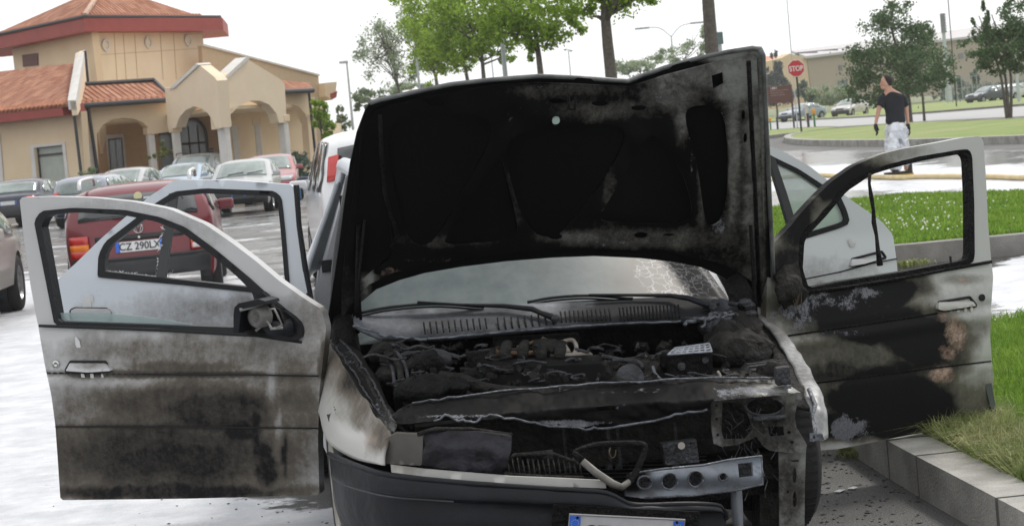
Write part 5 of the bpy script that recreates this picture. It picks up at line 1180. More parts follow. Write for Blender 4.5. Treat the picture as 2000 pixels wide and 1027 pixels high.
mb = MB(); c = RF(1917, 581, rf_off(1917, 581)); mb.lathe([(.014, 0), (.014, .006), (0, .006)], c, RF.n, 16); mb.build('lock', MSEAL, rfd)
mb = MB()
for x in (1858, 1872, 1886, 1898):
    p = RF(x, 610-(x-1858)*.15, rf_off(x, 608)+.003); mb.add([p+RF.u*(.007*math.cos(a*.9))+UP*(.011*math.sin(a*.9)) for a in range(7)], [list(range(7))])
mb.build('foam_splash', mat('splash_tan', (.5, .48, .44), .5), rfd)
mb = MB(); mb.tube([RF(1893, 508, .0), RF(1892, 496, .0)], .004, 6); mb.tube([RF(1857, 512, 0), RF(1856, 500, 0)], .005, 6); mb.build('lock_pin', MSEAL, rfd)
# burnt mirror stump and door corner
grid_surf('mirror_stump', [[(1512, 540, .0), (1530, 520, .0), (1552, 510, .0)], [(1516, 565, .08), (1545, 545, .1), (1566, 545, .05)], [(1518, 590, .1), (1548, 575, .12), (1575, 572, .05)], [(1530, 608, .03), (1545, 600, .05), (1570, 592, .02)]], lambda x, y, o: RF(x, y, o+.01), MCHR2, rfd, 4, 4, jit=.02, thick=.01)
mb = MB()
for k in range(7): mb.tube([RF(1550+rr_.uniform(-6, 6), 560, .08), RF(1556+rr_.uniform(-8, 12), 575+rr_.uniform(-5, 10), .09), RF(1562+rr_.uniform(-15, 15), 590+rr_.uniform(0, 25), .06)], .0018, 4)
mb.build('burnt_wires', mat('burnt_wire', (.14, .11, .09), .7), rfd)
panel('corner_plate', [(1934, 700), (1921, 712), (1926, 760), (1942, 822), (1946, 800), (1937, 750)], [], lambda x, y: RF(x, y, .03), -RF.n*.01, mat('peeled', (.06, .07, .07), .5), rfd)
# right rear door --------------------------------------------------
RR_ = VP((.78, 9.12), (1.70, 9.45))
rr_blob = blobs([('soot', 1620, 540, 120, 40, .22), ('soot', 1640, 560, 70, 8, .5), ('soot', 1520, 600, 80, 80, .5)])
rro = soft([(1470, 268), (1503, 286), (1530, 296), (1580, 324), (1614, 350), (1645, 378), (1682, 404), (1722, 432), (1744, 458), (1750, 500), (1753, 530), (1753, 640), (1735, 760), (1690, 810), (1470, 840)], 20)
rrh = soft([(1472, 292), (1503, 302), (1514, 308), (1560, 330), (1606, 360), (1640, 380), (1654, 410), (1661, 436), (1640, 446), (1575, 466), (1530, 478), (1472, 490)], 20)
rrd = panel('door', rro, [rrh], lambda x, y: RR_(x, y, .03*math.sin(min(1, max(0, (y-460)/350))*math.pi)), -RR_.n*.045, m_burnt('burnt_paint_rr', (.58, .61, .63)), car, 14, rr_blob)
rr_o2 = soft([(1474, 300), (1503, 310), (1514, 316), (1560, 338), (1604, 368), (1633, 388), (1645, 412), (1651, 430), (1640, 436), (1575, 455), (1530, 466), (1474, 480)], 20)
panel('window_seal', rrh, [rr_o2], lambda x, y: RR_(x, y, .004), -RR_.n*.05, MSEAL, rrd, 14)
panel('window_divider', [(1500, 303), (1514, 309), (1538, 380), (1562, 458), (1548, 462), (1528, 395)], [], lambda x, y: RR_(x, y, .006), -RR_.n*.03, mat('divider', (.03,)*3), rrd)
panel('quarter_glass', [(1514, 316), (1560, 338), (1604, 368), (1633, 388), (1645, 412), (1651, 430), (1640, 436), (1575, 455), (1558, 459), (1538, 395)], [], lambda x, y: RR_(x, y, -.012), -RR_.n*.004, mat('green_glass', (.50, .60, .56), .08, alpha=.62), rrd)
mb = MB(); mb.tube([RR_(x, y, .02) for x, y in [(1571, 545), (1640, 531), (1700, 515), (1752, 505)]], .003, 5); mb.build('crease_shade', MSEAL, rrd)  # dark tube stands in for shade along the crease
handle(RR_, soft([(1662, 520), (1664, 506), (1722, 491), (1730, 503), (1690, 515)], 5), lambda x, y: .01, rrd)
mb = MB(); p = RR_(1665, 473, .012); mb.add([p+RR_.u*x+UP*y for x, y in ((-.02, .01), (-.01, -.02), (.012, -.018), (.02, -.005), (.0, -.002), (-.008, .02))], [list(range(6))]); mb.build('foam_splash', mat('splash', (.6,)*3), rrd)

# ---------------------------------------------------------------- bonnet
def hood_f(x, y, extra=0):
    # inclined plane hinged at the scuttle, tip forward
    h0 = C(.0, 0, .79); h1 = C(.36, 0, 1.68); dirv = (h1-h0).normalized(); n = CL.cross(dirv).normalized()
    if n.dot(EYE-h0) < 0: n = -n
    p = None
    # crumple: the middle of the front edge is pushed, the right corner flicks towards the camera
    bend = .10*gauss(x, 1232, 70)*max(0, (420-y)/300)
    curl = .12*max(0, (x-1232)/260)**1.2*max(0, (520-y)/420)
    curve = .05*((x-1080)/420)**2
    return hit(x, y, h0+n*(-bend+curl-curve+extra), n), n
hood_out = [(714, 215), (722, 202), (740, 196), (800, 182), (880, 165), (960, 156), (1010, 152), (1052, 149), (1110, 151), (1170, 155), (1226, 159), (1250, 150), (1300, 132), (1360, 115), (1420, 102), (1470, 94), (1484, 95), (1490, 108), (1494, 200), (1499, 300), (1503, 400), (1508, 500), (1512, 606), (1490, 604), (1474, 596), (1460, 575), (1440, 560), (1410, 540), (1370, 522), (1320, 512), (1250, 504), (1160, 500), (1080, 503), (990, 510), (900, 521), (830, 533), (780, 547), (735, 565), (705, 590), (690, 612), (672, 640), (640, 668), (641, 620), (650, 560), (662, 480), (672, 400), (684, 320), (697, 260)]
def ribf(x, y):
    """0 = recessed panel, 1 = raised rib"""
    v = 0
    cells = [[(745, 235), (860, 215), (960, 225), (975, 260), (880, 420), (830, 500), (780, 470), (770, 380), (742, 300)],
             [(1005, 250), (1190, 238), (1215, 255), (1180, 350), (1120, 440), (1090, 480), (1020, 470), (985, 380), (980, 280)],
             [(1275, 260), (1300, 270), (1340, 350), (1350, 440), (1200, 440), (1170, 430), (1230, 330)],
             [(1345, 215), (1390, 205), (1415, 230), (1420, 300), (1418, 400), (1395, 445), (1372, 440), (1362, 340), (1338, 260)],
             [(975, 300), (1000, 400), (1015, 475), (900, 480), (860, 480), (930, 370)]]
    for c_ in cells:
        if inpoly(x, y, c_): return 0
    return 1
hb = blobs([('soot', 1000, 360, 660, 440, 1.3), ('soot', 1488, 300, 8, 260, -.7), ('soot', 1400, 108, 110, 14, -.7), ('soot', 712, 560, 14, 30, -.8), ('ash', 1380, 116, 120, 10, .45), ('tan', 850, 508, 120, 6, .35), ('ash', 1100, 156, 160, 5, .4)])
def hf(x, y):
    e = .018*0
    return hood_f(x, y, e)[0]
nrm_h = hood_f(1000, 300)[1]
hood = panel('bonnet', hood_out, [], hf, lambda p: -nrm_h*.012, MUN, car, 9, hb, label='open bonnet, burnt black underneath, with a buckled front edge')
# pressed inner frame: a second panel, proud of the skin, with the cells cut out
cells = [chaikin(c_, 2) for c_ in ([(757, 250), (800, 225), (920, 222), (962, 240), (962, 270), (880, 420), (838, 488), (795, 470), (775, 390), (758, 300)],
         [(1012, 262), (1060, 250), (1180, 240), (1222, 252), (1220, 280), (1185, 345), (1120, 430), (1090, 466), (1042, 462), (1010, 400), (990, 320), (990, 280)],
         [(1262, 268), (1282, 262), (1330, 330), (1350, 390), (1352, 432), (1310, 440), (1200, 436), (1172, 432), (1175, 415), (1220, 340)],
         [(1340, 212), (1372, 204), (1408, 215), (1420, 250), (1424, 330), (1420, 400), (1402, 440), (1380, 442), (1372, 400), (1362, 320), (1338, 240)],
         [(978, 300), (990, 350), (1010, 430), (1012, 468), (920, 478), (866, 480), (872, 460), (930, 370)],
         [(712, 260), (735, 262), (745, 330), (762, 430), (768, 500), (745, 515), (690, 560), (690, 480), (700, 350)])]
slots = [[(cx_+rx*math.cos(a*math.pi/5), cy_+ry*math.sin(a*math.pi/5)) for a in range(10)] for cx_, cy_, rx, ry in ((850, 200, 20, 9), (1087, 198, 17, 6), (1172, 203, 17, 6), (1248, 212, 16, 6), (1086, 236, 8, 10), (1468, 232, 5, 8), (1452, 225, 4, 10), (1456, 270, 4, 10), (1085, 463, 15, 7), (1252, 460, 14, 7), (1306, 459, 12, 3), (738, 530, 8, 8))]
sq = [(1390, 148), (1412, 141), (1414, 165), (1393, 176)]
frame_out = [(722, 232), (735, 214), (800, 198), (880, 180), (960, 168), (1050, 162), (1170, 167), (1230, 171), (1300, 148), (1400, 122), (1466, 106), (1478, 112), (1482, 200), (1487, 300), (1490, 400), (1494, 500), (1484, 560), (1440, 530), (1400, 512), (1330, 498), (1250, 490), (1160, 486), (1080, 489), (990, 496), (900, 506), (830, 518), (770, 532), (720, 556), (690, 590), (668, 620), (668, 560), (676, 480), (688, 400), (698, 320), (708, 265)]
def hf2(x, y):
    d = .012+.009*mnoise.noise(Vector((x*.02, y*.02, 0)))
    return hood_f(x, y, d)[0]
hb2 = blobs([('soot', 1000, 360, 660, 420, .98), ('soot', 850, 300, 150, 160, 1.3), ('soot', 1440, 160, 66, 46, -.54), ('soot', 1470, 330, 20, 200, -.44), ('soot', 1330, 150, 80, 26, -.44), ('soot', 1180, 215, 110, 22, -.42), ('soot', 1100, 178, 120, 16, -.36), ('soot', 1300, 190, 60, 30, -.5), ('soot', 1330, 240, 16, 50, -.5), ('soot', 1432, 300, 14, 140, -.5), ('soot', 1370, 350, 8, 100, -.45), ('soot', 1260, 465, 150, 22, -.42), ('soot', 1120, 465, 80, 16, -.5), ('soot', 1010, 350, 14, 100, -.25), ('soot', 1190, 380, 14, 60, -.35), ('soot', 720, 545, 16, 26, -.7), ('soot', 860, 470, 120, 14, -.3),
             ('ash', 1100, 170, 130, 14, .46), ('ash', 1090, 205, 130, 18, .44), ('ash', 1200, 218, 60, 14, .5), ('ash', 1130, 462, 70, 16, .62), ('ash', 1240, 475, 160, 14, .55), ('ash', 1180, 430, 12, 40, .55), ('ash', 1215, 370, 10, 50, .5), ('ash', 1410, 440, 26, 30, .66), ('ash', 1352, 300, 10, 90, .52), ('ash', 1340, 130, 130, 22, .52), ('ash', 1420, 220, 60, 14, .5), ('ash', 1300, 200, 40, 30, .5), ('ash', 990, 230, 40, 20, .42), ('ash', 770, 400, 10, 90, .4), ('ash', 920, 475, 140, 12, .38), ('ash', 1080, 330, 60, 60, .24), ('ash', 1475, 560, 12, 60, .5), ('tan', 760, 530, 40, 12, .42), ('tan', 850, 508, 120, 7, .36), ('tan', 1400, 512, 60, 10, .3)])
hfr = panel('bonnet_frame', frame_out, cells+slots+[sq], hf2, lambda p: -nrm_h*.012, MUN, hood, 7, hb2)
mb = MB()
for pl in ([(1462, 120), (1468, 250), (1476, 400), (1484, 590)], [(742, 225), (745, 300), (752, 380), (768, 430), (776, 462), (764, 485)], [(700, 440), (697, 560), (692, 640)]):
    mb.tube([hood_f(x, y, .014)[0] for x, y in pl], .008, 6)
build_each(mb, 'pressing_ridges', MCHAR, hfr, smooth=True)
mb = MB(); e = [hood_f(x, y, -.004)[0] for x, y in hood_out[1:19]]; mb.tube(e, .009, 6)
mb.tube([hood_f(x, y, -.004)[0] for x, y in hood_out[16:23]], .010, 6)
mb.build('bonnet_edge', mat('bonnet_edge', (.05, .052, .053), .45, col2=(.2, .21, .21), scale=9), hood, smooth=True)
mb = MB(); c, _ = hood_f(1086, 236, .012); mb.lathe([(0, .0), (.014, .0), (.016, -.003)], c, nrm_h, 12); mb.build('daylight_disc', mat('hole_light', (.45, .58, .54), .5), hfr)  # pale disc painted as daylight through the hole
# latch striker, stay and hinges
mb = MB(); mb.tube([hood_f(1110, 190, .03)[0], hood_f(1112, 214, .06)[0], hood_f(1122, 214, .06)[0], hood_f(1124, 190, .03)[0]], .006, 6); mb.build('striker', MCHAR, hood, smooth=True)
mb = MB(); mb.tube([PU(706, 640, .05), PU(700, 560, .1), hood_f(712, 430, .03)[0]], .006, 6); mb.tube([PU(699, 650, .03), PU(697, 560, .06), hood_f(700, 450, .03)[0]], .008, 6); mb.build('bonnet_stay', MCHAR, car, smooth=True)
mb = MB(); mb.tube([PU(1478, 640, .05), PU(1473, 560, .08), hood_f(1466, 440, .04)[0]], .008, 6); mb.build('bonnet_stay', MCHAR, car, smooth=True)

# ---------------------------------------------------------------- body shell
def shell(name, rows, m=MBU, parent=car, **k): return grid_surf(name, rows, C, m, parent, **k)
flat = lambda x, y: {'soot': .35, 'tan': 0, 'ash': .0}
MWS = bpy.data.materials.new('sooty_windscreen'); MWS.use_nodes = True
def _ws():
    nt = MWS.node_tree; b = nt.nodes['Principled BSDF']; g = nt.nodes.new('ShaderNodeNewGeometry'); P = g.outputs['Position']
    a = nt.nodes.new('ShaderNodeAttribute'); a.attribute_name = 'soot'; s = a.outputs['Fac']
    cr = nt.nodes.new('ShaderNodeAttribute'); cr.attribute_name = 'ash'
    n1 = noise(nt, stretch(nt, P, (14, 14, 3)), 1, 5, .6)
    base = mixc(nt, ramp(nt, n1, [(.3, 0), (.7, 1)]), (.085, .108, .112), (.135, .158, .158))
    base = mixc(nt, ramp(nt, s, [(.2, 0), (.8, 1)]), base, (.05, .045, .04))
    vo = N(nt, 'ShaderNodeTexVoronoi', Scale=26); vo.feature = 'DISTANCE_TO_EDGE'
    dst = nt.nodes.new('ShaderNodeVectorMath'); dst.operation = 'ADD'; nn = N(nt, 'ShaderNodeTexNoise', Scale=22, Detail=5); lk(nt, P, nn.inputs['Vector']); sc_ = nt.nodes.new('ShaderNodeVectorMath'); sc_.operation = 'SCALE'; sc_.inputs['Scale'].default_value = .07; lk(nt, nn.outputs['Color'], sc_.inputs[0]); lk(nt, P, dst.inputs[0]); lk(nt, sc_.outputs[0], dst.inputs[1]); lk(nt, dst.outputs[0], vo.inputs['Vector'])
    ln = math_(nt, 'MULTIPLY', ramp(nt, vo.outputs['Distance'], [(.03, 1), (.075, 0)]), ramp(nt, math_(nt, 'ADD', cr.outputs['Fac'], math_(nt, 'SUBTRACT', n1, .5)), [(.35, 0), (.6, 1)]))
    lk(nt, mixc(nt, ln, base, (.27, .27, .285)), b.inputs['Base Color']); b.inputs['Roughness'].default_value = .42; b.inputs['Specular IOR Level'].default_value = .22
_ws()
ws_at = blobs([('soot', 1330, 545, 120, 70, 1.2), ('soot', 1420, 570, 80, 60, 1.1), ('ash', 1330, 540, 75, 50, 1.3)])
# windscreen, full sheet up to the roof, on a raked plane
w0 = C(-.02, 0, .83); w1 = C(-.80, 0, 1.36); wd_ = (w1-w0).normalized(); wn = CL.cross(wd_).normalized()
if wn.dot(EYE-w0) < 0: wn = -wn
ws_px = [(694, 618), (760, 612), (900, 606), (1080, 598), (1300, 594), (1452, 600)]
def wsf(x, y): p = hit(x, y, w0, wn); v = (p-CO).dot(CL); return p-wn*(.10*(v/.7)**2)
# build in car coordinates, then colour by projected pixel
V = []; px_ = []; nu_, nv_ = 56, 26
for i in range(nv_+1):
    t = i/nv_
    for j in range(nu_+1):
        q = -1+2*j/nu_; hw = .755-.16*t; p = w0+wd_*(t*.93-.02)+CL*(q*hw)-wn*(.11*q*q); V.append(p); px_.append(proj(p))
Fc = [[i*(nu_+1)+j, i*(nu_+1)+j+1, (i+1)*(nu_+1)+j+1, (i+1)*(nu_+1)+j] for i in range(nv_) for j in range(nu_)]
ats = [ws_at(*p) for p in px_]
wsc = mk('windshield', V, Fc, MWS, car, True, attrs={k: [a[k] for a in ats] for k in ('soot', 'ash')}, label='sooty windscreen with a crazed right corner')
so_ = wsc.modifiers.new('s', 'SOLIDIFY'); so_.thickness = .006
# roof, pillars, rear body
shell('roof', [[(-.74, -.52, 1.36), (-.70, 0, 1.38), (-.74, .52, 1.36)], [(-1.3, -.54, 1.41), (-1.3, 0, 1.43), (-1.3, .54, 1.41)], [(-1.9, -.52, 1.39), (-1.9, 0, 1.42), (-1.9, .52, 1.39)], [(-2.45, -.48, 1.32), (-2.45, 0, 1.34), (-2.45, .48, 1.32)]], thick=.02, attrs=None)
for sg in (-1, 1):
    mb = MB(); mb.tube(catm([tuple(C(-.02, sg*.745, .82)), tuple(C(-.30, sg*.70, 1.03)), tuple(C(-.58, sg*.63, 1.23)), tuple(C(-.84, sg*.57, 1.37))], 5), [.038]*16, 8)
    mb.build('windscreen_pillar', mat('pillar_paint', (.5, .53, .57), .35) if sg < 0 else MASHD, car, smooth=True)
    mb = MB(); mb.tube([C(.10, sg*.75, .66), C(.02, sg*.75, .80), C(-.12, sg*.735, .92)], [.05, .05, .044], 8); mb.build('pillar_foot', MCHAR, car, smooth=True)
    mb = MB(); mb.tube(catm([tuple(C(-.06, sg*.79, .82)), tuple(C(-.36, sg*.735, 1.03)), tuple(C(-.64, sg*.665, 1.23)), tuple(C(-.9, sg*.61, 1.36))], 5), .018, 6)
    mb.build('door_seal', MSEAL, car, smooth=True)
    mb = MB(); mb.tube(catm([tuple(C(-.80, sg*.57, 1.37)), tuple(C(-1.5, sg*.58, 1.41)), tuple(C(-2.3, sg*.54, 1.34)), tuple(C(-2.62, sg*.66, .95))], 5), .035, 8); mb.build('roof_rail', mat('pillar_paint', (.5,)*3), car, smooth=True)
    V = [C(-1.03, sg*.60, 1.39), C(-1.13, sg*.60, 1.39), C(-1.16, sg*.79, .9), C(-1.16, sg*.82, .35), C(-1.02, sg*.82, .35), C(-1.02, sg*.79, .9)]
    mb = MB(); mb.prism(V, CL*(-sg*.05)); bp_ = mb.build('door_pillar', mat('pillar_grey', (.30, .31, .33), .45), car, bevel=.008)
    mb = MB(); 
    for q in (.25, .78): a = V[0].lerp(V[5], q) ; mb.box(a+CF*.004-CL*sg*.02, (.045, .01, .05))
    build_each(mb, 'tape_mark', MSEAL, bp_)
    mb = MB(); mb.prism([C(.05, sg*.80, .20), C(-2.0, sg*.80, .20), C(-2.0, sg*.80, .32), C(.05, sg*.80, .32)], CL*(-sg*.12)); mb.build('sill', MBU if False else mat('pillar_grey', (.3,)*3), car, bevel=.015)
    # rear quarter
    shell('rear_quarter', [[(-1.95, sg*.60, 1.33), (-2.3, sg*.57, 1.30), (-2.62, sg*.62, .95)], [(-1.95, sg*.80, .88), (-2.3, sg*.80, .88), (-2.75, sg*.74, .86)], [(-1.98, sg*.83, .6), (-2.3, sg*.85, .66), (-2.82, sg*.76, .6)], [(-2.0, sg*.82, .3), (-2.3, sg*.84, .60), (-2.82, sg*.74, .35)]], m=mat('pillar_paint', (.5,)*3), thick=.02)
shell('tailgate', [[(-2.45, -.48, 1.32), (-2.46, 0, 1.34), (-2.45, .48, 1.32)], [(-2.65, -.66, .95), (-2.7, 0, .96), (-2.65, .66, .95)], [(-2.8, -.7, .6), (-2.9, 0, .6), (-2.8, .7, .6)], [(-2.8, -.7, .3), (-2.88, 0, .3), (-2.8, .7, .3)]], m=mat('pillar_paint', (.5,)*3), thick=.02)
mb = MB(); mb.box(C(-1.3, 0, .22), (1, 1, 1), None); mb = MB(); mb.prism([C(.9, -.6, .2), C(.9, .6, .2), C(-2.7, .7, .2), C(-2.7, -.7, .2)], (0, 0, .05)); mb.build('floor_pan', MCHAR, car)
mb = MB(); mb.prism([C(-.05, -.74, .25), C(-.05, .74, .25), C(-.05, .70, .76), C(-.05, -.70, .76)], CF*.03); mb.build('bulkhead', MCHAR, car)
mb = MB(); mb.prism([C(-.2, -.62, .6), C(-.2, .62, .6), C(-.32, .6, .86), C(-.32, -.6, .86)], -CF*.35); mb.build('dashboard', MCHAR, car)
for sg in (-1, 1):
    mb = MB(); mb.prism([C(-1.05, sg*.36-.24, .35), C(-1.05, sg*.36+.24, .35), C(-1.30, sg*.36+.22, 1.0), C(-1.30, sg*.36-.22, 1.0)], CF*.12); mb.box(C(-.85, sg*.36, .42), (.5, .55, .14)); mb.build('seat', MCHAR, car, bevel=.04)
# inner wall of the door opening, left, as dark strips
panel('cabin_side', [(668, 352), (690, 345), (700, 600), (640, 660), (606, 610), (620, 520), (640, 440)], [], lambda x, y: PU(x, y, -.62+(600-y)*-.0002), -CF*.02, MCHAR, car) if False else None

# ---------------------------------------------------------------- wings
lf_w = blobs([('soot', 700, 780, 50, 60, .5), ('soot', 650, 690, 40, 40, .62), ('soot', 735, 850, 34, 40, .6), ('soot', 700, 740, 60, 40, .75), ('soot', 640, 730, 26, 40, .4), ('tan', 720, 860, 18, 40, .5), ('tan', 700, 790, 30, 20, .35), ('soot', 680, 860, 40, 30, -.5), ('ash', 710, 810, 16, 30, .3)])
wingL = grid_surf('wing', [[(642, 668, .0), (664, 700, .25), (696, 752, .55), (730, 800, .85), (764, 845, 1.05)],
                   [(632, 700, .0), (650, 738, .25), (678, 790, .55), (712, 836, .85), (752, 868, 1.08)],
                   [(624, 760, .0), (632, 790, .27), (655, 832, .62), (700, 866, .88), (746, 890, 1.09)],
                   [(620, 800, .05), (624, 812, .25), (640, 862, .60), (690, 895, .88), (746, 908, 1.10)]], PU, MBW, car, 5, 5, thick=.012, attrs=lf_w)
gut = blobs([('soot', 700, 740, 90, 120, 1.1), ('ash', 690, 700, 40, 30, .55), ('ash', 745, 800, 20, 40, .6), ('ash', 715, 745, 16, 40, .5)])
grid_surf('wing_gutter', [[(655, 655, .0), (690, 690, .25), (725, 742, .55), (752, 790, .85), (770, 826, 1.03)], [(650, 662, .0), (678, 700, .25), (712, 752, .55), (742, 802, .85), (768, 836, 1.04)], [(642, 668, .0), (664, 700, .25), (696, 752, .55), (730, 800, .85), (764, 845, 1.05)]], lambda x, y, u: PU(x, y, u), MUN, wingL, 5, 3, thick=.01, attrs=gut, jit=.004)
mb = MB()
for q in ([(655, 656, 0.0), (690, 690, .25), (725, 742, .55), (752, 790, .85), (770, 827, 1.03)], [(647, 666, .0), (672, 700, .25), (706, 752, .55), (738, 804, .85), (765, 843, 1.05)]): mb.tube(rough([PU(*p) for p in q], .008, 10), .004, 6)
mb.build('wing_edge', MASHD, wingL, smooth=True)
rw = blobs([('soot', 1500, 640, 60, 50, .55), ('soot', 1560, 740, 40, 90, .46), ('soot', 1600, 800, 14, 60, .4), ('ash', 1590, 800, 14, 60, .3)])
wingR = grid_surf('wing', [[(1466, 612, .0), (1500, 640, .2), (1535, 690, .5), (1562, 745, .8), (1582, 800, .98), (1590, 860, 1.05)],
                    [(1478, 612, .0), (1514, 638, .2), (1552, 690, .5), (1584, 745, .8), (1604, 800, .98), (1610, 858, 1.05)],
                    [(1484, 614, .0), (1524, 640, .2), (1564, 692, .5), (1596, 748, .8), (1614, 800, .95), (1617, 855, 1.0)]], PU, m_burnt('burnt_wing_right', (.42, .43, .44), (.12, .12, .12), amp=1.8), car, 6, 4, thick=.01, attrs=rw, jit=.006)
mb = MB(); mb.tube([PU(x, y, u) for x, y, u in ((1580, 760, .9), (1592, 790, .97), (1586, 815, 1.0), (1594, 835, 1.02), (1588, 850, 1.05), (1596, 860, 1.05))], .008, 6); mb.build('torn_edge', MASH, wingR, smooth=True)
panel('wing_flange', [(1582, 846), (1606, 846), (1610, 858), (1582, 862)], [[(1588, 850), (1592, 850), (1592, 856), (1588, 856)]], lambda x, y: PU(x, y, 1.06), -CF*.006, MASH, wingR)
# inner wheel arches (dark bays)
grid_surf('inner_wing', [[(660, 660, .0), (700, 720, .4), (740, 790, .8), (768, 832, 1.0)], [(700, 700, .0), (740, 760, .4), (770, 820, .8), (790, 850, 1.0)], [(720, 860, .0), (750, 900, .4), (780, 930, .8), (800, 940, 1.0)]], PU, MCHR2, car, 4, 4, jit=.012, thick=.01)
grid_surf('inner_wing', [[(1480, 615, .0), (1530, 680, .4), (1565, 745, .8), (1580, 800, .98)], [(1440, 640, .0), (1500, 700, .4), (1530, 760, .8), (1550, 800, .98)], [(1440, 800, .0), (1480, 860, .4), (1500, 900, .8), (1520, 920, .98)]], PU, MCHR2, car, 4, 4, jit=.012, thick=.01)
# wheels
def wheel(u, v, side, parent=car, rimm=None):
    c = C(u, v, .30); mb = MB(); mb.lathe([(.18, -.095), (.27, -.10), (.298, -.075), (.30, 0), (.298, .075), (.27, .10), (.18, .095)], c, CL, 40)
    t = mb.build('wheel', MTY, parent, smooth=True)
    mb = MB()
    for k in range(56): a = k*2*math.pi/56; e = CF*math.cos(a)+UP*math.sin(a); mb.box(c+e*.299, (.15, .012, .006), Matrix((CL, e.cross(CL), e)).transposed())
    mb.build('tread', MTY, t)
    if rimm:
        mb = MB(); mb.lathe([(0, .070), (.05, .075), (.06, .06), (.15, .085), (.18, .10), (.195, .098), (.197, .08)], c, CL*side, 40)
        for k in range(9): a = k*2*math.pi/9; e = CF*math.cos(a)+UP*math.sin(a); mb.box(c+CL*side*.082+e*.11, (.016, .03, .10), Matrix((CL, e.cross(CL), e)).transposed())
        mb.build('hubcap', rimm, t, smooth=False, bevel=.004)
    mb = MB(); mb.cyl(c-CL*side*.12, c-CL*side*.03, .2, n=20); mb.build('brake', MCHR2, t)
    return t
MHUB = mat('hubcap_scorched', (.22, .2, .17), .5, col2=(.42, .40, .36), scale=9)
wheel(.42, -.765, -1, rimm=MHUB); wheel(.50, .695, 1)
for sg in (-1, 1): wheel(-2.05, sg*.75, sg, rimm=MHUB)
# ---------------------------------------------------------------- scuttle, wipers
sc_at = blobs([('soot', 960, 640, 400, 60, .62), ('soot', 1260, 610, 150, 60, 1.1), ('soot', 760, 640, 60, 22, -.15), ('ash', 1390, 625, 70, 14, .75), ('ash', 820, 640, 90, 20, .1)])
MSC = m_burnt('burnt_scuttle', (.24, .26, .30), (.06, .065, .075), (.012, .013, .015))
scut = grid_surf('scuttle', [[(700, 612, .0), (800, 604, .02), (900, 601, .03), (1080, 590, .04), (1300, 580, .03), (1400, 580, .02), (1445, 600, .0)],
                      [(690, 622, .05), (800, 622, .08), (900, 618, .09), (1080, 606, .10), (1300, 596, .09), (1400, 600, .06), (1455, 610, .03)],
                      [(700, 640, .12), (800, 640, .15), (900, 638, .16), (1080, 622, .17), (1300, 612, .16), (1400, 612, .12), (1460, 616, .07)],
                      [(740, 658, .2), (835, 661, .23), (900, 656, .24), (1080, 640, .25), (1320, 627, .24), (1400, 620, .18), (1465, 620, .1)]], PU, MSC, car, 6, 4, thick=.012, attrs=sc_at)
def louvres(x0, x1, n, y0f, y1f, name):
    mb = MB()
    for k in range(n):
        x = x0+(x1-x0)*k/(n-1); a = PU(x, y0f(x), .155); b_ = PU(x+3, y1f(x), .225); d = (b_-a)
        mb.tube([a+UP*.006, b_+UP*.006], .0035, 5)
    return mb.build(name, MCHAR, scut)
louvres(828, 948, 11, lambda x: 633-(x-828)*.07, lambda x: 655-(x-828)*.09, 'air_louvre'); louvres(972, 1078, 9, lambda x: 624-(x-972)*.07, lambda x: 646-(x-972)*.09, 'air_louvre'); louvres(1095, 1190, 12, lambda x: 612-(x-1095)*.06, lambda x: 632-(x-1095)*.05, 'air_louvre'); louvres(1210, 1325, 17, lambda x: 604-(x-1210)*.05, lambda x: 628-(x-1210)*.04, 'air_louvre')
mb = MB(); mb.tube(rough([PU(*p) for p in [(835, 661, .25), (900, 656, .26), (1080, 640, .27), (1210, 632, .27), (1330, 628, .25)]], .003, 12), .0042, 6); mb.build('scuttle_lip', MASH, scut, smooth=True)
mb = MB(); mb.tube(rough([PU(690, 636, .16), PU(735, 648, .2), PU(760, 656, .22), PU(832, 663, .25)], .008, 8), .005, 6); mb.tube(rough([PU(1335, 630, .24), PU(1375, 622, .22), PU(1400, 612, .15), PU(1440, 612, .1)], .02, 8), .008, 6); mb.tube(rough([PU(1370, 632, .24), PU(1400, 618, .2), PU(1450, 616, .1)], .02, 8), .006, 6); build_each(mb, 'torn_flange', MASH, scut, smooth=True)
mb = MB()
for k in range(26): 
    p = PU(rr_.uniform(1380, 1470), rr_.uniform(590, 625), rr_.uniform(.0, .15)); s = rr_.uniform(.008, .028); mb.sphere(p, s, 4, (1, 1, .6))
mb.build('burnt_debris', MASHD, scut)
for nm, arm, bl, hb_ in (('wiper', [(1085, 622, .18), (1040, 603, .1), (985, 597, .05), (900, 595, .03), (815, 590, .02)], [(705, 611, .01), (760, 600, .02), (850, 593, .03), (945, 599, .03)], 0), ('wiper', [(1393, 600, .14), (1345, 582, .08), (1310, 577, .03), (1240, 576, .02), (1150, 576, .02)], [(1030, 590, 0.0), (1080, 581, .0), (1150, 577, .01), (1236, 583, .02)], 0)):
    mb = MB(); mb.tube([PU(x, y, u+.03) for x, y, u in arm], [.012, .011, .009, .006, .005], 7); wp = mb.build(nm, MMELT, car, smooth=True)
    mb = MB(); mb.tube(catm([tuple(PU(x, y, u+.02)) for x, y, u in bl], 6), .006, 5); b2 = [(x, y+6, u) for x, y, u in bl]; mb.tube(catm([tuple(PU(x, y, u+.02)) for x, y, u in b2], 6), .004, 5)
    for k in range(9):
        i = k/8; x = bl[0][0]*(1-i)+bl[-1][0]*i; 
    mb.build('wiper_blade', MSEAL, wp, smooth=True); mb = MB(); x, y, u = arm[0]; mb.sphere(PU(x, y, u+.035), .016, 6); mb.build('wiper_pivot', MASHD, wp, smooth=True)
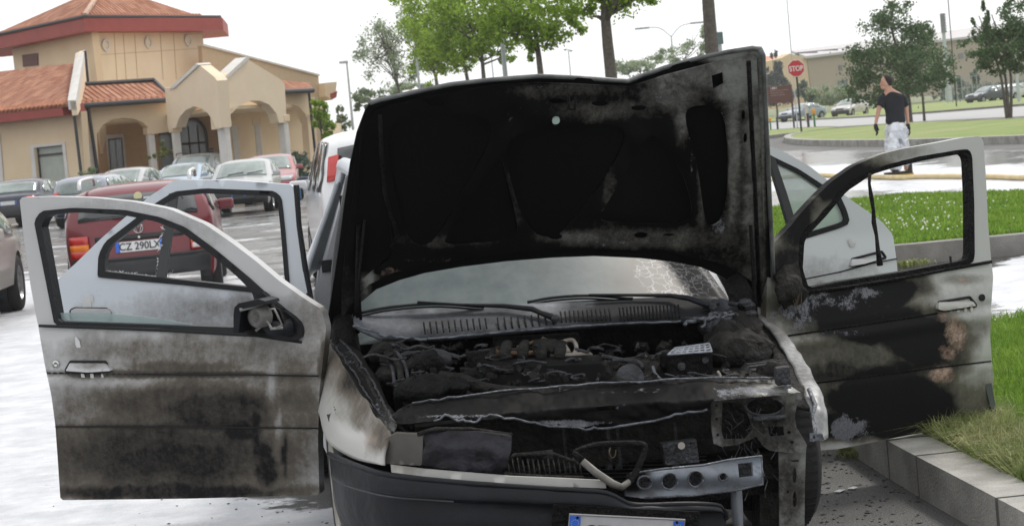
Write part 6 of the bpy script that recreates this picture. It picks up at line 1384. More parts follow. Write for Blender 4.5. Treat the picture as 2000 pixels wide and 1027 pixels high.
# ---------------------------------------------------------------- front end
sup_out = [(759, 818), (780, 800), (805, 788), (860, 781), (918, 774), (1010, 765), (1100, 756), (1180, 751), (1250, 747), (1391, 740), (1450, 741), (1509, 742), (1532, 744), (1548, 756), (1564, 766), (1520, 772), (1470, 776), (1391, 783), (1382, 797), (1345, 804), (1305, 812), (1255, 822), (1209, 831), (1150, 836), (1100, 833), (1046, 824), (1000, 822), (978, 812), (955, 808), (940, 812), (928, 822), (896, 820), (873, 810), (858, 812), (846, 822), (800, 827), (770, 828)]
sup_at = blobs([('soot', 1160, 800, 480, 90, 1.1), ('soot', 1500, 762, 60, 10, -.5), ('ash', 1150, 762, 330, 9, .5), ('ash', 1450, 765, 100, 14, .65), ('ash', 1100, 826, 120, 8, .8), ('ash', 900, 815, 130, 9, .62), ('ash', 1300, 800, 60, 12, .45), ('ash', 1200, 790, 60, 12, .5), ('ash', 1420, 790, 60, 20, .45), ('ash', 860, 800, 70, 8, .45), ('ash', 1000, 800, 60, 8, .3)])
def supf(x, y):
    top = np.interp(x, [759, 805, 918, 1010, 1250, 1391, 1564], [818, 788, 774, 765, 747, 740, 744]); t = (y-top)/65
    return PU(x, y, .92+.16*min(1, max(0, t*1.6))+.02*mnoise.noise(Vector((x*.02, y*.05, 0)))+.008*mnoise.noise(Vector((x*.09, y*.12, 3))))
sup = panel('radiator_support', sup_out, [[(1163, 793), (1200, 791), (1204, 802), (1168, 804)]], supf, -CF*.02, MUN, car, 5, sup_at)
mb = MB(); mb.tube(rough([PU(x, y, .93) for x, y in [(805, 786), (918, 772), (1100, 752), (1250, 744), (1391, 737), (1509, 739)]], .007), .0036, 6); mb.build('support_flange', MASH, sup, smooth=True)
mb = MB(); mb.tube(rough([supf(x, y)+CF*.006 for x, y in [(846, 822), (873, 811), (900, 821), (928, 822), (955, 809), (985, 816), (1046, 825), (1100, 834), (1150, 837), (1209, 832), (1305, 813), (1382, 798)]], .009), .0042, 6); mb.build('bent_lip', MASH, sup, smooth=True)
mb = MB(); c = PU(1528, 733, .98); mb.box(c, (.05, .05, .06)); b3 = mb.build('mount_bracket', MASHD, sup, bevel=.006); mb = MB(); mb.cyl(PU(1528, 722, .98), PU(1528, 719, .98), .012); mb.cyl(PU(1538, 758, 1.02), PU(1538, 752, 1.02), .014, n=6); mb.build('bolt', MASH, sup)
# right lamp carrier
def ell(cx_, cy_, rx, ry, n=14): return [(cx_+rx*math.cos(k*2*math.pi/n), cy_+ry*math.sin(k*2*math.pi/n)) for k in range(n)]
carr = [(1389, 783), (1420, 776), (1462, 778), (1475, 772), (1510, 768), (1564, 766), (1566, 778), (1556, 792), (1552, 812), (1556, 835), (1566, 850), (1576, 868), (1574, 884), (1540, 884), (1505, 880), (1492, 872), (1478, 852), (1470, 856), (1440, 868), (1410, 872), (1394, 866), (1389, 830)]
car_at = blobs([('soot', 1480, 820, 120, 80, .6), ('ash', 1540, 820, 30, 60, .35), ('ash', 1400, 860, 40, 10, .4), ('ash', 1560, 850, 20, 30, .4)])
panel('lamp_carrier', carr, [ell(1493, 793, 36, 17), [(1411, 785), (1450, 786), (1462, 812), (1470, 838), (1455, 856), (1414, 858), (1409, 840)], [(1500, 833), (1530, 832), (1532, 850), (1503, 852)], ell(1541, 844, 3.5, 3), ell(1547, 863, 4, 3.5), ell(1400, 792, 3, 2.5, 8), ell(1400, 818, 3.5, 3, 8), ell(1402, 849, 3, 3, 8)], lambda x, y: PU(x, y, 1.02+.01*math.sin(x*.1)), -CF*.006, MUN, car, 6, car_at)
mb = MB(); mb.tube([PU(x, y, 1.03) for x, y in ell(1493, 793, 37, 18)+[(1530, 793)]], .004, 6); mb.tube([PU(x, y, 1.04) for x, y in [(1470, 818), (1500, 816), (1534, 814)]], .009, 6); mb.build('pressed_rim', MASHD, car, smooth=True)
panel('lower_leg', [(1521, 884), (1574, 880), (1572, 950), (1571, 1060), (1523, 1060), (1522, 960)], [ell(1552, 928, 4, 15), ell(1552, 975, 4, 16), ell(1538, 960, 2.5, 2.5, 8), [(1545, 898), (1560, 897), (1560, 901), (1545, 902)]], lambda x, y: PU(x, y, .98), -CF*.008, MUN, car, 7, blobs([('soot', 1545, 960, 40, 90, .55), ('ash', 1555, 1000, 20, 60, .5), ('ash', 1530, 900, 20, 30, .4)]))
mb = MB(); mb.prism([PU(x, y, .9) for x, y in [(1484, 890), (1530, 886), (1530, 1060), (1484, 1060)]], -CF*.1); mb.build('bumper_bracket', MCHR2, car)
mb = MB()
for k in range(34):
    x = rr_.uniform(1400, 1520); y = rr_.uniform(790, 930); p = [PU(x, y, 1.0)]
    for q in range(3): x += rr_.uniform(-14, 14); y += rr_.uniform(4, 22); p.append(PU(x, y, 1.0+rr_.uniform(0, .06)))
    mb.tube(p, .0016, 4)
mb.build('burnt_wires', MASHD, car)
# reinforcement bar
bar_out = [(1232, 924), (1296, 915), (1373, 908), (1427, 897), (1487, 890), (1491, 920), (1489, 947), (1465, 950), (1437, 957), (1400, 962), (1355, 967), (1300, 971), (1259, 973), (1222, 968), (1222, 940)]
bar = panel('bumper_beam', bar_out, [ell(1259, 942, 13, 12), ell(1308, 940, 15, 15), ell(1359, 935, 14, 15), ell(1412, 931, 7, 7), [(1441, 905), (1469, 902), (1472, 930), (1444, 934)]], lambda x, y: PU(x, y, 1.20+.012*math.cos((y-930)*.12)), -CF*.02, m_burnt('burnt_beam', (.30, .34, .40), (.10, .105, .115), (.01, .01, .011)), car, 6, blobs([('soot', 1240, 940, 40, 40, .9), ('soot', 1380, 935, 130, 50, .32), ('ash', 1400, 950, 120, 20, .62), ('ash', 1480, 915, 20, 40, .6), ('ash', 1330, 918, 90, 8, .4)]))
panel('beam_inner', [(1226, 928), (1480, 896), (1484, 944), (1230, 966)], [], lambda x, y: PU(x, y, 1.15), -CF*.02, MASHD, bar, 20)
mb = MB()
for e in (ell(1308, 940, 16, 16), ell(1359, 935, 15, 16), ell(1412, 931, 8, 8), ell(1259, 942, 14, 13)): mb.tube([PU(x, y, 1.215) for x, y in e+[e[0]]], .0032, 5)
mb.tube([PU(x, y, 1.215) for x, y in [(1232, 924), (1296, 915), (1373, 908), (1427, 897), (1487, 890), (1490, 945), (1437, 957), (1355, 967), (1259, 972)]], .004, 5)
mb.build('beam_edge', MASH, bar, smooth=True)
grid_surf('wing_remnant', [[(1427, 955, 1.12), (1428, 990, 1.12), (1436, 1060, 1.1)], [(1440, 955, 1.14), (1442, 990, 1.14), (1448, 1060, 1.12)], [(1449, 955, 1.1), (1451, 990, 1.1), (1452, 1060, 1.08)]], PU, mat('remnant', (.2, .22, .25), .5, var=.2), car, 4, 3, thick=.006)
# left headlamp, indicator
panel('indicator', soft([(752, 856), (774, 846), (827, 848), (824, 909), (750, 905)], 12), [], lambda x, y: PU(x, y, 1.06+(x-754)*.0009), -CF*.05, mat('scorched_lamp', (.05, .048, .045), .4, col2=(.11, .10, .09), scale=8), car, 9)
panel('headlamp', [(828, 846), (870, 840), (930, 842), (1000, 852), (998, 880), (985, 924), (900, 918), (825, 909)], [], lambda x, y: PU(x, y, 1.12+(x-828)*.0005+.03*mnoise.noise(Vector((x*.025, y*.03, 2)))+.02*math.sin((y-840)*.035)), -CF*.06, mat('burnt_lamp', (.005, .005, .007), .4, spec=.25, col2=(.028, .028, .038), scale=16, bump=.6, bscale=25), car, 10)
mb = MB(); mb.tube([PU(x, y, 1.14) for x, y in [(815, 848), (850, 838), (920, 838), (1000, 850)]], .008, 6); mb.build('lamp_rim', MCHR2, car, smooth=True)
panel('grille_strip', [(764, 908), (830, 916), (1000, 930), (1100, 934), (1182, 938), (1184, 953), (1100, 950), (1000, 945), (830, 930), (765, 922)], [], lambda x, y: PU(x, y, 1.13+.17*min(1, (x-764)/330)), -CF*.02, MBW, car, 12, blobs([('soot', 790, 915, 40, 12, .35), ('tan', 810, 920, 40, 12, .3)]))
# V-shaped grille ring
ring_px = [(1120, 884, 1.27), (1150, 872, 1.26), (1184, 867, 1.26), (1254, 867, 1.26), (1257, 885, 1.27), (1245, 915, 1.29), (1232, 938, 1.31), (1214, 951, 1.33), (1196, 944, 1.33), (1164, 922, 1.31), (1138, 900, 1.29), (1120, 884, 1.27)]
mb = MB(); mb.tube(catm([tuple(PU(*p)) for p in ring_px[:6]], 4), .010, 8); ring = mb.build('grille_shield', MCHAR, car, smooth=True, label='charred V-shaped grille surround')
mb = MB(); mb.tube([PU(*p) for p in ring_px[5:8]], .0105, 8); mb.tube([PU(*p) for p in ring_px[10:]], .0115, 8); build_each(mb, 'burnt_limb', MCHAR, ring, smooth=True)
mb = MB(); mb.tube([PU(*p) for p in ring_px[6:11]], [.010, .0125, .0128, .0128, .0118], 8); mb.build('lower_rim', mat('shield_chrome', (.012, .012, .012), .5, col2=(.20, .19, .17), scale=9), ring, smooth=True)
# grille comb remains, radiator, dark void behind
mb = MB(); mb.prism([PU(x, y, .80) for x, y in [(780, 815), (1540, 790), (1540, 1000), (780, 960)]], -CF*.04); rad = mb.build('radiator', MCHAR, car)
mb = MB()
for k in range(17): mb.tube([PU(830, 838+k*7, .825), PU(1380, 822+k*7.6, .825)], .0022, 4)
for x in (1100, 1186, 1205, 1318): mb.box(PU(x, 870, .84), (.022, .02, .16))
mb.build('radiator_fins', MASHD, rad)
mb = MB()
for k in range(15): x = 990+k*10; mb.tube([PU(x, 895+rr_.uniform(-3, 3), 1.16), PU(x+5, 926, 1.2)], .0035, 5)
mb.tube([PU(985, 905, 1.17), PU(1005, 888, 1.15), (PU(1080, 886, 1.15)), PU(1130, 905, 1.18)], .007, 6); mb.tube([PU(984, 925, 1.2), PU(1060, 930, 1.22), PU(1140, 932, 1.24)], .006, 6); mb.box(PU(1050, 893, 1.14), (.1, .02, .04)); mb.build('grille_remains', MCHR2, car, smooth=True)
panel('horn_bracket', [(1293, 866), (1360, 858), (1366, 902), (1300, 908)], [ell(1349, 866, 2, 2, 8)], lambda x, y: PU(x, y, 1.05), -CF*.04, MASHD, car, 9)
mb = MB(); mb.cyl(PU(1331, 870, 1.08), PU(1331, 870, 1.05), .012); mb.build('bolt', mat('bolt_pale', (.3, .28, .25), .5), car)
mb = MB(); mb.tube(catm([tuple(PU(*p)) for p in [(1192, 874, 1.1), (1190, 884, 1.12), (1195, 893, 1.1), (1201, 890, 1.1), (1203, 878, 1.1)]], 4), .0016, 5); mb.build('burnt_wires', mat('yellow_wire', (.16, .12, .06), .7), car)
# bumper
bt = [(642, 886, .70), (665, 896, .85), (700, 910, .98), (760, 927, 1.12), (880, 940, 1.23), (1000, 949, 1.29), (1110, 956, 1.33), (1185, 962, 1.345), (1225, 982, 1.345), (1260, 986, 1.34), (1320, 984, 1.33), (1370, 984, 1.31), (1405, 988, 1.27), (1413, 1006, 1.22)]
ridge = [42, 46, 44, 40, 36, 33, 31, 30, 14, 12, 14, 14, 12, 6]; bot = [0]*14
rows = [bt, [(x+2, y+r*.35, u+.012) for (x, y, u), r in zip(bt, ridge)], [(x+4, y+r*.95, u+.016) for (x, y, u), r in zip(bt, ridge)], [(x+6, y+r+8, u-.004) for (x, y, u), r in zip(bt, ridge)],
        [(x+10+(900-x)*.012, y+r+60, u-.002) for (x, y, u), r in zip(bt, ridge)], [(x+26+(900-x)*.04, y+r+130, u-.05) for (x, y, u), r in zip(bt, ridge)]]
bmp = grid_surf('bumper', rows, PU, MMELT, car, 5, 5, thick=.012, jit=.003)
mb = MB(); mb.tube(catm([tuple(PU(*p)) for p in bt], 3), .009, 6); mb.build('bumper_lip', MMELT, bmp, smooth=True)
mb = MB(); mb.tube(catm([tuple(PU(x+6, y+r+3, u+.014)) for (x, y, u), r in zip(bt[:5], ridge)], 4), .003, 5); mb.build('bumper_groove', mat('groove_grey', (.04, .043, .048), .5), bmp)
# number plate
o = PU(1224, 1046, 1.375); ex = (PU(1337, 1014, 1.375)-PU(1112, 1003, 1.375)).normalized(); ey = (ex.cross(-CF)).normalized(); ey = ey if ey.z > 0 else -ey
en = ex.cross(ey); 
if en.dot(EYE-o) < 0: en = -en
W2, H2 = (PU(1337, 1014, 1.375)-PU(1112, 1003, 1.375)).length/2, .062
ctr = (PU(1112, 1003, 1.375)+PU(1337, 1014, 1.375))/2-ey*H2
Rm = Matrix((ex, ey, en)).transposed()
mb = MB(); mb.box(ctr-en*.014, (W2*2+.10, H2*2+.05, .01), Rm); mb.build('plate_recess', MCHAR, bmp)
mb = MB(); mb.box(ctr, (W2*2, H2*2, .006), Rm); npl = mb.build('license_plate', mat('plate_front', (.42, .42, .44), .45, var=.08, scale=30), car, bevel=.004)
mb = MB(); 
def rect(w_, h_, o_): return [ctr+en*o_+ex*a*w_+ey*b_*h_ for a, b_ in ((-1, -1), (1, -1), (1, 1), (-1, 1), (-1, -1))]
mb.tube(rect(W2, H2, .004), .0035, 6); mb.build('plate_rim', mat('plate_rim', (.3, .3, .3), .4), npl)
for sg in (-1, 1):
    mb = MB(); mb.box(ctr+ex*sg*(W2-.019)+en*.004, (.034, H2*2-.01, .002), Rm); q = mb.build('blue_band', MPB, npl)
    mb = MB(); cc = ctr+ex*sg*(W2-.019)+ey*(H2-.028)+en*.006
    for k in range(12): a = k*math.pi/6; mb.box(cc+ex*.012*math.cos(a)+ey*.012*math.sin(a), (.0022, .0022, .001), Rm)
    mb.build('star_ring', mat('star_yellow', (.45, .42, .25), .5), q); mb = MB(); mb.cyl(ctr+ex*sg*(W2-.025)+ey*(H2-.009)+en*.005, ctr+ex*sg*(W2-.025)+ey*(H2-.009)+en*.010, .004, n=8); mb.build('screw', MCHAR, q)
text('CZ 730LX', .088, frame(ctr+en*.005-ey*.004, ex, ey), mat('plate_ink', (.04,)*3), npl, 'lettering', sx=.72, bold=.0022, ext=.0008)
# ---------------------------------------------------------------- engine bay
eng = mk('engine', [C(.1, -.6, .35), C(.85, -.6, .35), C(.85, .65, .35), C(.1, .65, .35), C(.1, -.6, .62), C(.85, -.6, .55), C(.85, .65, .55), C(.1, .65, .62)], [(0, 1, 2, 3), (4, 5, 6, 7), (0, 1, 5, 4), (2, 3, 7, 6), (1, 2, 6, 5), (0, 3, 7, 4)], MCHR2, car)
cov_at = blobs([('soot', 1050, 720, 200, 60, 1.1), ('ash', 1035, 728, 26, 6, .8), ('ash', 1060, 715, 120, 4, .3)])
grid_surf('engine_cover', [[(915, 705, .38), (960, 700, .38), (1060, 697, .38), (1170, 692, .38)], [(905, 722, .48), (960, 716, .5), (1070, 712, .5), (1182, 706, .5)], [(905, 728, .52), (960, 724, .54), (1075, 719, .54), (1188, 713, .54)], [(902, 768, .62), (950, 770, .62), (1075, 764, .62), (1204, 758, .62)]], PU, MUN, eng, 5, 4, thick=.02, attrs=cov_at, jit=.003)
mb = MB(); mb.lathe([(.045, -.08), (.048, 0), (.04, .02), (.0, .022)], PU(932, 730, .58), (0, 0, 1), 20); mb.lathe([(.03, -.02), (.034, .03), (0, .035)], PU(930, 703, .5), (0, 0, 1), 16); mb.build('filler_cap', MCHAR, eng, smooth=True)
def lumps(name, L, m, parent=eng, jit=.015):
    for x, y, u, r, sx, sz in L:
        mb = MB(); mb.sphere(PU(x, y, u), r, 12, (sx, sx*.8, sz))
        o = mb.build(name, m, parent, smooth=True)
        for v in o.data.vertices: v.co += Vector([(mnoise.noise(v.co*13+Vector((k*7, 0, 0)))+.5*mnoise.noise(v.co*35+Vector((k*7, 3, 0))))*jit*1.6 for k in range(3)])
    return o
lumps('air_box', [(830, 760, .75, .10, 1.0, .5), (880, 755, .75, .07, 1, .5)], MCHAR); lumps('strut_tower', [(800, 725, .4, .11, 1.1, .35)], MCHR2); lumps('fluid_tank', [(838, 700, .35, .055, 1.3, .55)], MASHD); lumps('air_filter', [(838, 710, .5, .065, 1, .6)], MCHAR)
lumps('fuse_lump', [(760, 690, .25, .06, 1.3, .7)], MCHR2); lumps('right_strut_tower', [(1440, 690, .4, .13, 1, .6), (1420, 660, .25, .07, 1.1, .8)], MCHR2); lumps('melted_reservoir', [(1405, 640, .2, .05, 1.5, .6), (1425, 648, .2, .05, 1, .8)], MASHD)
lumps('burnt_hoses', [(1255, 720, .5, .05, 1.2, .6), (1235, 745, .6, .07, 1.2, .4), (1075, 678, .3, .04, 1.4, .6), (960, 700, .3, .05, 1, .8), (1500, 735, .6, .06, 1, .8)], MCHR2)
for k, (x0, x1) in enumerate(((985, 1000), (1020, 1034), (1056, 1070), (1092, 1106))):
    mb = MB(); mb.tube(catm([tuple(PU(x0, 700, .40)), tuple(PU(x0+2, 684, .34)), tuple(PU(x0+6, 674, .25)), tuple(PU(x0+8, 680, .18))], 5), .021, 10); mb.build('intake_pipe', MCHR2, eng, smooth=True)
mb = MB(); mb.tube([PU(965, 676, .2), PU(1130, 668, .2)], .035, 12); mb.build('intake_manifold', MCHAR, eng, smooth=True)
mb = MB(); mb.lathe([(0, .07), (.05, .07), (.11, .04), (.125, 0), (.12, -.04)], PU(1440, 668, .12), CF+UP*.3, 24); mb.lathe([(0, .12), (.03, .12), (.03, .05)], PU(1440, 668, .12), CF+UP*.3, 16); mb.build('brake_servo', MCHR2, eng, smooth=True)
mb = MB(); mb.lathe([(.0, .0), (.045, .0), (.05, -.02), (.05, -.09), (.045, -.1)], PU(1232, 735, .72), CF+UP*.4, 20); mb.build('alternator', MASHD, eng, smooth=True)
mb = MB(); mb.tube(catm([tuple(PU(*p)) for p in [(860, 735, .6), (905, 742, .66), (940, 756, .72), (990, 764, .78), (1060, 766, .8)]], 5), .020, 10); mb.build('radiator_hose', MCHR2, eng, smooth=True)
mb = MB(); mb.tube(catm([tuple(PU(*p)) for p in [(1200, 742, .7), (1240, 756, .78), (1300, 752, .8), (1350, 748, .78)]], 5), .015, 10); mb.build('radiator_hose', MCHR2, eng, smooth=True)
for k in range(9):
    x = 745+k*13; mb = MB(); mb.tube(catm([tuple(PU(x, 700+rr_.uniform(-20, 30), .3)), tuple(PU(x+20, 720+rr_.uniform(-20, 20), .45)), tuple(PU(x+26, 745+rr_.uniform(-8, 8), .6))], 4), rr_.uniform(.006, .012), 7); mb.build('pipe', rr_.choice([MCHAR, MASHD, MCHR2]), eng, smooth=True)
# battery remains
bx = lambda x, y, u: PU(x, y, u)
mb = MB(); mb.prism([PU(x, y, .55) for x, y in [(1306, 692), (1392, 684), (1394, 742), (1310, 745)]], -CF*.16); bat = mb.build('battery', MCHAR, eng, bevel=.01)
mb = MB()
g00, g10, g01, g11 = PU(1305, 692, .56), PU(1390, 686, .56), PU(1318, 680, .42), PU(1385, 671, .42)
for k in range(8): mb.tube([g00.lerp(g10, k/7), g01.lerp(g11, k/7)], .004, 5)
for k in range(4): mb.tube([g00.lerp(g01, k/3), g10.lerp(g11, k/3)], .0045, 5)
mb.build('battery_grid', mat('battery_ash', (.16, .175, .2), .5, col2=(.5, .53, .58), scale=40), bat, smooth=True)
mb = MB(); mb.cyl(PU(1331, 715, .58), PU(1331, 715, .55), .014); mb.cyl(PU(1378, 703, .58), PU(1378, 703, .55), .012); build_each(mb, 'battery_plug', MASHD, bat)
# pipes, cables, brackets
def pipe(name, pts, r, m, parent=eng): mb = MB(); mb.tube(catm([tuple(PU(*p)) for p in pts], 5), r, 7); return mb.build(name, m, parent, smooth=True)
MRUST = mat('rusty', (.06, .035, .02), .8, col2=(.22, .13, .07), scale=30, bump=.5); MTANP = mat('scorched_pipe', (.14, .12, .10), .7, col2=(.34, .31, .28), scale=20)
pipe('fuel_rail', [(870, 716, .35), (905, 695, .33), (950, 684, .32), (1010, 683, .32), (1075, 690, .32)], .006, MASHD); pipe('fuel_rail', [(960, 686, .33), (1000, 690, .33), (1060, 689, .33)], .010, MRUST)
pipe('hose', [(1060, 665, .25), (1075, 670, .28), (1100, 676, .3), (1110, 690, .32)], .012, MTANP); pipe('hose', [(1075, 692, .33), (1110, 694, .34), (1150, 692, .34), (1152, 700, .36)], .010, MTANP); pipe('hose', [(1096, 668, .26), (1118, 664, .26), (1126, 680, .28), (1118, 694, .3)], .008, MTANP); pipe('hose', [(1010, 678, .3), (1030, 672, .28), (1048, 668, .27), (1044, 690, .3)], .006, MRUST)
pipe('cup', [(1055, 668, .26), (1072, 676, .27)], .022, MTANP); pipe('bracket_arm', [(1175, 695, .45), (1210, 702, .48), (1245, 706, .5), (1256, 718, .55)], .008, MASHD); pipe('curved_pipe', [(1275, 716, .55), (1280, 730, .6), (1292, 742, .66), (1300, 746, .7)], .006, MASH); pipe('curved_pipe', [(1402, 725, .6), (1408, 736, .62), (1404, 746, .64)], .005, MTANP); pipe('curved_pipe', [(1434, 728, .6), (1438, 745, .64)], .004, MASHD)
pipe('wheel_arch_edge', [(1452, 705, .5), (1460, 690, .45), (1478, 680, .4), (1505, 676, .4)], .009, MASHD); pipe('hose_clip', [(800, 745, .7), (830, 738, .68), (862, 741, .7)], .005, MASH); pipe('hose_clip', [(780, 697, .35), (800, 690, .33), (830, 694, .33), (860, 690, .33), (900, 700, .36)], .010, MASHD)
mb = MB()
for k in range(60):
    x = rr_.uniform(760, 1460); y = rr_.uniform(672, 745); u = .3+(y-672)/73*.45; p = [PU(x, y, u)]
    for q in range(4): x += rr_.uniform(-26, 26); y += rr_.uniform(-7, 9); p.append(PU(x, y, u+rr_.uniform(-.03, .03)))
    mb.tube(catm([tuple(a) for a in p], 3), rr_.uniform(.002, .006), 5)
w_ = mb.build('wiring_remains', MASHD, eng, smooth=True); w_['kind'] = 'stuff'
mb = MB()
for k in range(170):
    x = rr_.uniform(745, 1480); y = rr_.uniform(665, 755); u = .2+(y-665)/90*.6; s = rr_.uniform(.006, .022); p = PU(x, y+6, u); r_ = Matrix.Rotation(rr_.uniform(0, 3), 3, Vector((rr_.random(), rr_.random(), rr_.random())).normalized())
    mb.box(p, (s*rr_.uniform(1, 3), s, s*rr_.uniform(.4, 1.5)), r_)
mb.build('charred_fragments', MCHR2, eng)['kind'] = 'stuff'
MIDS = None
# ================================================================== THE WALKING MAN
g0 = G(1757, 345); px_m = (g0-EYE).length
man = thing('person', 'man walking in a black T-shirt, silver heat-proof trousers and black gloves', 'person', (g0.x, g0.y, 0))
K = .0083*1.0
def B(x, y, dy=0):      # photo pixel on the vertical plane through the man
    return Y(x, y, g0.y+dy)
def skin(name, nodes, edges, radii, m, parent=None, sub=2, rootv=0):
    me = bpy.data.meshes.new(name); P = WM[parent.name] if parent else Matrix()
    I = P.inverted(); me.from_pydata([tuple(I @ Vector(n)) for n in nodes], edges, []); me.materials.append(m)
    o = bpy.data.objects.new(name, me); S.collection.objects.link(o)
    if parent: o.parent = parent; WM[o.name] = P.copy()
    s = o.modifiers.new('skin', 'SKIN'); s.use_smooth_shade = True
    sv = me.skin_vertices[0].data
    for i, r in enumerate(radii): sv[i].radius = r if isinstance(r, tuple) else (r, r)
    sv[rootv].use_root = True
    ss = o.modifiers.new('sub', 'SUBSURF'); ss.levels = sub; ss.render_levels = sub
    return o
MSK = mat('skin', (.50, .28, .20), .55, var=.06); MTS = mat('tshirt', (.010, .011, .016), .85, var=.2, bump=.4, bscale=30); MHR = mat('hair', (.02, .015, .012), .8, bump=.5, bscale=120)
MGLV = mat('glove', (.008, .008, .009), .7); MFO = mat('foil_trousers', (.62, .64, .68), .28, metal=.75, var=.15, scale=10, bump=1.0, bscale=9)
# body: pelvis, spine, head, arms, legs as one skin
n = [B(1749, 238), B(1746, 215), B(1744, 195), B(1741, 184), B(1736, 176), B(1731, 166), B(1729, 158),            # 0-6 pelvis..crown
     B(1724, 190, -.02), B(1717, 212, -.05), B(1711, 238, -.02), B(1710, 246, -.02),                              # 7-10 left (image) arm
     B(1762, 190, .03), B(1770, 212, .06), B(1773, 236, .03), B(1773, 244, .02),                                  # 11-14 right arm
     B(1744, 250, -.02), B(1745, 292, -.06), B(1750, 330, .02), B(1751, 341, .0),                                 # 15-18 left leg
     B(1758, 250, .02), B(1763, 290, .1), B(1770, 322, .25), B(1770, 333, .3)]                                    # 19-22 right leg
e = [(0, 1), (1, 2), (2, 3), (3, 4), (4, 5), (5, 6), (3, 7), (7, 8), (8, 9), (9, 10), (3, 11), (11, 12), (12, 13), (13, 14), (0, 15), (15, 16), (16, 17), (17, 18), (0, 19), (19, 20), (20, 21), (21, 22)]
rd = [.10, .09, .10, .09, .055, (.085, .10), (.07, .085), .065, .045, .032, .028, .065, .045, .032, .028, .085, .06, .045, .045, .085, .06, .045, .045]
skin('body', n, e, rd, MSK, man)
# face (looking down-left)
mb = MB(); hc = B(1730, 161); mb.sphere(hc, .105, 12, (.85, .98, 1.12))
mb.tube([hc+Vector((-.085, -.01, .0)), hc+Vector((-.105, -.02, -.03)), hc+Vector((-.085, -.02, -.045))], .014, 6); mb.sphere(hc+Vector((-.06, -.02, -.085)), .045, 8); mb.tube([hc+Vector((-.083, -.03, -.065)), hc+Vector((-.08, -.06, -.065))], .008, 5)
mb.sphere(hc+Vector((.0, -.09, -.005)), .028, 6, (.6, .5, 1)); mb.sphere(hc+Vector((-.08, -.045, .02)), .012, 5)
hd_ = mb.build('head', MSK, man, smooth=True)
mb = MB(); mb.sphere(hc+Vector((.030, .0, .022)), .112, 12, (.86, 1.0, 1.05)); h_ = mb.build('hair', MHR, man, smooth=True)
# clothing
def loft(name, rings, m, parent, n=20, cap=True):
    V = []
    for c_, rx, ry in rings: V += [c_+Vector((rx*math.cos(k*2*math.pi/n), ry*math.sin(k*2*math.pi/n), 0)) for k in range(n)]
    Fc = [[i*n+k, i*n+(k+1) % n, (i+1)*n+(k+1) % n, (i+1)*n+k] for i in range(len(rings)-1) for k in range(n)]+[list(range(n))[::-1], [(len(rings)-1)*n+k for k in range(n)]]
    o = mk(name, V, Fc, m, parent, True); sb = o.modifiers.new('s', 'SUBSURF'); sb.levels = sb.render_levels = 1; return o
tsh = loft('tshirt', [(B(1750, 243), .178, .13), (B(1749, 237), .19, .135), (B(1749, 230), .178, .125), (B(1748, 222), .172, .12), (B(1747, 212), .18, .125), (B(1745, 203), .20, .13), (B(1744, 195), .215, .125), (B(1743, 189), .215, .115), (B(1742, 184), .17, .10), (B(1741, 181), .09, .085), (B(1740, 179), .06, .065)], MTS, man)
for sg, pts in ((-1, [B(1729, 188, 0), B(1723, 193, -.02), B(1720, 204, -.04), B(1718.5, 208, -.045)]), (1, [B(1757, 188, 0), B(1763, 193, .03), B(1767, 203, .05), B(1769, 208, .055)])):
    mb = MB(); mb.tube(pts, [.075, .078, .070, .070], 12); mb.build('sleeve', MTS, tsh, smooth=True)
tr_ = [B(1750, 234), B(1750, 250), B(1743, 262, -.02), B(1743, 292, -.06), B(1749, 325, .02), B(1750, 336, .0), B(1760, 262, .03), B(1765, 290, .1), B(1769, 314, .24), B(1770, 322, .27)]
to = skin('trousers', tr_, [(0, 1), (1, 2), (2, 3), (3, 4), (4, 5), (1, 6), (6, 7), (7, 8), (8, 9)], [.16, .185, .14, .135, .12, .11, .14, .125, .10, .09], MFO, man, 3)
tx = bpy.data.textures.new('crumple', 'CLOUDS'); tx.noise_scale = .09; tx.noise_depth = 3
dm = to.modifiers.new('d', 'DISPLACE'); dm.texture = tx; dm.strength = .09; dm.mid_level = .5
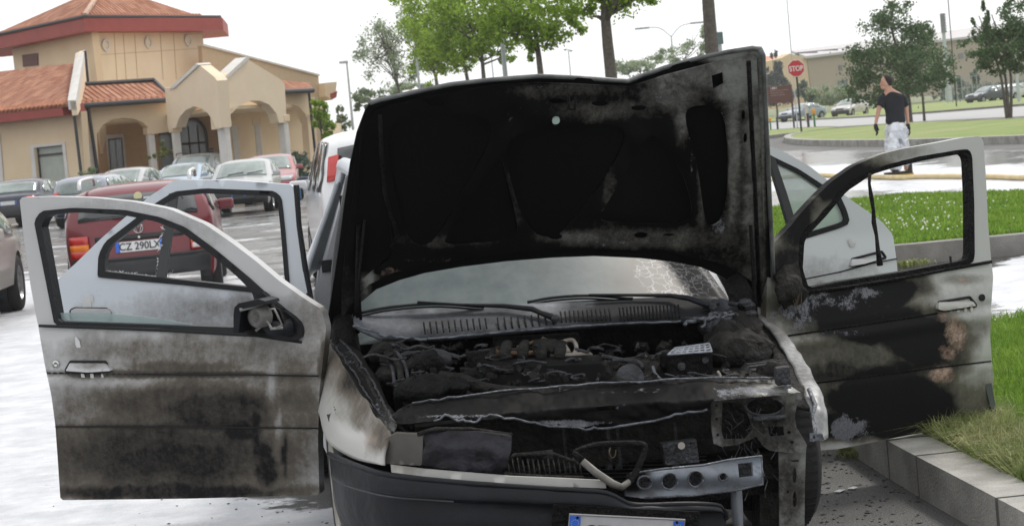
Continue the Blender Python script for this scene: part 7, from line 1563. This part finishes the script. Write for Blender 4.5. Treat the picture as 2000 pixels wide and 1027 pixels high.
for nm, c0, dx in (('left', B(1710, 246, -.02), -1), ('right', B(1773, 246, .02), 1)):
    nodes = [c0+Vector((0, 0, .05)), c0, c0+Vector((.01, -.01, -.07))]; ed = [(0, 1), (1, 2)]; r = [.042, .040, .045]
    for k in range(4):
        a = (k-1.5)*.021; L = (.075, .085, .08, .065)[k]; b0 = c0+Vector((.012+a*.5, a, -.095)); nodes += [b0, b0+Vector((.012, 0, -L*.55)), b0+Vector((.0-.012, 0, -L))]; i = len(nodes)-3; ed += [(2, i), (i, i+1), (i+1, i+2)]; r += [.014, .012, .010]
    nodes += [c0+Vector((.035*-dx, -.03, -.05)), c0+Vector((.05*-dx, -.035, -.095))]; i = len(nodes)-2; ed += [(1, i), (i, i+1)]; r += [.016, .012]
    skin('glove', nodes, ed, r, MGLV, man, 1)
for c0, c1, y in (((1740, 340), (1752, 337), .0), ((1768, 334), (1773, 325), .3)):
    a = B(*c0, y); b_ = B(*c1, y); a.z = max(a.z, .05); mb = MB(); z0 = .0 if y == 0 else b_.z-.17
    ctr = Vector(((a.x+b_.x)/2, b_.y, 0)); mb.box((ctr.x-.04, ctr.y-.02, z0+.05), (.28, .12, .09)); mb.box((ctr.x-.04, ctr.y-.02, z0+.012), (.30, .13, .03)); mb.cyl((ctr.x+.05, ctr.y, z0+.05), (ctr.x+.05, ctr.y, z0+.24), .06)
    bt_ = mb.build('boot', mat('boot', (.02, .018, .015), .6), man, bevel=.02)
    mb = MB(); mb.box((ctr.x-.04, ctr.y-.02, z0+.03), (.305, .135, .025)); mb.build('boot_trim', mat('boot_yellow', (.5, .3, .03), .6), bt_)
# golden puddle stays out: none

# ================================================================== AIR
hz = MB(); hz.box((0, 440, 24), (1900, 1000, 51)); hz = hz.build('haze', None if False else mat('haze_tmp', (1, 1, 1)))
hm = bpy.data.materials.new('haze_air'); hm.use_nodes = True; hn = hm.node_tree; hn.nodes.remove(hn.nodes['Principled BSDF'])
pv_ = hn.nodes.new('ShaderNodeVolumePrincipled'); pv_.inputs['Density'].default_value = .0003; pv_.inputs['Color'].default_value = (1, 1, 1, 1); pv_.inputs['Anisotropy'].default_value = .3
hn.links.new(pv_.outputs[0], hn.nodes['Material Output'].inputs['Volume']); hz.data.materials.clear(); hz.data.materials.append(hm); tag(hz, 'thin pale haze in the air over the car park', 'haze', kind='stuff')
